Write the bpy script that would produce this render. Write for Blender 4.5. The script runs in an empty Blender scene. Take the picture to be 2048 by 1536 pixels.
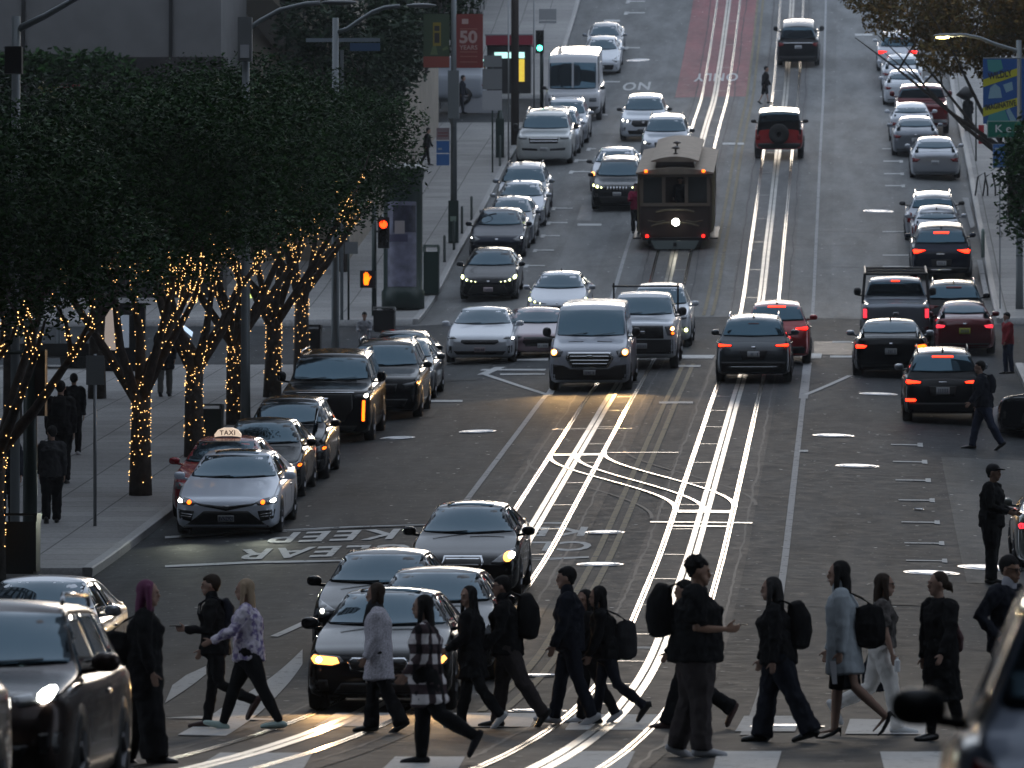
import bpy, bmesh, math, random
import numpy as np
from mathutils import Vector, Matrix, Quaternion
from mathutils.bvhtree import BVHTree
PI = math.pi; R = math.radians
scene = bpy.context.scene
COL = scene.collection
rnd = random.Random(7)

# ------------------------------------------------------------------ camera, world, light, exposure
F = 13000.0; HC = 1.67
cam_d = bpy.data.cameras.new('camera'); cam = bpy.data.objects.new('camera', cam_d); COL.objects.link(cam)
cam_d.sensor_width = 36; cam_d.lens = F/2048*36; cam_d.clip_start = 0.5; cam_d.clip_end = 5000
YAW = math.atan(676/F); PITCH = math.atan(376/F)
cam.location = (0, 0, HC); cam.rotation_euler = (PI/2+PITCH, 0, YAW)
cam_d.dof.use_dof = True; cam_d.dof.focus_distance = 108; cam_d.dof.aperture_fstop = 6.0
scene.camera = cam
CAMR = cam.rotation_euler.to_matrix()

world = bpy.data.worlds.new('World'); scene.world = world; world.use_nodes = True
nt = world.node_tree; nt.nodes.clear()
sky = nt.nodes.new('ShaderNodeTexSky'); sky.sky_type = 'NISHITA'; sky.sun_disc = False
sky.sun_elevation = R(9.0); sky.sun_rotation = R(0.0); sky.air_density = 1.0; sky.dust_density = 0.6; sky.ozone_density = 3.0
bg = nt.nodes.new('ShaderNodeBackground'); bg.inputs[1].default_value = 0.11
wo = nt.nodes.new('ShaderNodeOutputWorld')
cl_ = nt.nodes.new('ShaderNodeMix'); cl_.data_type = 'RGBA'; cl_.inputs[0].default_value = .84; cl_.inputs[7].default_value = (6.1, 6.95, 8.3, 1)   # thin high cloud over the clear sky
nt.links.new(sky.outputs[0], cl_.inputs[6]); nt.links.new(cl_.outputs[2], bg.inputs[0]); nt.links.new(bg.outputs[0], wo.inputs[0])
sun_d = bpy.data.lights.new('sun', 'SUN'); sun_d.energy = 0.5; sun_d.angle = R(12); sun_d.color = (1, .86, .7)
sun = bpy.data.objects.new('sun', sun_d); COL.objects.link(sun)
sun.rotation_euler = Vector((0, -math.cos(R(9)), -math.sin(R(9)))).to_track_quat('-Z', 'Y').to_euler()
scene.view_settings.view_transform = 'Standard'; scene.view_settings.look = 'None'
scene.view_settings.exposure = 0.42; scene.view_settings.gamma = 1

# ------------------------------------------------------------------ the street's profile
PROF = [(1560,240),(1536,222),(1510,205),(1477,188),(1455,178),(1425,166),(1360,149),(1300,138),(1111,114.3),(1052,108.3),(962,99.2),
 (896,92.5),(842,87),(808,83.7),(773,79.7),(720,74.3),(690,71.0),(640,66.5),(602,64.2),(568,62.6),(505,60.2),(429,56.8),(322,52.5),
 (250,49.2),(208,46.9),(190,46.1),(100,43.7),(15,41.7),(-80,39.8)]
_Y = np.array([F/s for y, s in PROF]); _H = np.array([HC-(y-1144)/s for y, s in PROF])
_yy = np.arange(-400, 900, 0.5)
_hh = np.interp(_yy, _Y, _H)
_hh = np.where(_yy > _Y[-1], _H[-1]+(_yy-_Y[-1])*0.17, _hh)
_k = np.exp(-0.5*(np.arange(-14, 15)*0.5/2.2)**2); _k /= _k.sum()
_hh = np.convolve(np.pad(_hh, 14, mode='edge'), _k, mode='valid')
def hy(Y): return float(np.interp(Y, _yy, _hh))
CX = -4.3
def crown(X, Y):
    t = min(max((Y-80)/18, 0), 1)
    d = min(abs(X-CX), 9.0)
    return -0.0033*d*d*t
def gz(X, Y): return hy(Y)+crown(X, Y)
def slope(Y): return (hy(Y+1.5)-hy(Y-1.5))/3
def ray(px, py): return CAMR @ Vector(((px-1024)/F, (768-py)/F, -1)).normalized()
def at(px, py, dz=0.0):            # the point of the ground seen at a pixel of the photo
    d = ray(px, py); prev = None; Y = 30.0
    while Y < 700:
        t = Y/d.y; z = HC+d.z*t
        if z <= gz(d.x*t, Y)+dz and prev is not None:
            a, b = prev, Y
            for _ in range(18):
                m = (a+b)/2; t = m/d.y
                if HC+d.z*t <= gz(d.x*t, m)+dz: b = m
                else: a = m
            t = b/d.y; return Vector((d.x*t, b, HC+d.z*t))
        if z > gz(d.x*t, Y)+dz: prev = Y
        Y += 0.5
    t = 400/d.y; return Vector((d.x*t, 400, HC+d.z*t))
def on(px, py, Y):                 # the point at depth Y seen at a pixel
    d = ray(px, py); t = Y/d.y; return Vector((d.x*t, Y, HC+d.z*t))
def sc(Y): return F/Y

# ------------------------------------------------------------------ object helpers
def tag(o, label=None, cat=None, group=None, kind=None):
    if label: o['label'] = label
    if cat: o['category'] = cat
    if group: o['group'] = group
    if kind: o['kind'] = kind
    return o
def empty(name, loc, label, cat, group=None, quat=None):
    o = bpy.data.objects.new(name, None); COL.objects.link(o); o.location = loc
    o.empty_display_size = 0.2
    if quat is not None: o.rotation_mode = 'QUATERNION'; o.rotation_quaternion = quat
    return tag(o, label, cat, group)
def mesh_obj(name, verts, faces, mat, parent=None, smooth=False):
    me = bpy.data.meshes.new(name); me.from_pydata([tuple(v) for v in verts], [], faces); me.update()
    if smooth: me.polygons.foreach_set('use_smooth', [True]*len(me.polygons))
    o = bpy.data.objects.new(name, me); COL.objects.link(o)
    if mat: me.materials.append(mat)
    if parent: o.parent = parent
    return o
class MB:
    """collects simple shapes; build() links them as one mesh object"""
    def __init__(s): s.v = []; s.f = []
    def add(s, vs, fs):
        n = len(s.v); s.v += [tuple(v) for v in vs]; s.f += [tuple(i+n for i in f) for f in fs]; return s
    def box(s, x0, x1, y0, y1, z0, z1):
        return s.add([(x0,y0,z0),(x1,y0,z0),(x1,y1,z0),(x0,y1,z0),(x0,y0,z1),(x1,y0,z1),(x1,y1,z1),(x0,y1,z1)],
                     [(0,3,2,1),(4,5,6,7),(0,1,5,4),(1,2,6,5),(2,3,7,6),(3,0,4,7)])
    def tube(s, pts, rad, n=8, cap=True):
        pts = [Vector(p) for p in pts]
        if not hasattr(rad, '__len__'): rad = [rad]*len(pts)
        vs = []; fs = []
        up = None
        for i, p in enumerate(pts):
            d = (pts[min(i+1, len(pts)-1)]-pts[max(i-1, 0)]).normalized()
            if up is None: up = Vector((0,0,1)) if abs(d.z) < .9 else Vector((1,0,0))
            a = d.cross(up).normalized(); b = a.cross(d).normalized(); up = b
            for k in range(n):
                t = 2*PI*k/n; vs.append(p+rad[i]*(math.cos(t)*a+math.sin(t)*b))
        for i in range(len(pts)-1):
            for k in range(n):
                fs.append((i*n+k, i*n+(k+1)%n, (i+1)*n+(k+1)%n, (i+1)*n+k))
        if cap: fs.append(tuple(range(n-1, -1, -1))); fs.append(tuple((len(pts)-1)*n+k for k in range(n)))
        return s.add(vs, fs)
    def prism(s, poly, y0, y1):        # polygon in x,z pushed along y
        n = len(poly)
        vs = [(x, y0, z) for x, z in poly]+[(x, y1, z) for x, z in poly]
        fs = [tuple(range(n)), tuple(range(2*n-1, n-1, -1))]+[(i, i+n, (i+1)%n+n, (i+1)%n) for i in range(n)]
        return s.add(vs, fs)
    def ball(s, c, r, n=8, m=6):
        if not hasattr(r, '__len__'): r = (r, r, r)
        vs = [(c[0], c[1], c[2]-r[2])]
        for i in range(1, m):
            t = -PI/2+PI*i/m
            for k in range(n):
                a = 2*PI*k/n; vs.append((c[0]+r[0]*math.cos(t)*math.cos(a), c[1]+r[1]*math.cos(t)*math.sin(a), c[2]+r[2]*math.sin(t)))
        vs.append((c[0], c[1], c[2]+r[2])); fs = []
        for k in range(n): fs.append((0, 1+(k+1)%n, 1+k))
        for i in range(m-2):
            for k in range(n): fs.append((1+i*n+k, 1+i*n+(k+1)%n, 1+(i+1)*n+(k+1)%n, 1+(i+1)*n+k))
        e = len(vs)-1; q = 1+(m-2)*n
        for k in range(n): fs.append((q+k, q+(k+1)%n, e))
        return s.add(vs, fs)
    def lathe(s, prof, c=(0,0,0), n=20):
        vs = []; fs = []
        for r, z in prof:
            for k in range(n):
                a = 2*PI*k/n; vs.append((c[0]+r*math.cos(a), c[1]+r*math.sin(a), c[2]+z))
        for i in range(len(prof)-1):
            for k in range(n): fs.append((i*n+k, i*n+(k+1)%n, (i+1)*n+(k+1)%n, (i+1)*n+k))
        fs.append(tuple(range(n-1, -1, -1))); fs.append(tuple((len(prof)-1)*n+k for k in range(n)))
        return s.add(vs, fs)
    def build(s, name, mat, parent=None, smooth=False):
        return mesh_obj(name, s.v, s.f, mat, parent, smooth)

def text_geo(body, size, bold=0.0, depth=0.0, spacing=1.0, align='CENTER'):
    cu = bpy.data.curves.new('txt', 'FONT'); cu.body = body; cu.size = size; cu.offset = bold; cu.extrude = depth
    cu.align_x = align; cu.space_character = spacing; cu.resolution_u = 3
    o = bpy.data.objects.new('txt', cu); COL.objects.link(o)
    dg = bpy.context.evaluated_depsgraph_get(); dg.update()
    me = bpy.data.meshes.new_from_object(o.evaluated_get(dg))
    vs = [v.co.copy() for v in me.vertices]; fs = [tuple(p.vertices) for p in me.polygons]
    bpy.data.objects.remove(o); bpy.data.curves.remove(cu); bpy.data.meshes.remove(me)
    return vs, fs

# ------------------------------------------------------------------ materials
def mat(name, col, rough=0.6, metal=0.0, spec=0.5, coat=0.0, emit=None, estr=0.0, noise=None, bump=None, ior=None):
    m = bpy.data.materials.new(name); m.use_nodes = True; n = m.node_tree.nodes; l = m.node_tree.links
    b = n['Principled BSDF']
    b.inputs['Base Color'].default_value = (*col, 1); b.inputs['Roughness'].default_value = rough
    b.inputs['Metallic'].default_value = metal; b.inputs['Specular IOR Level'].default_value = spec
    b.inputs['Coat Weight'].default_value = coat; b.inputs['Coat Roughness'].default_value = 0.04
    if ior: b.inputs['IOR'].default_value = ior
    if emit: b.inputs['Emission Color'].default_value = (*emit, 1); b.inputs['Emission Strength'].default_value = estr
    if noise or bump:
        tc = n.new('ShaderNodeTexCoord'); nz = n.new('ShaderNodeTexNoise'); nz.inputs['Detail'].default_value = 6
        l.new(tc.outputs['Object'], nz.inputs['Vector'])
        if noise:
            scale, amt = noise; nz.inputs['Scale'].default_value = scale
            mr = n.new('ShaderNodeMapRange'); mr.inputs[1].default_value = .3; mr.inputs[2].default_value = .7
            mr.inputs[3].default_value = 1-amt; mr.inputs[4].default_value = 1+amt
            l.new(nz.outputs[0], mr.inputs[0])
            mx = n.new('ShaderNodeMix'); mx.data_type = 'RGBA'; mx.blend_type = 'MULTIPLY'; mx.inputs[0].default_value = 1
            mx.inputs[6].default_value = (*col, 1); l.new(mr.outputs[0], mx.inputs[7]); l.new(mx.outputs[2], b.inputs['Base Color'])
        if bump:
            bp = n.new('ShaderNodeBump'); bp.inputs['Strength'].default_value = bump[1]; bp.inputs['Distance'].default_value = bump[2]
            n2 = n.new('ShaderNodeTexNoise'); n2.inputs['Scale'].default_value = bump[0]; n2.inputs['Detail'].default_value = 5
            l.new(tc.outputs['Object'], n2.inputs['Vector']); l.new(n2.outputs[0], bp.inputs['Height']); l.new(bp.outputs[0], b.inputs['Normal'])
    return m
_mc = {}
def M(key, *a, **k):
    if key not in _mc: _mc[key] = mat(key, *a, **k)
    return _mc[key]

def ground_mat(name, c1, c2, rough, flecks=True, streak=True, joints=None, spec=.3):
    """asphalt or concrete: two tones in patches, aggregate grain, worn streaks along the road and small pale flecks"""
    m = bpy.data.materials.new(name); m.use_nodes = True; n = m.node_tree.nodes; l = m.node_tree.links; b = n['Principled BSDF']
    tc = n.new('ShaderNodeTexCoord')
    def noise(scale, vec=None, det=4, rg=.55):
        z = n.new('ShaderNodeTexNoise'); z.inputs['Scale'].default_value = scale; z.inputs['Detail'].default_value = det; z.inputs['Roughness'].default_value = rg
        l.new(vec if vec else tc.outputs['Object'], z.inputs['Vector']); return z.outputs[0]
    def mapr(v, a, b_, c, d):
        r = n.new('ShaderNodeMapRange'); r.inputs[1].default_value = a; r.inputs[2].default_value = b_; r.inputs[3].default_value = c; r.inputs[4].default_value = d
        l.new(v, r.inputs[0]); return r.outputs[0]
    def mix(f, a, b_, mode='MIX'):
        x = n.new('ShaderNodeMix'); x.data_type = 'RGBA'; x.blend_type = mode
        if isinstance(f, float): x.inputs[0].default_value = f
        else: l.new(f, x.inputs[0])
        for i, q in ((6, a), (7, b_)):
            if isinstance(q, tuple): x.inputs[i].default_value = (*q, 1)
            else: l.new(q, x.inputs[i])
        return x.outputs[2]
    mp = n.new('ShaderNodeMapping'); mp.inputs['Scale'].default_value = (1.0, 0.05, 1.0); l.new(tc.outputs['Object'], mp.inputs[0])
    col = mix(mapr(noise(.22, det=3), .35, .65, 0, 1), c1, c2)
    if streak: col = mix(mapr(noise(1.1, mp.outputs[0], 5, .6), .35, .68, 0, .85), col, tuple(x*.55 for x in c1))
    col = mix(1.0, col, mapr(noise(14, det=8, rg=.75), .3, .7, .72, 1.28), 'MULTIPLY')
    col = mix(mapr(noise(1.6, det=6, rg=.7), .60, .72, 0, .5), col, tuple(x*.45 for x in c1))
    if joints:
        br = n.new('ShaderNodeTexBrick'); br.offset = 0; br.inputs['Scale'].default_value = 1
        br.inputs['Brick Width'].default_value = joints; br.inputs['Row Height'].default_value = joints; br.inputs['Mortar Size'].default_value = .018
        br.inputs['Color1'].default_value = (1,1,1,1); br.inputs['Color2'].default_value = (.82,.82,.82,1); br.inputs['Mortar'].default_value = (.35,.35,.35,1)
        l.new(tc.outputs['Object'], br.inputs['Vector']); col = mix(1.0, col, br.outputs[0], 'MULTIPLY')
    if flecks:
        vo = n.new('ShaderNodeTexVoronoi'); vo.inputs['Scale'].default_value = 1.5; vo.inputs['Randomness'].default_value = 1
        l.new(tc.outputs['Object'], vo.inputs['Vector'])
        col = mix(mapr(vo.outputs['Distance'], .045, .07, .9, 0), col, (.62,.62,.60))
        v2 = n.new('ShaderNodeTexVoronoi'); v2.inputs['Scale'].default_value = 4; l.new(tc.outputs['Object'], v2.inputs['Vector'])
        col = mix(mapr(v2.outputs['Distance'], .06, .10, .6, 0), col, (.36,.36,.35))
    l.new(col, b.inputs['Base Color'])
    l.new(mapr(noise(3.0, det=6, rg=.7), .3, .7, rough-.10, rough+.10), b.inputs['Roughness'])
    b.inputs['Specular IOR Level'].default_value = spec
    bp = n.new('ShaderNodeBump'); bp.inputs['Strength'].default_value = .35; bp.inputs['Distance'].default_value = .012
    l.new(noise(30, det=6, rg=.7), bp.inputs['Height']); l.new(bp.outputs[0], b.inputs['Normal'])
    return m
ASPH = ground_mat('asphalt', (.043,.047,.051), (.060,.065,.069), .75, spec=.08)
ASPHU = ground_mat('haze_lightened_asphalt', (.150,.157,.160), (.182,.188,.190), .72, spec=.12)  # lighter copy of the asphalt: distance haze put into the colour
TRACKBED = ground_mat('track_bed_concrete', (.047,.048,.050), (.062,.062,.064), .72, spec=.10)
TRACKU = ground_mat('haze_lightened_track_bed', (.13,.132,.134), (.155,.157,.158), .7, spec=.12)  # track bed lightened the same way, haze brightness in its colour
PALE = ground_mat('pale_road_concrete', (.088,.094,.096), (.105,.11,.112), .75, spec=.10)
WALK = ground_mat('sidewalk_concrete', (.27,.268,.265), (.32,.318,.312), .8, spec=.25, flecks=False, streak=False, joints=1.2)
KERB = ground_mat('kerb_stone', (.28,.28,.28), (.33,.33,.33), .6, flecks=False, streak=False)
REDL = ground_mat('red_lane_paint', (.17,.042,.05), (.21,.050,.058), .6)
def paint_mat(name, col, wear):
    m = mat(name, col, rough=.75, spec=.1); n = m.node_tree.nodes; l = m.node_tree.links; b = n['Principled BSDF']
    tc = n.new('ShaderNodeTexCoord'); z = n.new('ShaderNodeTexNoise'); z.inputs['Scale'].default_value = 5; z.inputs['Detail'].default_value = 9; z.inputs['Roughness'].default_value = .75
    l.new(tc.outputs['Object'], z.inputs['Vector'])
    r = n.new('ShaderNodeMapRange'); r.inputs[1].default_value = wear; r.inputs[2].default_value = wear+.07; l.new(z.outputs[0], r.inputs[0])
    x = n.new('ShaderNodeMix'); x.data_type = 'RGBA'; x.inputs[6].default_value = (*col, 1); x.inputs[7].default_value = (.085,.088,.09, 1)
    l.new(r.outputs[0], x.inputs[0]); l.new(x.outputs[2], b.inputs['Base Color']); return m
WHITEP = paint_mat('white_road_paint', (.47,.48,.48), .56)
WORNP = paint_mat('worn_white_paint', (.30,.31,.32), .55)
YELP = paint_mat('worn_yellow_paint', (.20,.175,.12), .52)
CRACK = M('tar_crack', (.012,.012,.013), rough=.7)
STEEL = mat('polished_rail_steel', (.20,.165,.12), rough=.24, metal=1.0, noise=(2.2, .6))
PLATE = mat('slot_plate_steel', (.23,.22,.195), rough=.36, metal=1.0, noise=(1.6, .4))
IRON = mat('manhole_iron', (.42,.42,.43), rough=.34, metal=.9, noise=(9, .3))

def sheet(name, mat_, edges, dz, parent=None, kind='structure', thick=0.0):
    """a strip draped over the street: edges = list of (Y, X0, X1); dz its height above the road"""
    vs = []; fs = []
    nx = 2
    W = max(abs(e[2]-e[1]) for e in edges)
    nx = max(2, min(40, int(W/1.0)+2))
    for Y, a, b in edges:
        for i in range(nx):
            X = a+(b-a)*i/(nx-1); z = dz(X, Y) if callable(dz) else dz
            vs.append((X, Y, gz(X, Y)+z))
    for j in range(len(edges)-1):
        for i in range(nx-1):
            q = j*nx+i; fs.append((q, q+1, q+nx+1, q+nx))
    o = mesh_obj(name, vs, fs, mat_, parent, True)
    if parent is None and kind: tag(o, kind=kind)
    return o
def yr(a, b, st=1.5):
    n = max(1, int(math.ceil((b-a)/st))); return [a+(b-a)*i/n for i in range(n+1)]
def strip(name, mat_, x0, x1, ya, yb, dz, st=1.5, **k):
    return sheet(name, mat_, [(y, x0, x1) for y in yr(ya, yb, st)], dz, **k)
def strips_joined(name, mat_, lst, dz):
    """many draped strips in one marking object; lst of edge-lists"""
    mb = MB()
    for edges in lst:
        vs = []; fs = []
        for Y, a, b in edges:
            for X in (a, (a+b)/2, b): vs.append((X, Y, gz(X, Y)+dz))
        for j in range(len(edges)-1):
            for i in (0, 1):
                q = j*3+i; fs.append((q, q+1, q+4, q+3))
        mb.add(vs, fs)
    o = mb.build(name, mat_, None, True); tag(o, kind='structure'); return o
def quad_strip(p, q, w, n=10):
    """a painted line from p to q (X, Y), w wide across X, as an edge list"""
    out = []
    for i in range(n+1):
        t = i/n; X = p[0]+(q[0]-p[0])*t; Y = p[1]+(q[1]-p[1])*t
        out.append((Y, X-w/2, X+w/2))
    return out
# ------------------------------------------------------------------ ground, road, tracks, markings
KL, KR = -13.1, 4.45
GROUND = ground_mat('bare_ground', (.07,.07,.07), (.09,.09,.088), .8, flecks=False)
g = sheet('ground', GROUND, [(y, -600, 600) for y in (-380,-200,-100,-40)+tuple(range(0, 460, 4))+(500,560,640,750,880)], -0.25)
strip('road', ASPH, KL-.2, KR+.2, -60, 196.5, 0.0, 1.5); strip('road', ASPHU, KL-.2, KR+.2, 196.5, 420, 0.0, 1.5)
strip('cross_street', ASPH, -120, KL-.2, 175.5, 196.5, .001, 1.5); strip('cross_street', ASPH, KR+.2, 110, 175.5, 196.5, .001, 1.5)
strip('alley', ASPH, -90, KL-.2, 101, 112, .001, 1.5)
strip('cross_street', ASPH, -120, KL-.2, 42, 70, .001, 2); strip('cross_street', ASPH, KR+.2, 110, 42, 70, .001, 2)
strip('cross_street', ASPH, -120, KL-.2, 268, 283, .001, 2)
strip('alley', PALE, KR+.2, 60, 108, 139.5, .001, 1.5)
strip('lane_concrete', PALE, 1.95, KR+.2, 109, 139.5, .006)
PALEU = ground_mat('haze_lightened_concrete', (.17,.178,.182), (.195,.202,.205), .72, spec=.12); strip('lane_concrete', PALEU, -9.6, -8.2, 197, 300, .006); strip('lane_concrete', PALEU, -.6, 1.6, 197, 330, .006)  # upper concrete tone carries the haze brightening too
strip('bus_lane', REDL, -7.55, -4.45, 281, 420, .0095)
BED = .008
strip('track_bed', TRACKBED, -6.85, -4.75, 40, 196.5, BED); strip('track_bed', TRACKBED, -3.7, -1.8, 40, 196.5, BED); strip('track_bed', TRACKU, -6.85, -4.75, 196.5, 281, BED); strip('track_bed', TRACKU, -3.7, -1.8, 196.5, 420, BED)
# sidewalks and kerbs (a kerb is a real step)
def walk(a, b, side, X0, X1):
    strip('sidewalk', WALK, min(X0, X1), max(X0, X1), a, b, .16, 1.5)
    k = KL if side < 0 else KR; w = .17
    mb = MB(); vs = []; fs = []; ys = yr(a, b, 1.5)
    for y in ys:
        za = gz(k, y)
        for X, z in ((k, -.02), (k+side*-.012, .15), (k+side*.02, .168), (k+side*w, .168), (k+side*w, 0.0)): vs.append((X, y, za+z))
    for j in range(len(ys)-1):
        for i in range(4): fs.append((j*5+i, j*5+i+1, (j+1)*5+i+1, (j+1)*5+i))
    fs.append((0,1,2,3,4)); e = (len(ys)-1)*5; fs.append((e+4,e+3,e+2,e+1,e))
    tag(mesh_obj('kerb', vs, fs, KERB), kind='structure')
    for e_, d_ in ((a, -1), (b, 1)):
        lo, hi = min(X0, X1), max(X0, X1); ed = [(e_+d_*.02, lo, hi), (e_, lo, hi), (e_-d_*.16, lo, hi)]; ed = ed if d_ < 0 else ed[::-1]
        sheet('kerb', KERB, ed, lambda X, Y: -.03 if (Y-e_)*d_ > .01 else .166)
walk(112, 175, -1, KL-.17, -40); walk(197, 268, -1, KL-.17, -40); walk(283, 420, -1, KL-.17, -40); walk(70, 101, -1, KL-.17, -40)
walk(139.5, 175, 1, KR+.17, 16); walk(197, 420, 1, KR+.17, 16); walk(70, 108, 1, KR+.17, 16)
# ribs of tile across the far left sidewalk
strips_joined('paving_bands', M('pale_paving', (.26,.26,.25), rough=.7), [[(Y, -24, -14.6), (Y+.5, -24, -14.6)] for Y in (222.5, 236, 252, 258.5)], .172)

SL, SR = -5.82, -2.76        # the two cable slots
def wob(Y, X): return X
TA, TB = 38, 420
def bendx(Y):                # the tracks swing towards the left where the street levels out at the crosswalk
    return 0.0
for S in (SL, SR):
    ys = yr(TA, TB, 1.5)
    lst = []
    for a, b in ((-.118, -.016), (.016, .118)): lst.append([(y, S+a, S+b) for y in ys])
    strips_joined('cable_slot', PLATE, lst, .020)
    lst = []
    for c in (-.553, .553):
        for a, b in ((-.056, -.012), (.012, .042)): lst.append([(y, S+c+a, S+c+b) for y in ys])
    strips_joined('cable_car_rails', STEEL, lst, .020)
    strips_joined('rail_grooves', CRACK, [[(y, S+c-.02, S+c+.02) for y in ys] for c in (-.553, 0, .553)], .013)
    r2 = random.Random(int(-S*100)); lst = []
    for c in (-.86, .84):
        e = []; dx = 0
        for y in yr(TA, TB, .6):
            dx = dx*.8+r2.uniform(-.02, .02); w = r2.uniform(.012, .03); e.append((y, S+c+dx-w, S+c+dx+w))
        lst.append(e)
    strips_joined('road_joints', CRACK, lst, .012)
    lst = []
    y = 80
    while y < 330:
        side = 1 if (S == SL) else -1
        lst.append([(y, S+min(side*.13, side*.50), S+max(side*.13, side*.50)), (y+.09, S+min(side*.13, side*.50), S+max(side*.13, side*.50))]); y += 5.6 if y < 200 else 8
    strips_joined('track_ties', PLATE, lst, .019)
# diagonal crossover between the tracks
PA = at(1090, 912); PB = at(1470, 1026)
def cross(y_img_l, y_img_r): pass
Ya, Yb = PA.y, PB.y
def cross_rail(off_a, off_b, ya, yb, w=.05, n=26):
    out = []
    for i in range(n+1):
        t = i/n; s = t*t*(3-2*t); Y = ya+(yb-ya)*t
        X = (SL+off_a)+(SR+off_b-SL-off_a)*s
        out.append((X, Y))
    return out
def ribbon(pts, w):
    vs = []; fs = []
    for i, p in enumerate(pts):
        a = pts[max(i-1, 0)]; b = pts[min(i+1, len(pts)-1)]
        d = Vector((b[0]-a[0], b[1]-a[1])).normalized(); nrm = Vector((-d.y, d.x))
        for sgn in (-1, 1):
            X = p[0]+nrm.x*w/2*sgn; Y = p[1]+nrm.y*w/2*sgn; vs.append((X, Y, 0))
    for i in range(len(pts)-1): fs.append((2*i, 2*i+1, 2*i+3, 2*i+2))
    return vs, fs
def ribbons(name, m, lst, dz):
    mb = MB()
    for pts, w in lst:
        vs, fs = ribbon(pts, w); mb.add([(x, y, gz(x, y)+dz) for x, y, _ in vs], fs)
    return tag(mb.build(name, m, None, False), kind='structure')
rl = []; gr = []
for off, dy in ((-.553, 0.0), (0, -.0), (.553, 0.9)):
    c = cross_rail(off, off, Ya+dy, Yb+dy+(.3 if off else 0))
    rl.append(([(x-.03, y+.10) for x, y in c], .055)); rl.append(([(x+.03, y-.10) for x, y in c], .055)); gr.append((c, .11))
ribbons('crossover_rails', STEEL, rl, .026); ribbons('rail_grooves', CRACK, gr, .024)
e1 = cross_rail(-.95, -.95, Ya-1.2, Yb-1.6); e2 = cross_rail(.95, .95, Ya+2.2, Yb+1.8)
ribbons('road_joints', CRACK, [(e1, .07), (e2, .07)], .0125)
strips_joined('slot_cover_plates', PLATE, [
    [(Ya-.3, SL-.5, SL+.5), (Ya+.35, SL-.5, SL+.5)], [(Yb-.3, SR-.5, SR+.5), (Yb+.35, SR-.5, SR+.5)],
    [(Ya+.5, SL+.6, SR-.9), (Ya+.62, SL+.6, SR-.9)], [(Yb-2.6, SR-.95, SR+.95), (Yb-2.35, SR-.95, SR+.95)], [(Yb-3.5, SR-.5, SR+.5), (Yb-3.2, SR-.5, SR+.5)],
    [(at(1150,860).y, SL-.9, SL+.9), (at(1150,860).y+.1, SL-.9, SL+.9)]], .0235)
# painted lines
def line(px, X, w):  return None
strips_joined('lane_lines', WORNP, [[(y, -1.13-.06, -1.13+.06) for y in yr(70, 158)], [(y, -1.13-.11, -1.13+.11) for y in yr(158, 174)],
    [(y, -1.13-.05, -1.13+.05) for y in yr(197, 330)], [(y, -7.46-.06, -7.46+.06) for y in yr(121, 160)], [(y, -7.46-.06, -7.46+.06) for y in yr(197, 262)]], .014)
strips_joined('centre_lines', YELP, [[(y, CX+a-.055, CX+a+.055) for y in yr(78, 173)] for a in (-.13, .13)]+[[(y, CX+a-.055, CX+a+.055) for y in yr(197, 420)] for a in (-.13, .13)], .014)
L = []
def pl(a, b, w):
    A = at(*a); B = at(*b); L.append(quad_strip((A.x, A.y), (B.x, B.y), w, 12))
for a, b, w in (((965,748),(1100,792),.16),((965,750),(1000,735),.3),((1098,790),(1130,735),.18),((1612,790),(1700,752),.14)): pl(a, b, w)
strips_joined('lane_lines', WHITEP, L, .0145); L = []
# hatched buffer near the crosswalk on the left
def poly_marking(name, pts, m, dz=.0145):
    """polygon given as ground pixels, laid on the road"""
    P = [at(*p) for p in pts]; bm = bmesh.new(); bm.faces.new([bm.verts.new((p.x, p.y, 0)) for p in P])
    ys = [p.y for p in P]; y = min(ys)+.5
    while y < max(ys): bmesh.ops.bisect_plane(bm, geom=bm.verts[:]+bm.edges[:]+bm.faces[:], plane_co=(0,y,0), plane_no=(0,1,0)); y += .5
    for v in bm.verts: v.co.z = gz(v.co.x, v.co.y)+dz
    return bm
def polys(name, lst, m, dz=.0145):
    mb = MB()
    for pts in lst:
        bm = poly_marking(name, pts, m, dz); bm.verts.index_update()
        mb.add([v.co.copy() for v in bm.verts], [tuple(v.index for v in f.verts) for f in bm.faces]); bm.free()
    o = mb.build(name, m); tag(o, kind='structure')
    me = o.data; bm = bmesh.new(); bm.from_mesh(me); bmesh.ops.recalc_face_normals(bm, faces=bm.faces[:])
    for f in bm.faces:
        if f.normal.z < 0: f.normal_flip()
    bm.to_mesh(me); bm.free(); return o
polys('hatched_buffer', [[(330,1408),(345,1372),(372,1352),(412,1334),(412,1350)], [(355,1472),(452,1474),(605,1330),(605,1300),(440,1420)],
    [(540,1274),(556,1275),(608,1252),(606,1244)], [(330,1438),(550,1443),(560,1440),(400,1434)]], WHITEP)
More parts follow.
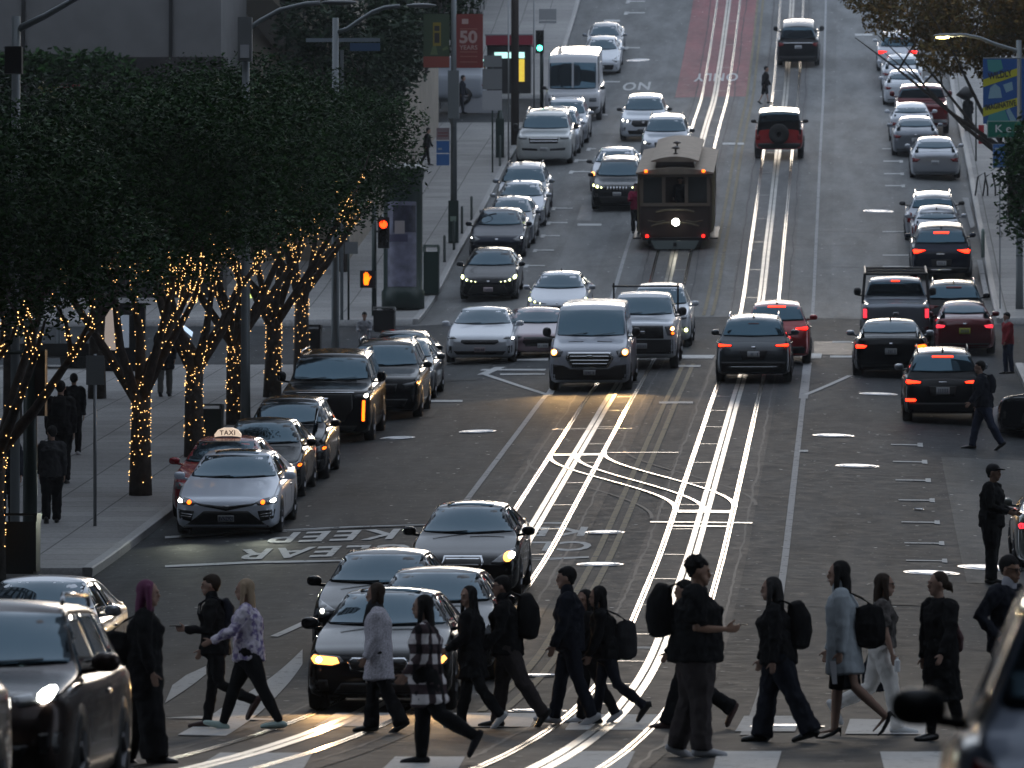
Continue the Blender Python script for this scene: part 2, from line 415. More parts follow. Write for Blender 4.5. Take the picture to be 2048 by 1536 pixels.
# crosswalk blocks
polys('crosswalk', [[(628,1455),(760,1455),(800,1428),(672,1428)], [(915,1456),(1060,1456),(1075,1428),(905,1428)], [(1130,1462),(1300,1462),(1335,1431),(1150,1431)],
    [(1470,1465),(1590,1465),(1600,1434),(1488,1434)], [(1690,1470),(1850,1471),(1852,1442),(1700,1440)],
    [(350,1560),(595,1560),(625,1508),(440,1508)], [(745,1560),(905,1560),(930,1516),(790,1516)], [(1075,1565),(1240,1565),(1270,1505),(1110,1505)],
    [(1420,1565),(1545,1565),(1563,1505),(1434,1505)], [(1775,1565),(1960,1565),(1960,1506),(1760,1506)], [(60,1560),(240,1560),(250,1512),(90,1512)]], WHITEP)
polys('crosswalk', [[(1000,722),(1095,722),(1100,712),(1010,712)], [(1358,718),(1425,718),(1430,711),(1364,711)],
    [(1600,718),(1642,718),(1644,708),(1602,708)], [(1350,735),(1400,735),(1402,731),(1352,731)],
    [(960,742),(1090,742),(1092,739),(965,739)], [(1000,751),(1090,750),(1090,748),(1000,748)],
    [(1660,716),(1706,716),(1706,712),(1660,712)], [(1665,686),(1706,686),(1706,683),(1665,683)], [(1318,808),(1386,808),(1386,804),(1318,804)]], WHITEP)
polys('fresh_patch', [[(1628,710),(1628,683),(1712,683),(1712,710)]], ground_mat('dark_patch', (.03,.03,.032), (.036,.036,.038), .6), .011)
polys('stop_lines', [[(330,1078),(460,1070),(700,1058),(1010,1049),(1130,1049),(1130,1046),(1010,1046),(700,1054),(460,1066),(330,1074)],
    [(330,1136),(505,1128),(620,1126),(1100,1121),(1178,1117),(1178,1114),(1100,1117),(620,1122),(505,1124),(330,1132)]], WHITEP)
# KEEP CLEAR, written for the traffic coming down the hill, once in each lane
def road_text(word, px_r, py_top, py_bot, px_l):
    a = at(px_r, (py_top+py_bot)/2); b = at(px_l, (py_top+py_bot)/2)
    ym = at((px_r+px_l)/2, py_bot).y; yM = at((px_r+px_l)/2, py_top).y
    vs, fs = text_geo(word, 1.0, bold=.02, spacing=1.12)
    xs = [v.x for v in vs]; ysv = [v.y for v in vs]; x0, x1, y0, y1 = min(xs), max(xs), min(ysv), max(ysv)
    out = []
    for v in vs:
        X = a.x-(v.x-x0)/(x1-x0)*(a.x-b.x); Y = yM-(v.y-y0)/(y1-y0)*(yM-ym)
        out.append((X, Y, gz(X, Y)+.0145))
    tag(mesh_obj('road_lettering', out, [tuple(reversed(f)) for f in fs], WHITEP), kind='structure')
road_text('KEEP', 1172, 1056, 1074, 925); road_text('CLEAR', 1182, 1085, 1104, 860)
road_text('KEEP', 790, 1063, 1083, 545); road_text('CLEAR', 815, 1094, 1115, 480)
def up_text(word, pxl, pxr, pt, pb, flip=True, m=WHITEP):
    road_text(word, pxr, pt, pb, pxl)
up_text('NO', 1246, 1300, 165, 181); up_text('ONLY', 1388, 1476, 147, 163)
# motorcycle bay marks, parking marks
mk = []
for x0, x1, y in ((1782,1846,891),(1786,1855,925),(1791,1862,962),(1797,1870,1002),(1803,1880,1046),(1809,1889,1088),(1812,1895,1123)):
    mk.append([(x0,y),(x1-11,y+1),(x1-11,y-1),(x0,y-2)]); mk.append([(x1-11,y+3),(x1,y+4),(x1-1,y-4),(x1-11,y-4)])
for x0, x1, y in ((1765,1822,465),(1765,1822,512),(1765,1822,535),(1764,1790,299),(1767,1800,324),(1768,1803,349),(1770,1805,373),(1760,1790,195)):
    mk.append([(x0,y),(x1,y),(x1,y-2),(x0,y-2)])
for x, y in ((1802,324),(1804,349),(1806,373),(1798,302)): mk.append([(x-3,y+2),(x+4,y+2),(x+4,y-3),(x-3,y-3)])
for x0, x1, y in ((1140,1182,345),(1105,1145,418),(1095,1135,447),(1083,1120,473),(1068,1108,502),(1050,1090,533),(1150,1175,322),(1175,1192,299),(1190,1215,231),(1200,1240,165),(1250,1280,97),(1250,1290,27),(1254,1290,4)):
    mk.append([(x0+5,y),(x1,y),(x1,y-2),(x0+5,y-2)]); mk.append([(x0-3,y+3),(x0+5,y+3),(x0+8,y-3),(x0,y-3)])
for x0, x1, y in ((1155,1203,450),(1445,1488,288),(1208,1240,42),(1710,1745,70),(1000,1030,706),(860,925,803),(1040,1050,572),(1262,1304,1297),(1598,1616,903)):
    mk.append([(x0,y+2),(x1,y+2),(x1,y-2),(x0,y-2)])
polys('parking_marks', mk, WHITEP)
polys('lane_concrete', [[(1153,442),(1182,442),(1187,412),(1163,412)]], ground_mat('light_patch', (.16,.165,.17), (.18,.185,.19), .6), .0125)
# edge of the kerb painted pale
polys('painted_kerb', [[(1925,405),(1937,405),(1950,462),(1941,466)],[(1954,530),(1964,530),(1978,600),(1968,602)],[(1990,610),(1999,610),(2012,640),(2000,650)]], WORNP, .175)
# manhole covers: (x, y, width px)
for i, (x, y, w) in enumerate([(1667,872,84),(1715,933,88),(1763,548,56),(1757,423,62),(1276,121,47),(795,877,72),(955,864,76),(1200,1130,95),(1863,1147,113),
        (1075,1353,88),(1075,1424,120),(1575,1455,150),(1420,1022,6),(990,520,4),(1757,789,78),(1837,1020,22),(1985,1137,140),(1210,1066,80)]):
    if w < 10: continue
    P = at(x, y); r = w/2/sc(P.y); n = 28
    vs = []; fs = []
    for rr in (0.0, .62, .66, .84, .88, 1.0):
        for k in range(n):
            a = 2*PI*k/n; X = P.x+rr*r*math.cos(a); Y = P.y+rr*r*math.sin(a); vs.append((X, Y, gz(X, Y)+(.016 if rr not in (.62, .84) else .030)))
    for q in range(5):
        for k in range(n): fs.append((q*n+k, q*n+(k+1)%n, (q+1)*n+(k+1)%n, (q+1)*n+k))
    tag(mesh_obj('manhole_cover', vs, fs, IRON), kind='structure')
# small dark tar cracks across the lanes
r3 = random.Random(5); lst = []
for _ in range(46):
    y = r3.uniform(84, 300); x0 = r3.uniform(-12.5, 1.5); w = r3.uniform(.6, 3.2); e = []
    n = 8
    for i in range(n+1): pass
    vx = [(x0+w*i/n, y+r3.uniform(-.05, .05)) for i in range(n+1)]
    lst.append((vx, r3.uniform(.02, .06)))
ribbons('road_cracks', CRACK, lst, .0122)

# worn repair patches in the lanes
r4 = random.Random(11)
for tone, mm in (('dark', ground_mat('old_dark_patch', (.043,.046,.047), (.052,.055,.056), .75, spec=.1)), ('light', ground_mat('old_light_patch', (.064,.067,.068), (.076,.079,.079), .75, spec=.1))):
    for _ in range(7):
        xa = r4.choice([-12.6, -11.6, -10.2, -9.4, -8.4, -1.0, -.4, .3, 1.0]); wd = r4.uniform(.8, 2.2); ya_ = r4.uniform(84, 300); ln_ = r4.uniform(1.5, 9)
        if ya_ < 196: strip('road_patch', mm, xa, min(xa+wd, 3.6), ya_, ya_+ln_, .0085 if tone == 'dark' else .0100)
# ------------------------------------------------------------------ vehicles
def pch(pts):
    """monotone cubic through (y, z) points"""
    x = np.array([p[0] for p in pts], float); y = np.array([p[1] for p in pts], float)
    h = np.diff(x); d = np.diff(y)/h; m = np.zeros(len(x)); m[0] = d[0]; m[-1] = d[-1]
    for i in range(1, len(x)-1):
        if d[i-1]*d[i] > 0:
            w1 = 2*h[i]+h[i-1]; w2 = h[i]+2*h[i-1]; m[i] = (w1+w2)/(w1/d[i-1]+w2/d[i])
    def f(t):
        t = min(max(t, x[0]), x[-1]); i = min(max(int(np.searchsorted(x, t)-1), 0), len(h)-1)
        s = (t-x[i])/h[i]
        return (2*s**3-3*s**2+1)*y[i]+(s**3-2*s**2+s)*h[i]*m[i]+(-2*s**3+3*s**2)*y[i+1]+(s**3-s**2)*h[i]*m[i+1]
    return f
# body shapes: top line, shoulder line (y, z); widths, tumble of the glasshouse; cowl, roof front, roof rear, deck; wheels
BODY = {
 'sedan': dict(L=4.85, W=1.84, top=[(0,.60),(.04,.66),(.12,.72),(.5,.82),(1.25,.97),(1.38,1.0),(2.15,1.40),(2.5,1.445),(3.1,1.44),(3.45,1.38),(4.15,1.10),(4.3,1.07),(4.70,1.06),(4.80,1.0),(4.85,.72)],
    sh=[(0,.56),(.12,.68),(.5,.77),(1.3,.90),(2.5,.93),(3.8,1.0),(4.7,1.0),(4.85,.68)], tum=.62, cow=1.36, rf=2.12, rr=3.25, dk=4.15, ax=(.93,3.78), r=.335, nose=.55, tail=.6, zb=.17),
 'hatch': dict(L=4.45, W=1.77, top=[(0,.62),(.05,.70),(.13,.76),(.5,.86),(1.1,1.0),(1.22,1.04),(2.05,1.44),(2.4,1.49),(3.2,1.46),(3.7,1.36),(4.25,1.12),(4.38,1.02),(4.45,.7)],
    sh=[(0,.58),(.13,.72),(.5,.80),(1.3,.93),(2.5,.97),(3.8,1.02),(4.38,.98),(4.45,.66)], tum=.60, cow=1.2, rf=2.02, rr=3.55, dk=4.2, ax=(.88,3.58), r=.32, nose=.5, tail=.5, zb=.17),
 'suv': dict(L=4.62, W=1.86, top=[(0,.70),(.04,.82),(.12,.92),(.5,1.0),(1.2,1.10),(1.32,1.14),(1.98,1.60),(2.3,1.675),(3.3,1.68),(3.95,1.64),(4.10,1.58),(4.42,1.14),(4.52,1.04),(4.62,.72)],
    sh=[(0,.66),(.12,.88),(.5,.95),(1.3,1.04),(2.5,1.07),(3.9,1.12),(4.45,1.08),(4.62,.68)], tum=.42, cow=1.3, rf=1.96, rr=4.02, dk=4.40, ax=(.92,3.62), r=.365, nose=.5, tail=.45, zb=.20),
 'bigsuv': dict(L=5.2, W=2.03, top=[(0,.80),(.03,1.0),(.10,1.16),(.5,1.23),(1.4,1.30),(1.5,1.34),(2.1,1.83),(2.4,1.91),(3.8,1.93),(4.85,1.88),(4.95,1.82),(5.1,1.25),(5.16,1.0),(5.2,.8)],
    sh=[(0,.75),(.10,1.10),(.5,1.17),(1.5,1.23),(2.5,1.25),(4.9,1.28),(5.1,1.15),(5.2,.75)], tum=.33, cow=1.48, rf=2.1, rr=4.9, dk=5.08, ax=(1.0,4.05), r=.40, nose=.40, tail=.32, zb=.24),
 'van': dict(L=5.5, W=2.06, top=[(0,.75),(.04,.95),(.12,1.06),(.45,1.18),(.95,1.30),(1.02,1.34),(1.72,1.98),(2.0,2.08),(3,2.12),(5.3,2.10),(5.42,2.0),(5.5,.9)],
    sh=[(0,.7),(.12,1.0),(.45,1.10),(1.0,1.22),(2.0,1.28),(5.4,1.28),(5.5,.85)], tum=.15, cow=1.0, rf=1.72, rr=5.36, dk=5.46, ax=(.95,4.6), r=.35, nose=.45, tail=.25, zb=.22),
 'pickup': dict(L=5.8, W=2.03, top=[(0,.85),(.03,1.05),(.09,1.20),(.5,1.27),(1.35,1.33),(1.45,1.38),(2.1,1.84),(2.35,1.92),(3.3,1.93),(3.72,1.88),(3.86,1.35),(3.92,1.32),(5.7,1.30),(5.76,1.2),(5.8,.8)],
    sh=[(0,.8),(.09,1.13),(.5,1.20),(1.4,1.27),(2.5,1.29),(5.7,1.27),(5.8,.75)], tum=.30, cow=1.42, rf=2.08, rr=3.74, dk=3.84, ax=(1.0,4.65), r=.40, nose=.35, tail=.2, zb=.30),
 'jeep': dict(L=4.3, W=1.88, top=[(0,.85),(.03,1.08),(.1,1.18),(1.3,1.24),(1.35,1.28),(1.68,1.78),(1.8,1.84),(4.05,1.86),(4.16,1.82),(4.25,1.2),(4.3,.8)],
    sh=[(0,.8),(.1,1.12),(1.3,1.18),(4.15,1.2),(4.3,.7)], tum=.14, cow=1.33, rf=1.7, rr=4.12, dk=4.22, ax=(.7,3.3), r=.42, nose=.3, tail=.15, zb=.38),
 'wagon': dict(L=4.5, W=1.8, top=[(0,.66),(.05,.78),(.14,.85),(.5,.94),(1.15,1.05),(1.28,1.10),(2.0,1.52),(2.35,1.59),(3.4,1.58),(4.05,1.50),(4.3,1.10),(4.42,1.0),(4.5,.7)],
    sh=[(0,.62),(.14,.80),(.5,.88),(1.3,.98),(2.5,1.01),(4.0,1.04),(4.4,.98),(4.5,.65)], tum=.5, cow=1.26, rf=1.98, rr=3.95, dk=4.27, ax=(.9,3.55), r=.34, nose=.5, tail=.45, zb=.19),
}
DARKG = mat('tinted_glass', (.010,.013,.017), rough=.03, spec=.85, ior=1.62)
DARKG.node_tree.nodes['Principled BSDF'].inputs['Specular Tint'].default_value = (.46,.78,1,1)
TRIM = M('black_plastic_trim', (.012,.012,.013), rough=.45)
GRILLE = M('dark_grille', (.008,.008,.009), rough=.3)
CHROME = M('chrome', (.55,.56,.58), rough=.14, metal=1.0)
RUBBER = M('tyre_rubber', (.014,.014,.014), rough=.85)
RIM = M('alloy_rim', (.16,.16,.17), rough=.35, metal=.8)
LENS = M('clear_lamp_lens', (.12,.13,.14), rough=.08, spec=.9)
REDL_OFF = M('red_lamp_lens', (.16,.008,.010), rough=.12)
PLATEM = M('licence_plate', (.42,.43,.45), rough=.5)
PINK = M('pinkish_plate', (.45,.36,.38), rough=.5)
YPL = M('yellow_plate', (.50,.55,.10), rough=.5)
def paint(key, col, metal=.25, rough=.28):
    dk = max(col) < .05
    return M('car_paint_'+key, col, rough=rough, metal=metal, coat=.12 if dk else .7, spec=.14 if dk else .5)
def glow(key, col, st): return M('lit_'+key, tuple(c*.5 for c in col), rough=.4, emit=col, estr=st)
GLOWS = {'white': ((1,.98,.86), 9), 'bright': ((1,.97,.85), 22), 'warm': ((1,.36,.07), 3.6), 'lime': ((.93,1,.42), 7), 'amber': ((1,.13,.006), 3.6), 'red': ((1,.012,.008), 4), 'redor': ((1,.022,.006), 5.5), 'dimred': ((1,.03,.05), 1.6)}
def GL(k): return glow(k, *GLOWS[k])

def car_surface(B, sc_w=1.0):
    top = pch(B['top']); sh = pch(B['sh']); L = B['L']; w2 = B['W']/2
    zb = pch([(0, .40), (.05, B['zb']+.05), (.25, B['zb']), (L-.3, B['zb']+.03), (L-.06, B['zb']+.10), (L, .42)])
    def plan(y):
        a, b = B['nose'], B['tail']; k = 1.0
        if y < a: k = .80+.20*(1-(1-y/a)**2.6)**.5
        if L-y < b: k = min(k, .83+.17*(1-(1-(L-y)/b)**2.6)**.5)
        mid = 1-.035*((y-L/2)/(L/2))**2
        return w2*k*mid
    ys = set(np.round(np.arange(0, L+.001, .09), 4)) | {p[0] for p in B['top']} | {.01,.02,.06,.09,.17,.23,.3,L-.02,L-.05,L-.1,L-.15,L-.22}
    for a, b in ((B['cow'], B['rf']), (B['rr'], B['dk'])): ys |= set(np.round(np.linspace(a, b, 9), 4))
    ys = sorted(y for y in ys if 0 <= y <= L)
    secs = []
    for y in ys:
        zt = top(y); zs = min(sh(y), zt-.012); z0 = min(zb(y), zs-.05); w = plan(y)
        P = [(0, z0), (w*.55, z0), (w-.12, z0+.005), (w-.035, z0+.06), (w-.006, z0+.25*(zs-z0)), (w, z0+.5*(zs-z0)), (w*.993, z0+.75*(zs-z0)), (w*.975, zs-.05), (w*.945, zs-.012)]
        H = zt-zs; k = min(1, H/.25); wi = w*(.93-.03*k); r = min(.09, .5*H); c = min(.045, .35*H)
        if B['cow'] < y < B['rf']+.1: c = min(.085, .35*H)
        xe = max(wi-B['tum']*max(H-c-r, 0), .35*w)
        za = zs+.003
        for t in (0, .33, .66, 1): P.append((wi+(xe-wi)*t, za+(zt-c-r-za)*t if zt-c-r > za else za+.0005*t))
        zk = max(zt-c-r, za)
        for t in (.3, .6, 1):
            P.append((xe-r*.9*(1-math.cos(t*PI/2)) - .0, zk+(zt-c-zk)*math.sin(t*PI/2)))
        xr = xe-r*.9
        for t in (.78, .55, .3, 0): P.append((xr*t, zt-c*t*t))
        secs.append(P)
    n = len(secs[0]); vs = []; fs = []
    ring = 2*n-2
    for y, P in zip(ys, secs):
        for x, z in P: vs.append((x, y, z))
        for x, z in reversed(P[1:-1]): vs.append((-x, y, z))
    for j in range(len(ys)-1):
        for i in range(ring):
            a = j*ring+i; b = j*ring+(i+1)%ring; fs.append((a, a+ring, b+ring, b))
    fs.append(tuple(range(ring))); e = (len(ys)-1)*ring; fs.append(tuple(e+i for i in range(ring-1, -1, -1)))
    return vs, fs, top, sh, plan
def rounded(poly, r=.03, n=3):
    out = []; N = len(poly)
    for i in range(N):
        p = Vector(poly[i]); a = Vector(poly[i-1]); b = Vector(poly[(i+1)%N])
        la = (a-p).length; lb = (b-p).length; q = min(r, la*.45, lb*.45)
        A = p+(a-p).normalized()*q; Bq = p+(b-p).normalized()*q
        for k in range(n+1):
            t = k/n; out.append(tuple((1-t)**2*A+2*t*(1-t)*p+t*t*Bq))
    return out
def decal(bvh, poly, view, off=.006, step=.07, skirt=.015, L=5):
    """a thin moulded piece lying on the body: the outline (seen from front, back or side) is dropped onto the surface"""
    bm = bmesh.new()
    try: bm.faces.new([bm.verts.new((p[0], 0, p[1])) for p in poly])
    except ValueError: bm.free(); return [], []
    xs = [p[0] for p in poly]; zs = [p[1] for p in poly]
    x = min(xs)+step
    while x < max(xs): bmesh.ops.bisect_plane(bm, geom=bm.verts[:]+bm.edges[:]+bm.faces[:], plane_co=(x,0,0), plane_no=(1,0,0)); x += step
    z = min(zs)+step
    while z < max(zs): bmesh.ops.bisect_plane(bm, geom=bm.verts[:]+bm.edges[:]+bm.faces[:], plane_co=(0,0,z), plane_no=(0,0,1)); z += step
    bmesh.ops.triangulate(bm, faces=bm.faces[:])
    d = {'F': Vector((0,1,0)), 'B': Vector((0,-1,0)), 'R': Vector((-1,0,0)), 'L': Vector((1,0,0)), 'T': Vector((0,0,-1))}[view]
    hits = {}
    vl = list(bm.verts)
    for v in vl:
        if view in 'FB': o = Vector((v.co.x, -3 if view == 'F' else L+3, v.co.z))
        elif view == 'T': o = Vector((v.co.x, v.co.z, 5))
        else: o = Vector((3 if view == 'R' else -3, v.co.x, v.co.z))
        h = bvh.ray_cast(o, d)[0]
        if h is None:
            h = bvh.find_nearest(o+d*(3.0 if view not in 'FB' else 3.05))[0]
        hits[v] = h-d*off
    for v in vl: v.co = hits[v]
    bmesh.ops.recalc_face_normals(bm, faces=bm.faces[:])
    s = sum((f.normal*f.calc_area() for f in bm.faces), Vector())
    if s.dot(d) > 0: bmesh.ops.reverse_faces(bm, faces=bm.faces[:])
    be = [e for e in bm.edges if e.is_boundary]
    r = bmesh.ops.extrude_edge_only(bm, edges=be)
    for g_ in r['geom']:
        if isinstance(g_, bmesh.types.BMVert): g_.co = g_.co+d*skirt
    bm.verts.index_update()
    vs = [v.co.copy() for v in bm.verts]; fs = [tuple(v.index for v in f.verts) for f in bm.faces]; bm.free()
    return vs, fs
def mir(poly): return [(-x, z) for x, z in poly]

# looks of the front and the rear: x as a share of the half width, z in metres
FRONTS = {
 'camry': dict(head=[(.55,.655),(.70,.72),(.94,.76),(.97,.70),(.93,.63),(.62,.60)], parts=[('grille','G',[(-.62,.655),(0,.575),(.62,.655),(.50,.60),(.16,.535),(0,.50),(-.16,.535),(-.50,.60)]),
     ('badge','C',[(-.07,.60),(.07,.60),(.05,.555),(-.05,.555)]),('lower_grille','G',[(-.42,.50),(.42,.50),(.60,.36),(.82,.20),(-.82,.20),(-.60,.36)])], sides=[('air_vent','G',[(.60,.50),(.93,.53),(.90,.36),(.66,.30)]),('silver_trim','C2',[(.64,.44),(.86,.47),(.86,.455),(.64,.425)]),('silver_trim','C2',[(.66,.40),(.86,.42),(.86,.405),(.66,.385)])], plate=(.30,.42)),
 'bmw': dict(head=[(.46,.62),(.52,.68),(.90,.71),(.96,.66),(.90,.58),(.60,.56)], parts=[('lower_grille','G',[(-.5,.36),(.5,.36),(.62,.22),(-.62,.22)])], sides=[('grille_surround','C',[(.03,.66),(.36,.665),(.42,.62),(.36,.50),(.08,.49),(.03,.53)]),('grille','G2',[(.055,.645),(.345,.65),(.395,.615),(.345,.515),(.09,.505),(.055,.54)]),('air_vent','G',[(.68,.40),(.90,.40),(.88,.26),(.66,.26)])], plate=(.36,.47)),
 'inf': dict(head=[(.50,.63),(.66,.74),(.90,.84),(.95,.76),(.93,.66),(.66,.60)], parts=[('grille','C',[(-.34,.74),(.34,.74),(.38,.62),(.26,.50),(-.26,.50),(-.38,.62)]),('grille_bars','G2',[(-.31,.72),(.31,.72),(.35,.62),(.24,.52),(-.24,.52),(-.35,.62)]),('lower_grille','G',[(-.6,.36),(.6,.36),(.5,.24),(-.5,.24)])], sides=[('air_vent','G',[(.70,.42),(.90,.44),(.88,.30),(.72,.28)])], plate=(.34,.46)),
 'van': dict(head=[(.64,1.02),(.82,1.10),(.97,1.10),(.97,.93),(.90,.86),(.70,.88)], parts=[('grille_surround','C',[(-.52,.99),(.52,.99),(.58,.84),(.44,.60),(-.44,.60),(-.58,.84)]),('grille','G2',[(-.48,.96),(.48,.96),(.53,.84),(.41,.63),(-.41,.63),(-.53,.84)]),
     ('grille_bar','C3',[(-.47,.90),(.47,.90),(.49,.872),(-.49,.872)]),('grille_bar','C3',[(-.48,.80),(.48,.80),(.46,.772),(-.46,.772)]),('grille_bar','C3',[(-.44,.715),(.44,.715),(.42,.69),(-.42,.69)]),('badge','C4',[(-.10,.885),(-.05,.915),(.05,.915),(.10,.885),(.05,.85),(-.05,.85)]),
     ('bumper_cladding','T',[(-.97,.70),(-.62,.66),(-.45,.58),(.45,.58),(.62,.66),(.97,.70),(.95,.30),(-.95,.30)])], sides=[('bonnet_vent','G',[(.16,1.235),(.52,1.225),(.54,1.21),(.17,1.218)])], plate=(.42,.55)),
 'polestar': dict(head=[(.66,.69),(.74,.745),(.97,.76),(.97,.70),(.93,.70),(.93,.63),(.90,.63),(.89,.69)], parts=[('grille','G',[(-.52,.665),(.52,.665),(.55,.60),(.42,.54),(-.42,.54),(-.55,.60)]),('lower_grille','G',[(-.75,.36),(.75,.36),(.66,.26),(-.66,.26)])], sides=[('air_vent','G',[(.80,.50),(.93,.52),(.92,.32),(.80,.30)])], plate=(.33,.46)),
 'corolla': dict(head=[(.34,.66),(.62,.69),(.80,.80),(.96,.82),(.96,.72),(.74,.66),(.36,.635)], parts=[('badge','C',[(-.05,.68),(.05,.68),(.04,.64),(-.04,.64)]),('lower_grille','G',[(-.55,.56),(.55,.56),(.72,.26),(-.72,.26)])], sides=[('air_vent','G',[(.82,.56),(.95,.58),(.93,.32),(.84,.30)])], plate=(.34,.48)),
 'prius': dict(head=[(.56,.70),(.90,.84),(.97,.80),(.93,.62),(.80,.60)], parts=[('badge','C',[(-.06,.72),(.06,.72),(.05,.67),(-.05,.67)]),('lower_grille','G',[(-.70,.50),(.70,.50),(.60,.28),(-.60,.28)])], sides=[('air_vent','G',[(.78,.54),(.94,.56),(.93,.32),(.80,.30)])], plate=(.33,.46)),
 'lexus': dict(head=[(.44,.66),(.90,.78),(.96,.74),(.94,.66),(.60,.60)], parts=[('grille','G',[(-.36,.68),(.36,.68),(.26,.52),(.52,.26),(-.52,.26),(-.26,.52)]),('badge','C4',[(-.06,.64),(.06,.64),(.05,.58),(-.05,.58)])], sides=[('air_vent','G',[(.74,.44),(.92,.48),(.90,.28),(.76,.26)])], plate=(.28,.40)),
 'crv': dict(head=[(.48,.86),(.96,.91),(.96,.83),(.56,.79)], parts=[('grille','G',[(-.46,.86),(.46,.86),(.50,.70),(.36,.60),(-.36,.60),(-.50,.70)]),('badge','C4',[(-.06,.80),(.06,.80),(.06,.72),(-.06,.72)]),('lower_grille','G',[(-.66,.46),(.66,.46),(.60,.30),(-.60,.30)])], sides=[('fog_lamp_recess','G',[(.74,.58),(.93,.60),(.92,.44),(.76,.44)])], plate=(.46,.58)),
 'cher': dict(head=[(.44,.90),(.96,.97),(.96,.92),(.60,.83),(.46,.85)], parts=[('grille','G',[(-.42,.91),(.42,.91),(.40,.79),(-.40,.79)]),('lower_grille','G',[(-.7,.55),(.7,.55),(.6,.32),(-.6,.32)])]+[('grille_slot','C4',[(x-.028,.90),(x+.028,.90),(x+.024,.80),(x-.024,.80)]) for x in (-.36,-.24,-.12,0,.12,.24,.36)], sides=[('fog_lamp_recess','G',[(.72,.66),(.92,.68),(.90,.54),(.74,.54)])], plate=(.58,.71)),
 'esc': dict(head=[(.62,1.10),(.98,1.13),(.98,1.04),(.66,1.04)], parts=[('grille','G',[(-.58,1.12),(.58,1.12),(.60,.80),(.40,.50),(-.40,.50),(-.60,.80)]),('badge','C4',[(-.08,1.04),(.08,1.04),(0,.92)]),('chrome_strip','C2',[(-.62,1.165),(.62,1.165),(.62,1.145),(-.62,1.145)]),('lower_grille','G',[(-.7,.42),(.7,.42),(.6,.30),(-.6,.30)])], sides=[('running_light_column','V',[(.80,.98),(.86,.98),(.85,.52),(.79,.52)])], plate=(.52,.65)),
 'lc': dict(head=[(.56,1.14),(.97,1.16),(.97,1.04),(.60,1.03)], parts=[('grille','G',[(-.54,1.15),(.54,1.15),(.50,.88),(-.50,.88)]),('grille_bar','C3',[(-.50,1.08),(.50,1.08),(.50,1.04),(-.50,1.04)]),('grille_bar','C3',[(-.50,.98),(.50,.98),(.50,.94),(-.50,.94)]),('lower_grille','G',[(-.78,.72),(-.22,.68),(-.22,.60),(-.76,.62)]),('lower_grille','G',[(.78,.72),(.22,.68),(.22,.60),(.76,.62)])], sides=[], plate=(.60,.73)),
 'ford': dict(head=[(.64,1.14),(.97,1.16),(.97,.90),(.72,.90)], parts=[('grille','G',[(-.60,1.16),(.60,1.16),(.62,.82),(-.62,.82)]),('badge','C4',[(-.10,1.02),(.10,1.02),(.10,.95),(-.10,.95)]),('front_bumper','T',[(-.97,.80),(.97,.80),(.95,.42),(-.95,.42)])], sides=[], plate=(.56,.70)),
 'plain': dict(head=[(.56,.66),(.92,.78),(.96,.72),(.92,.62),(.64,.60)], parts=[('grille','G',[(-.42,.66),(.42,.66),(.38,.54),(-.38,.54)]),('lower_grille','G',[(-.66,.42),(.66,.42),(.6,.26),(-.6,.26)])], sides=[('air_vent','G',[(.76,.46),(.93,.48),(.92,.32),(.78,.30)])], plate=(.40,.52)),
 'plainsuv': dict(head=[(.54,.84),(.95,.93),(.96,.84),(.62,.77)], parts=[('grille','G',[(-.44,.86),(.44,.86),(.40,.68),(-.40,.68)]),('badge','C4',[(-.06,.80),(.06,.80),(.06,.74),(-.06,.74)]),('lower_grille','G',[(-.7,.50),(.7,.50),(.6,.32),(-.6,.32)])], sides=[('fog_lamp_recess','G',[(.76,.58),(.93,.60),(.92,.44),(.78,.44)])], plate=(.46,.59)),
 'sports': dict(head=[(.60,.60),(.80,.68),(.94,.70),(.94,.60),(.74,.56)], parts=[('grille','G',[(-.56,.60),(.56,.60),(.60,.46),(.5,.34),(-.5,.34),(-.6,.46)])], sides=[], plate=(.30,.42)),
}
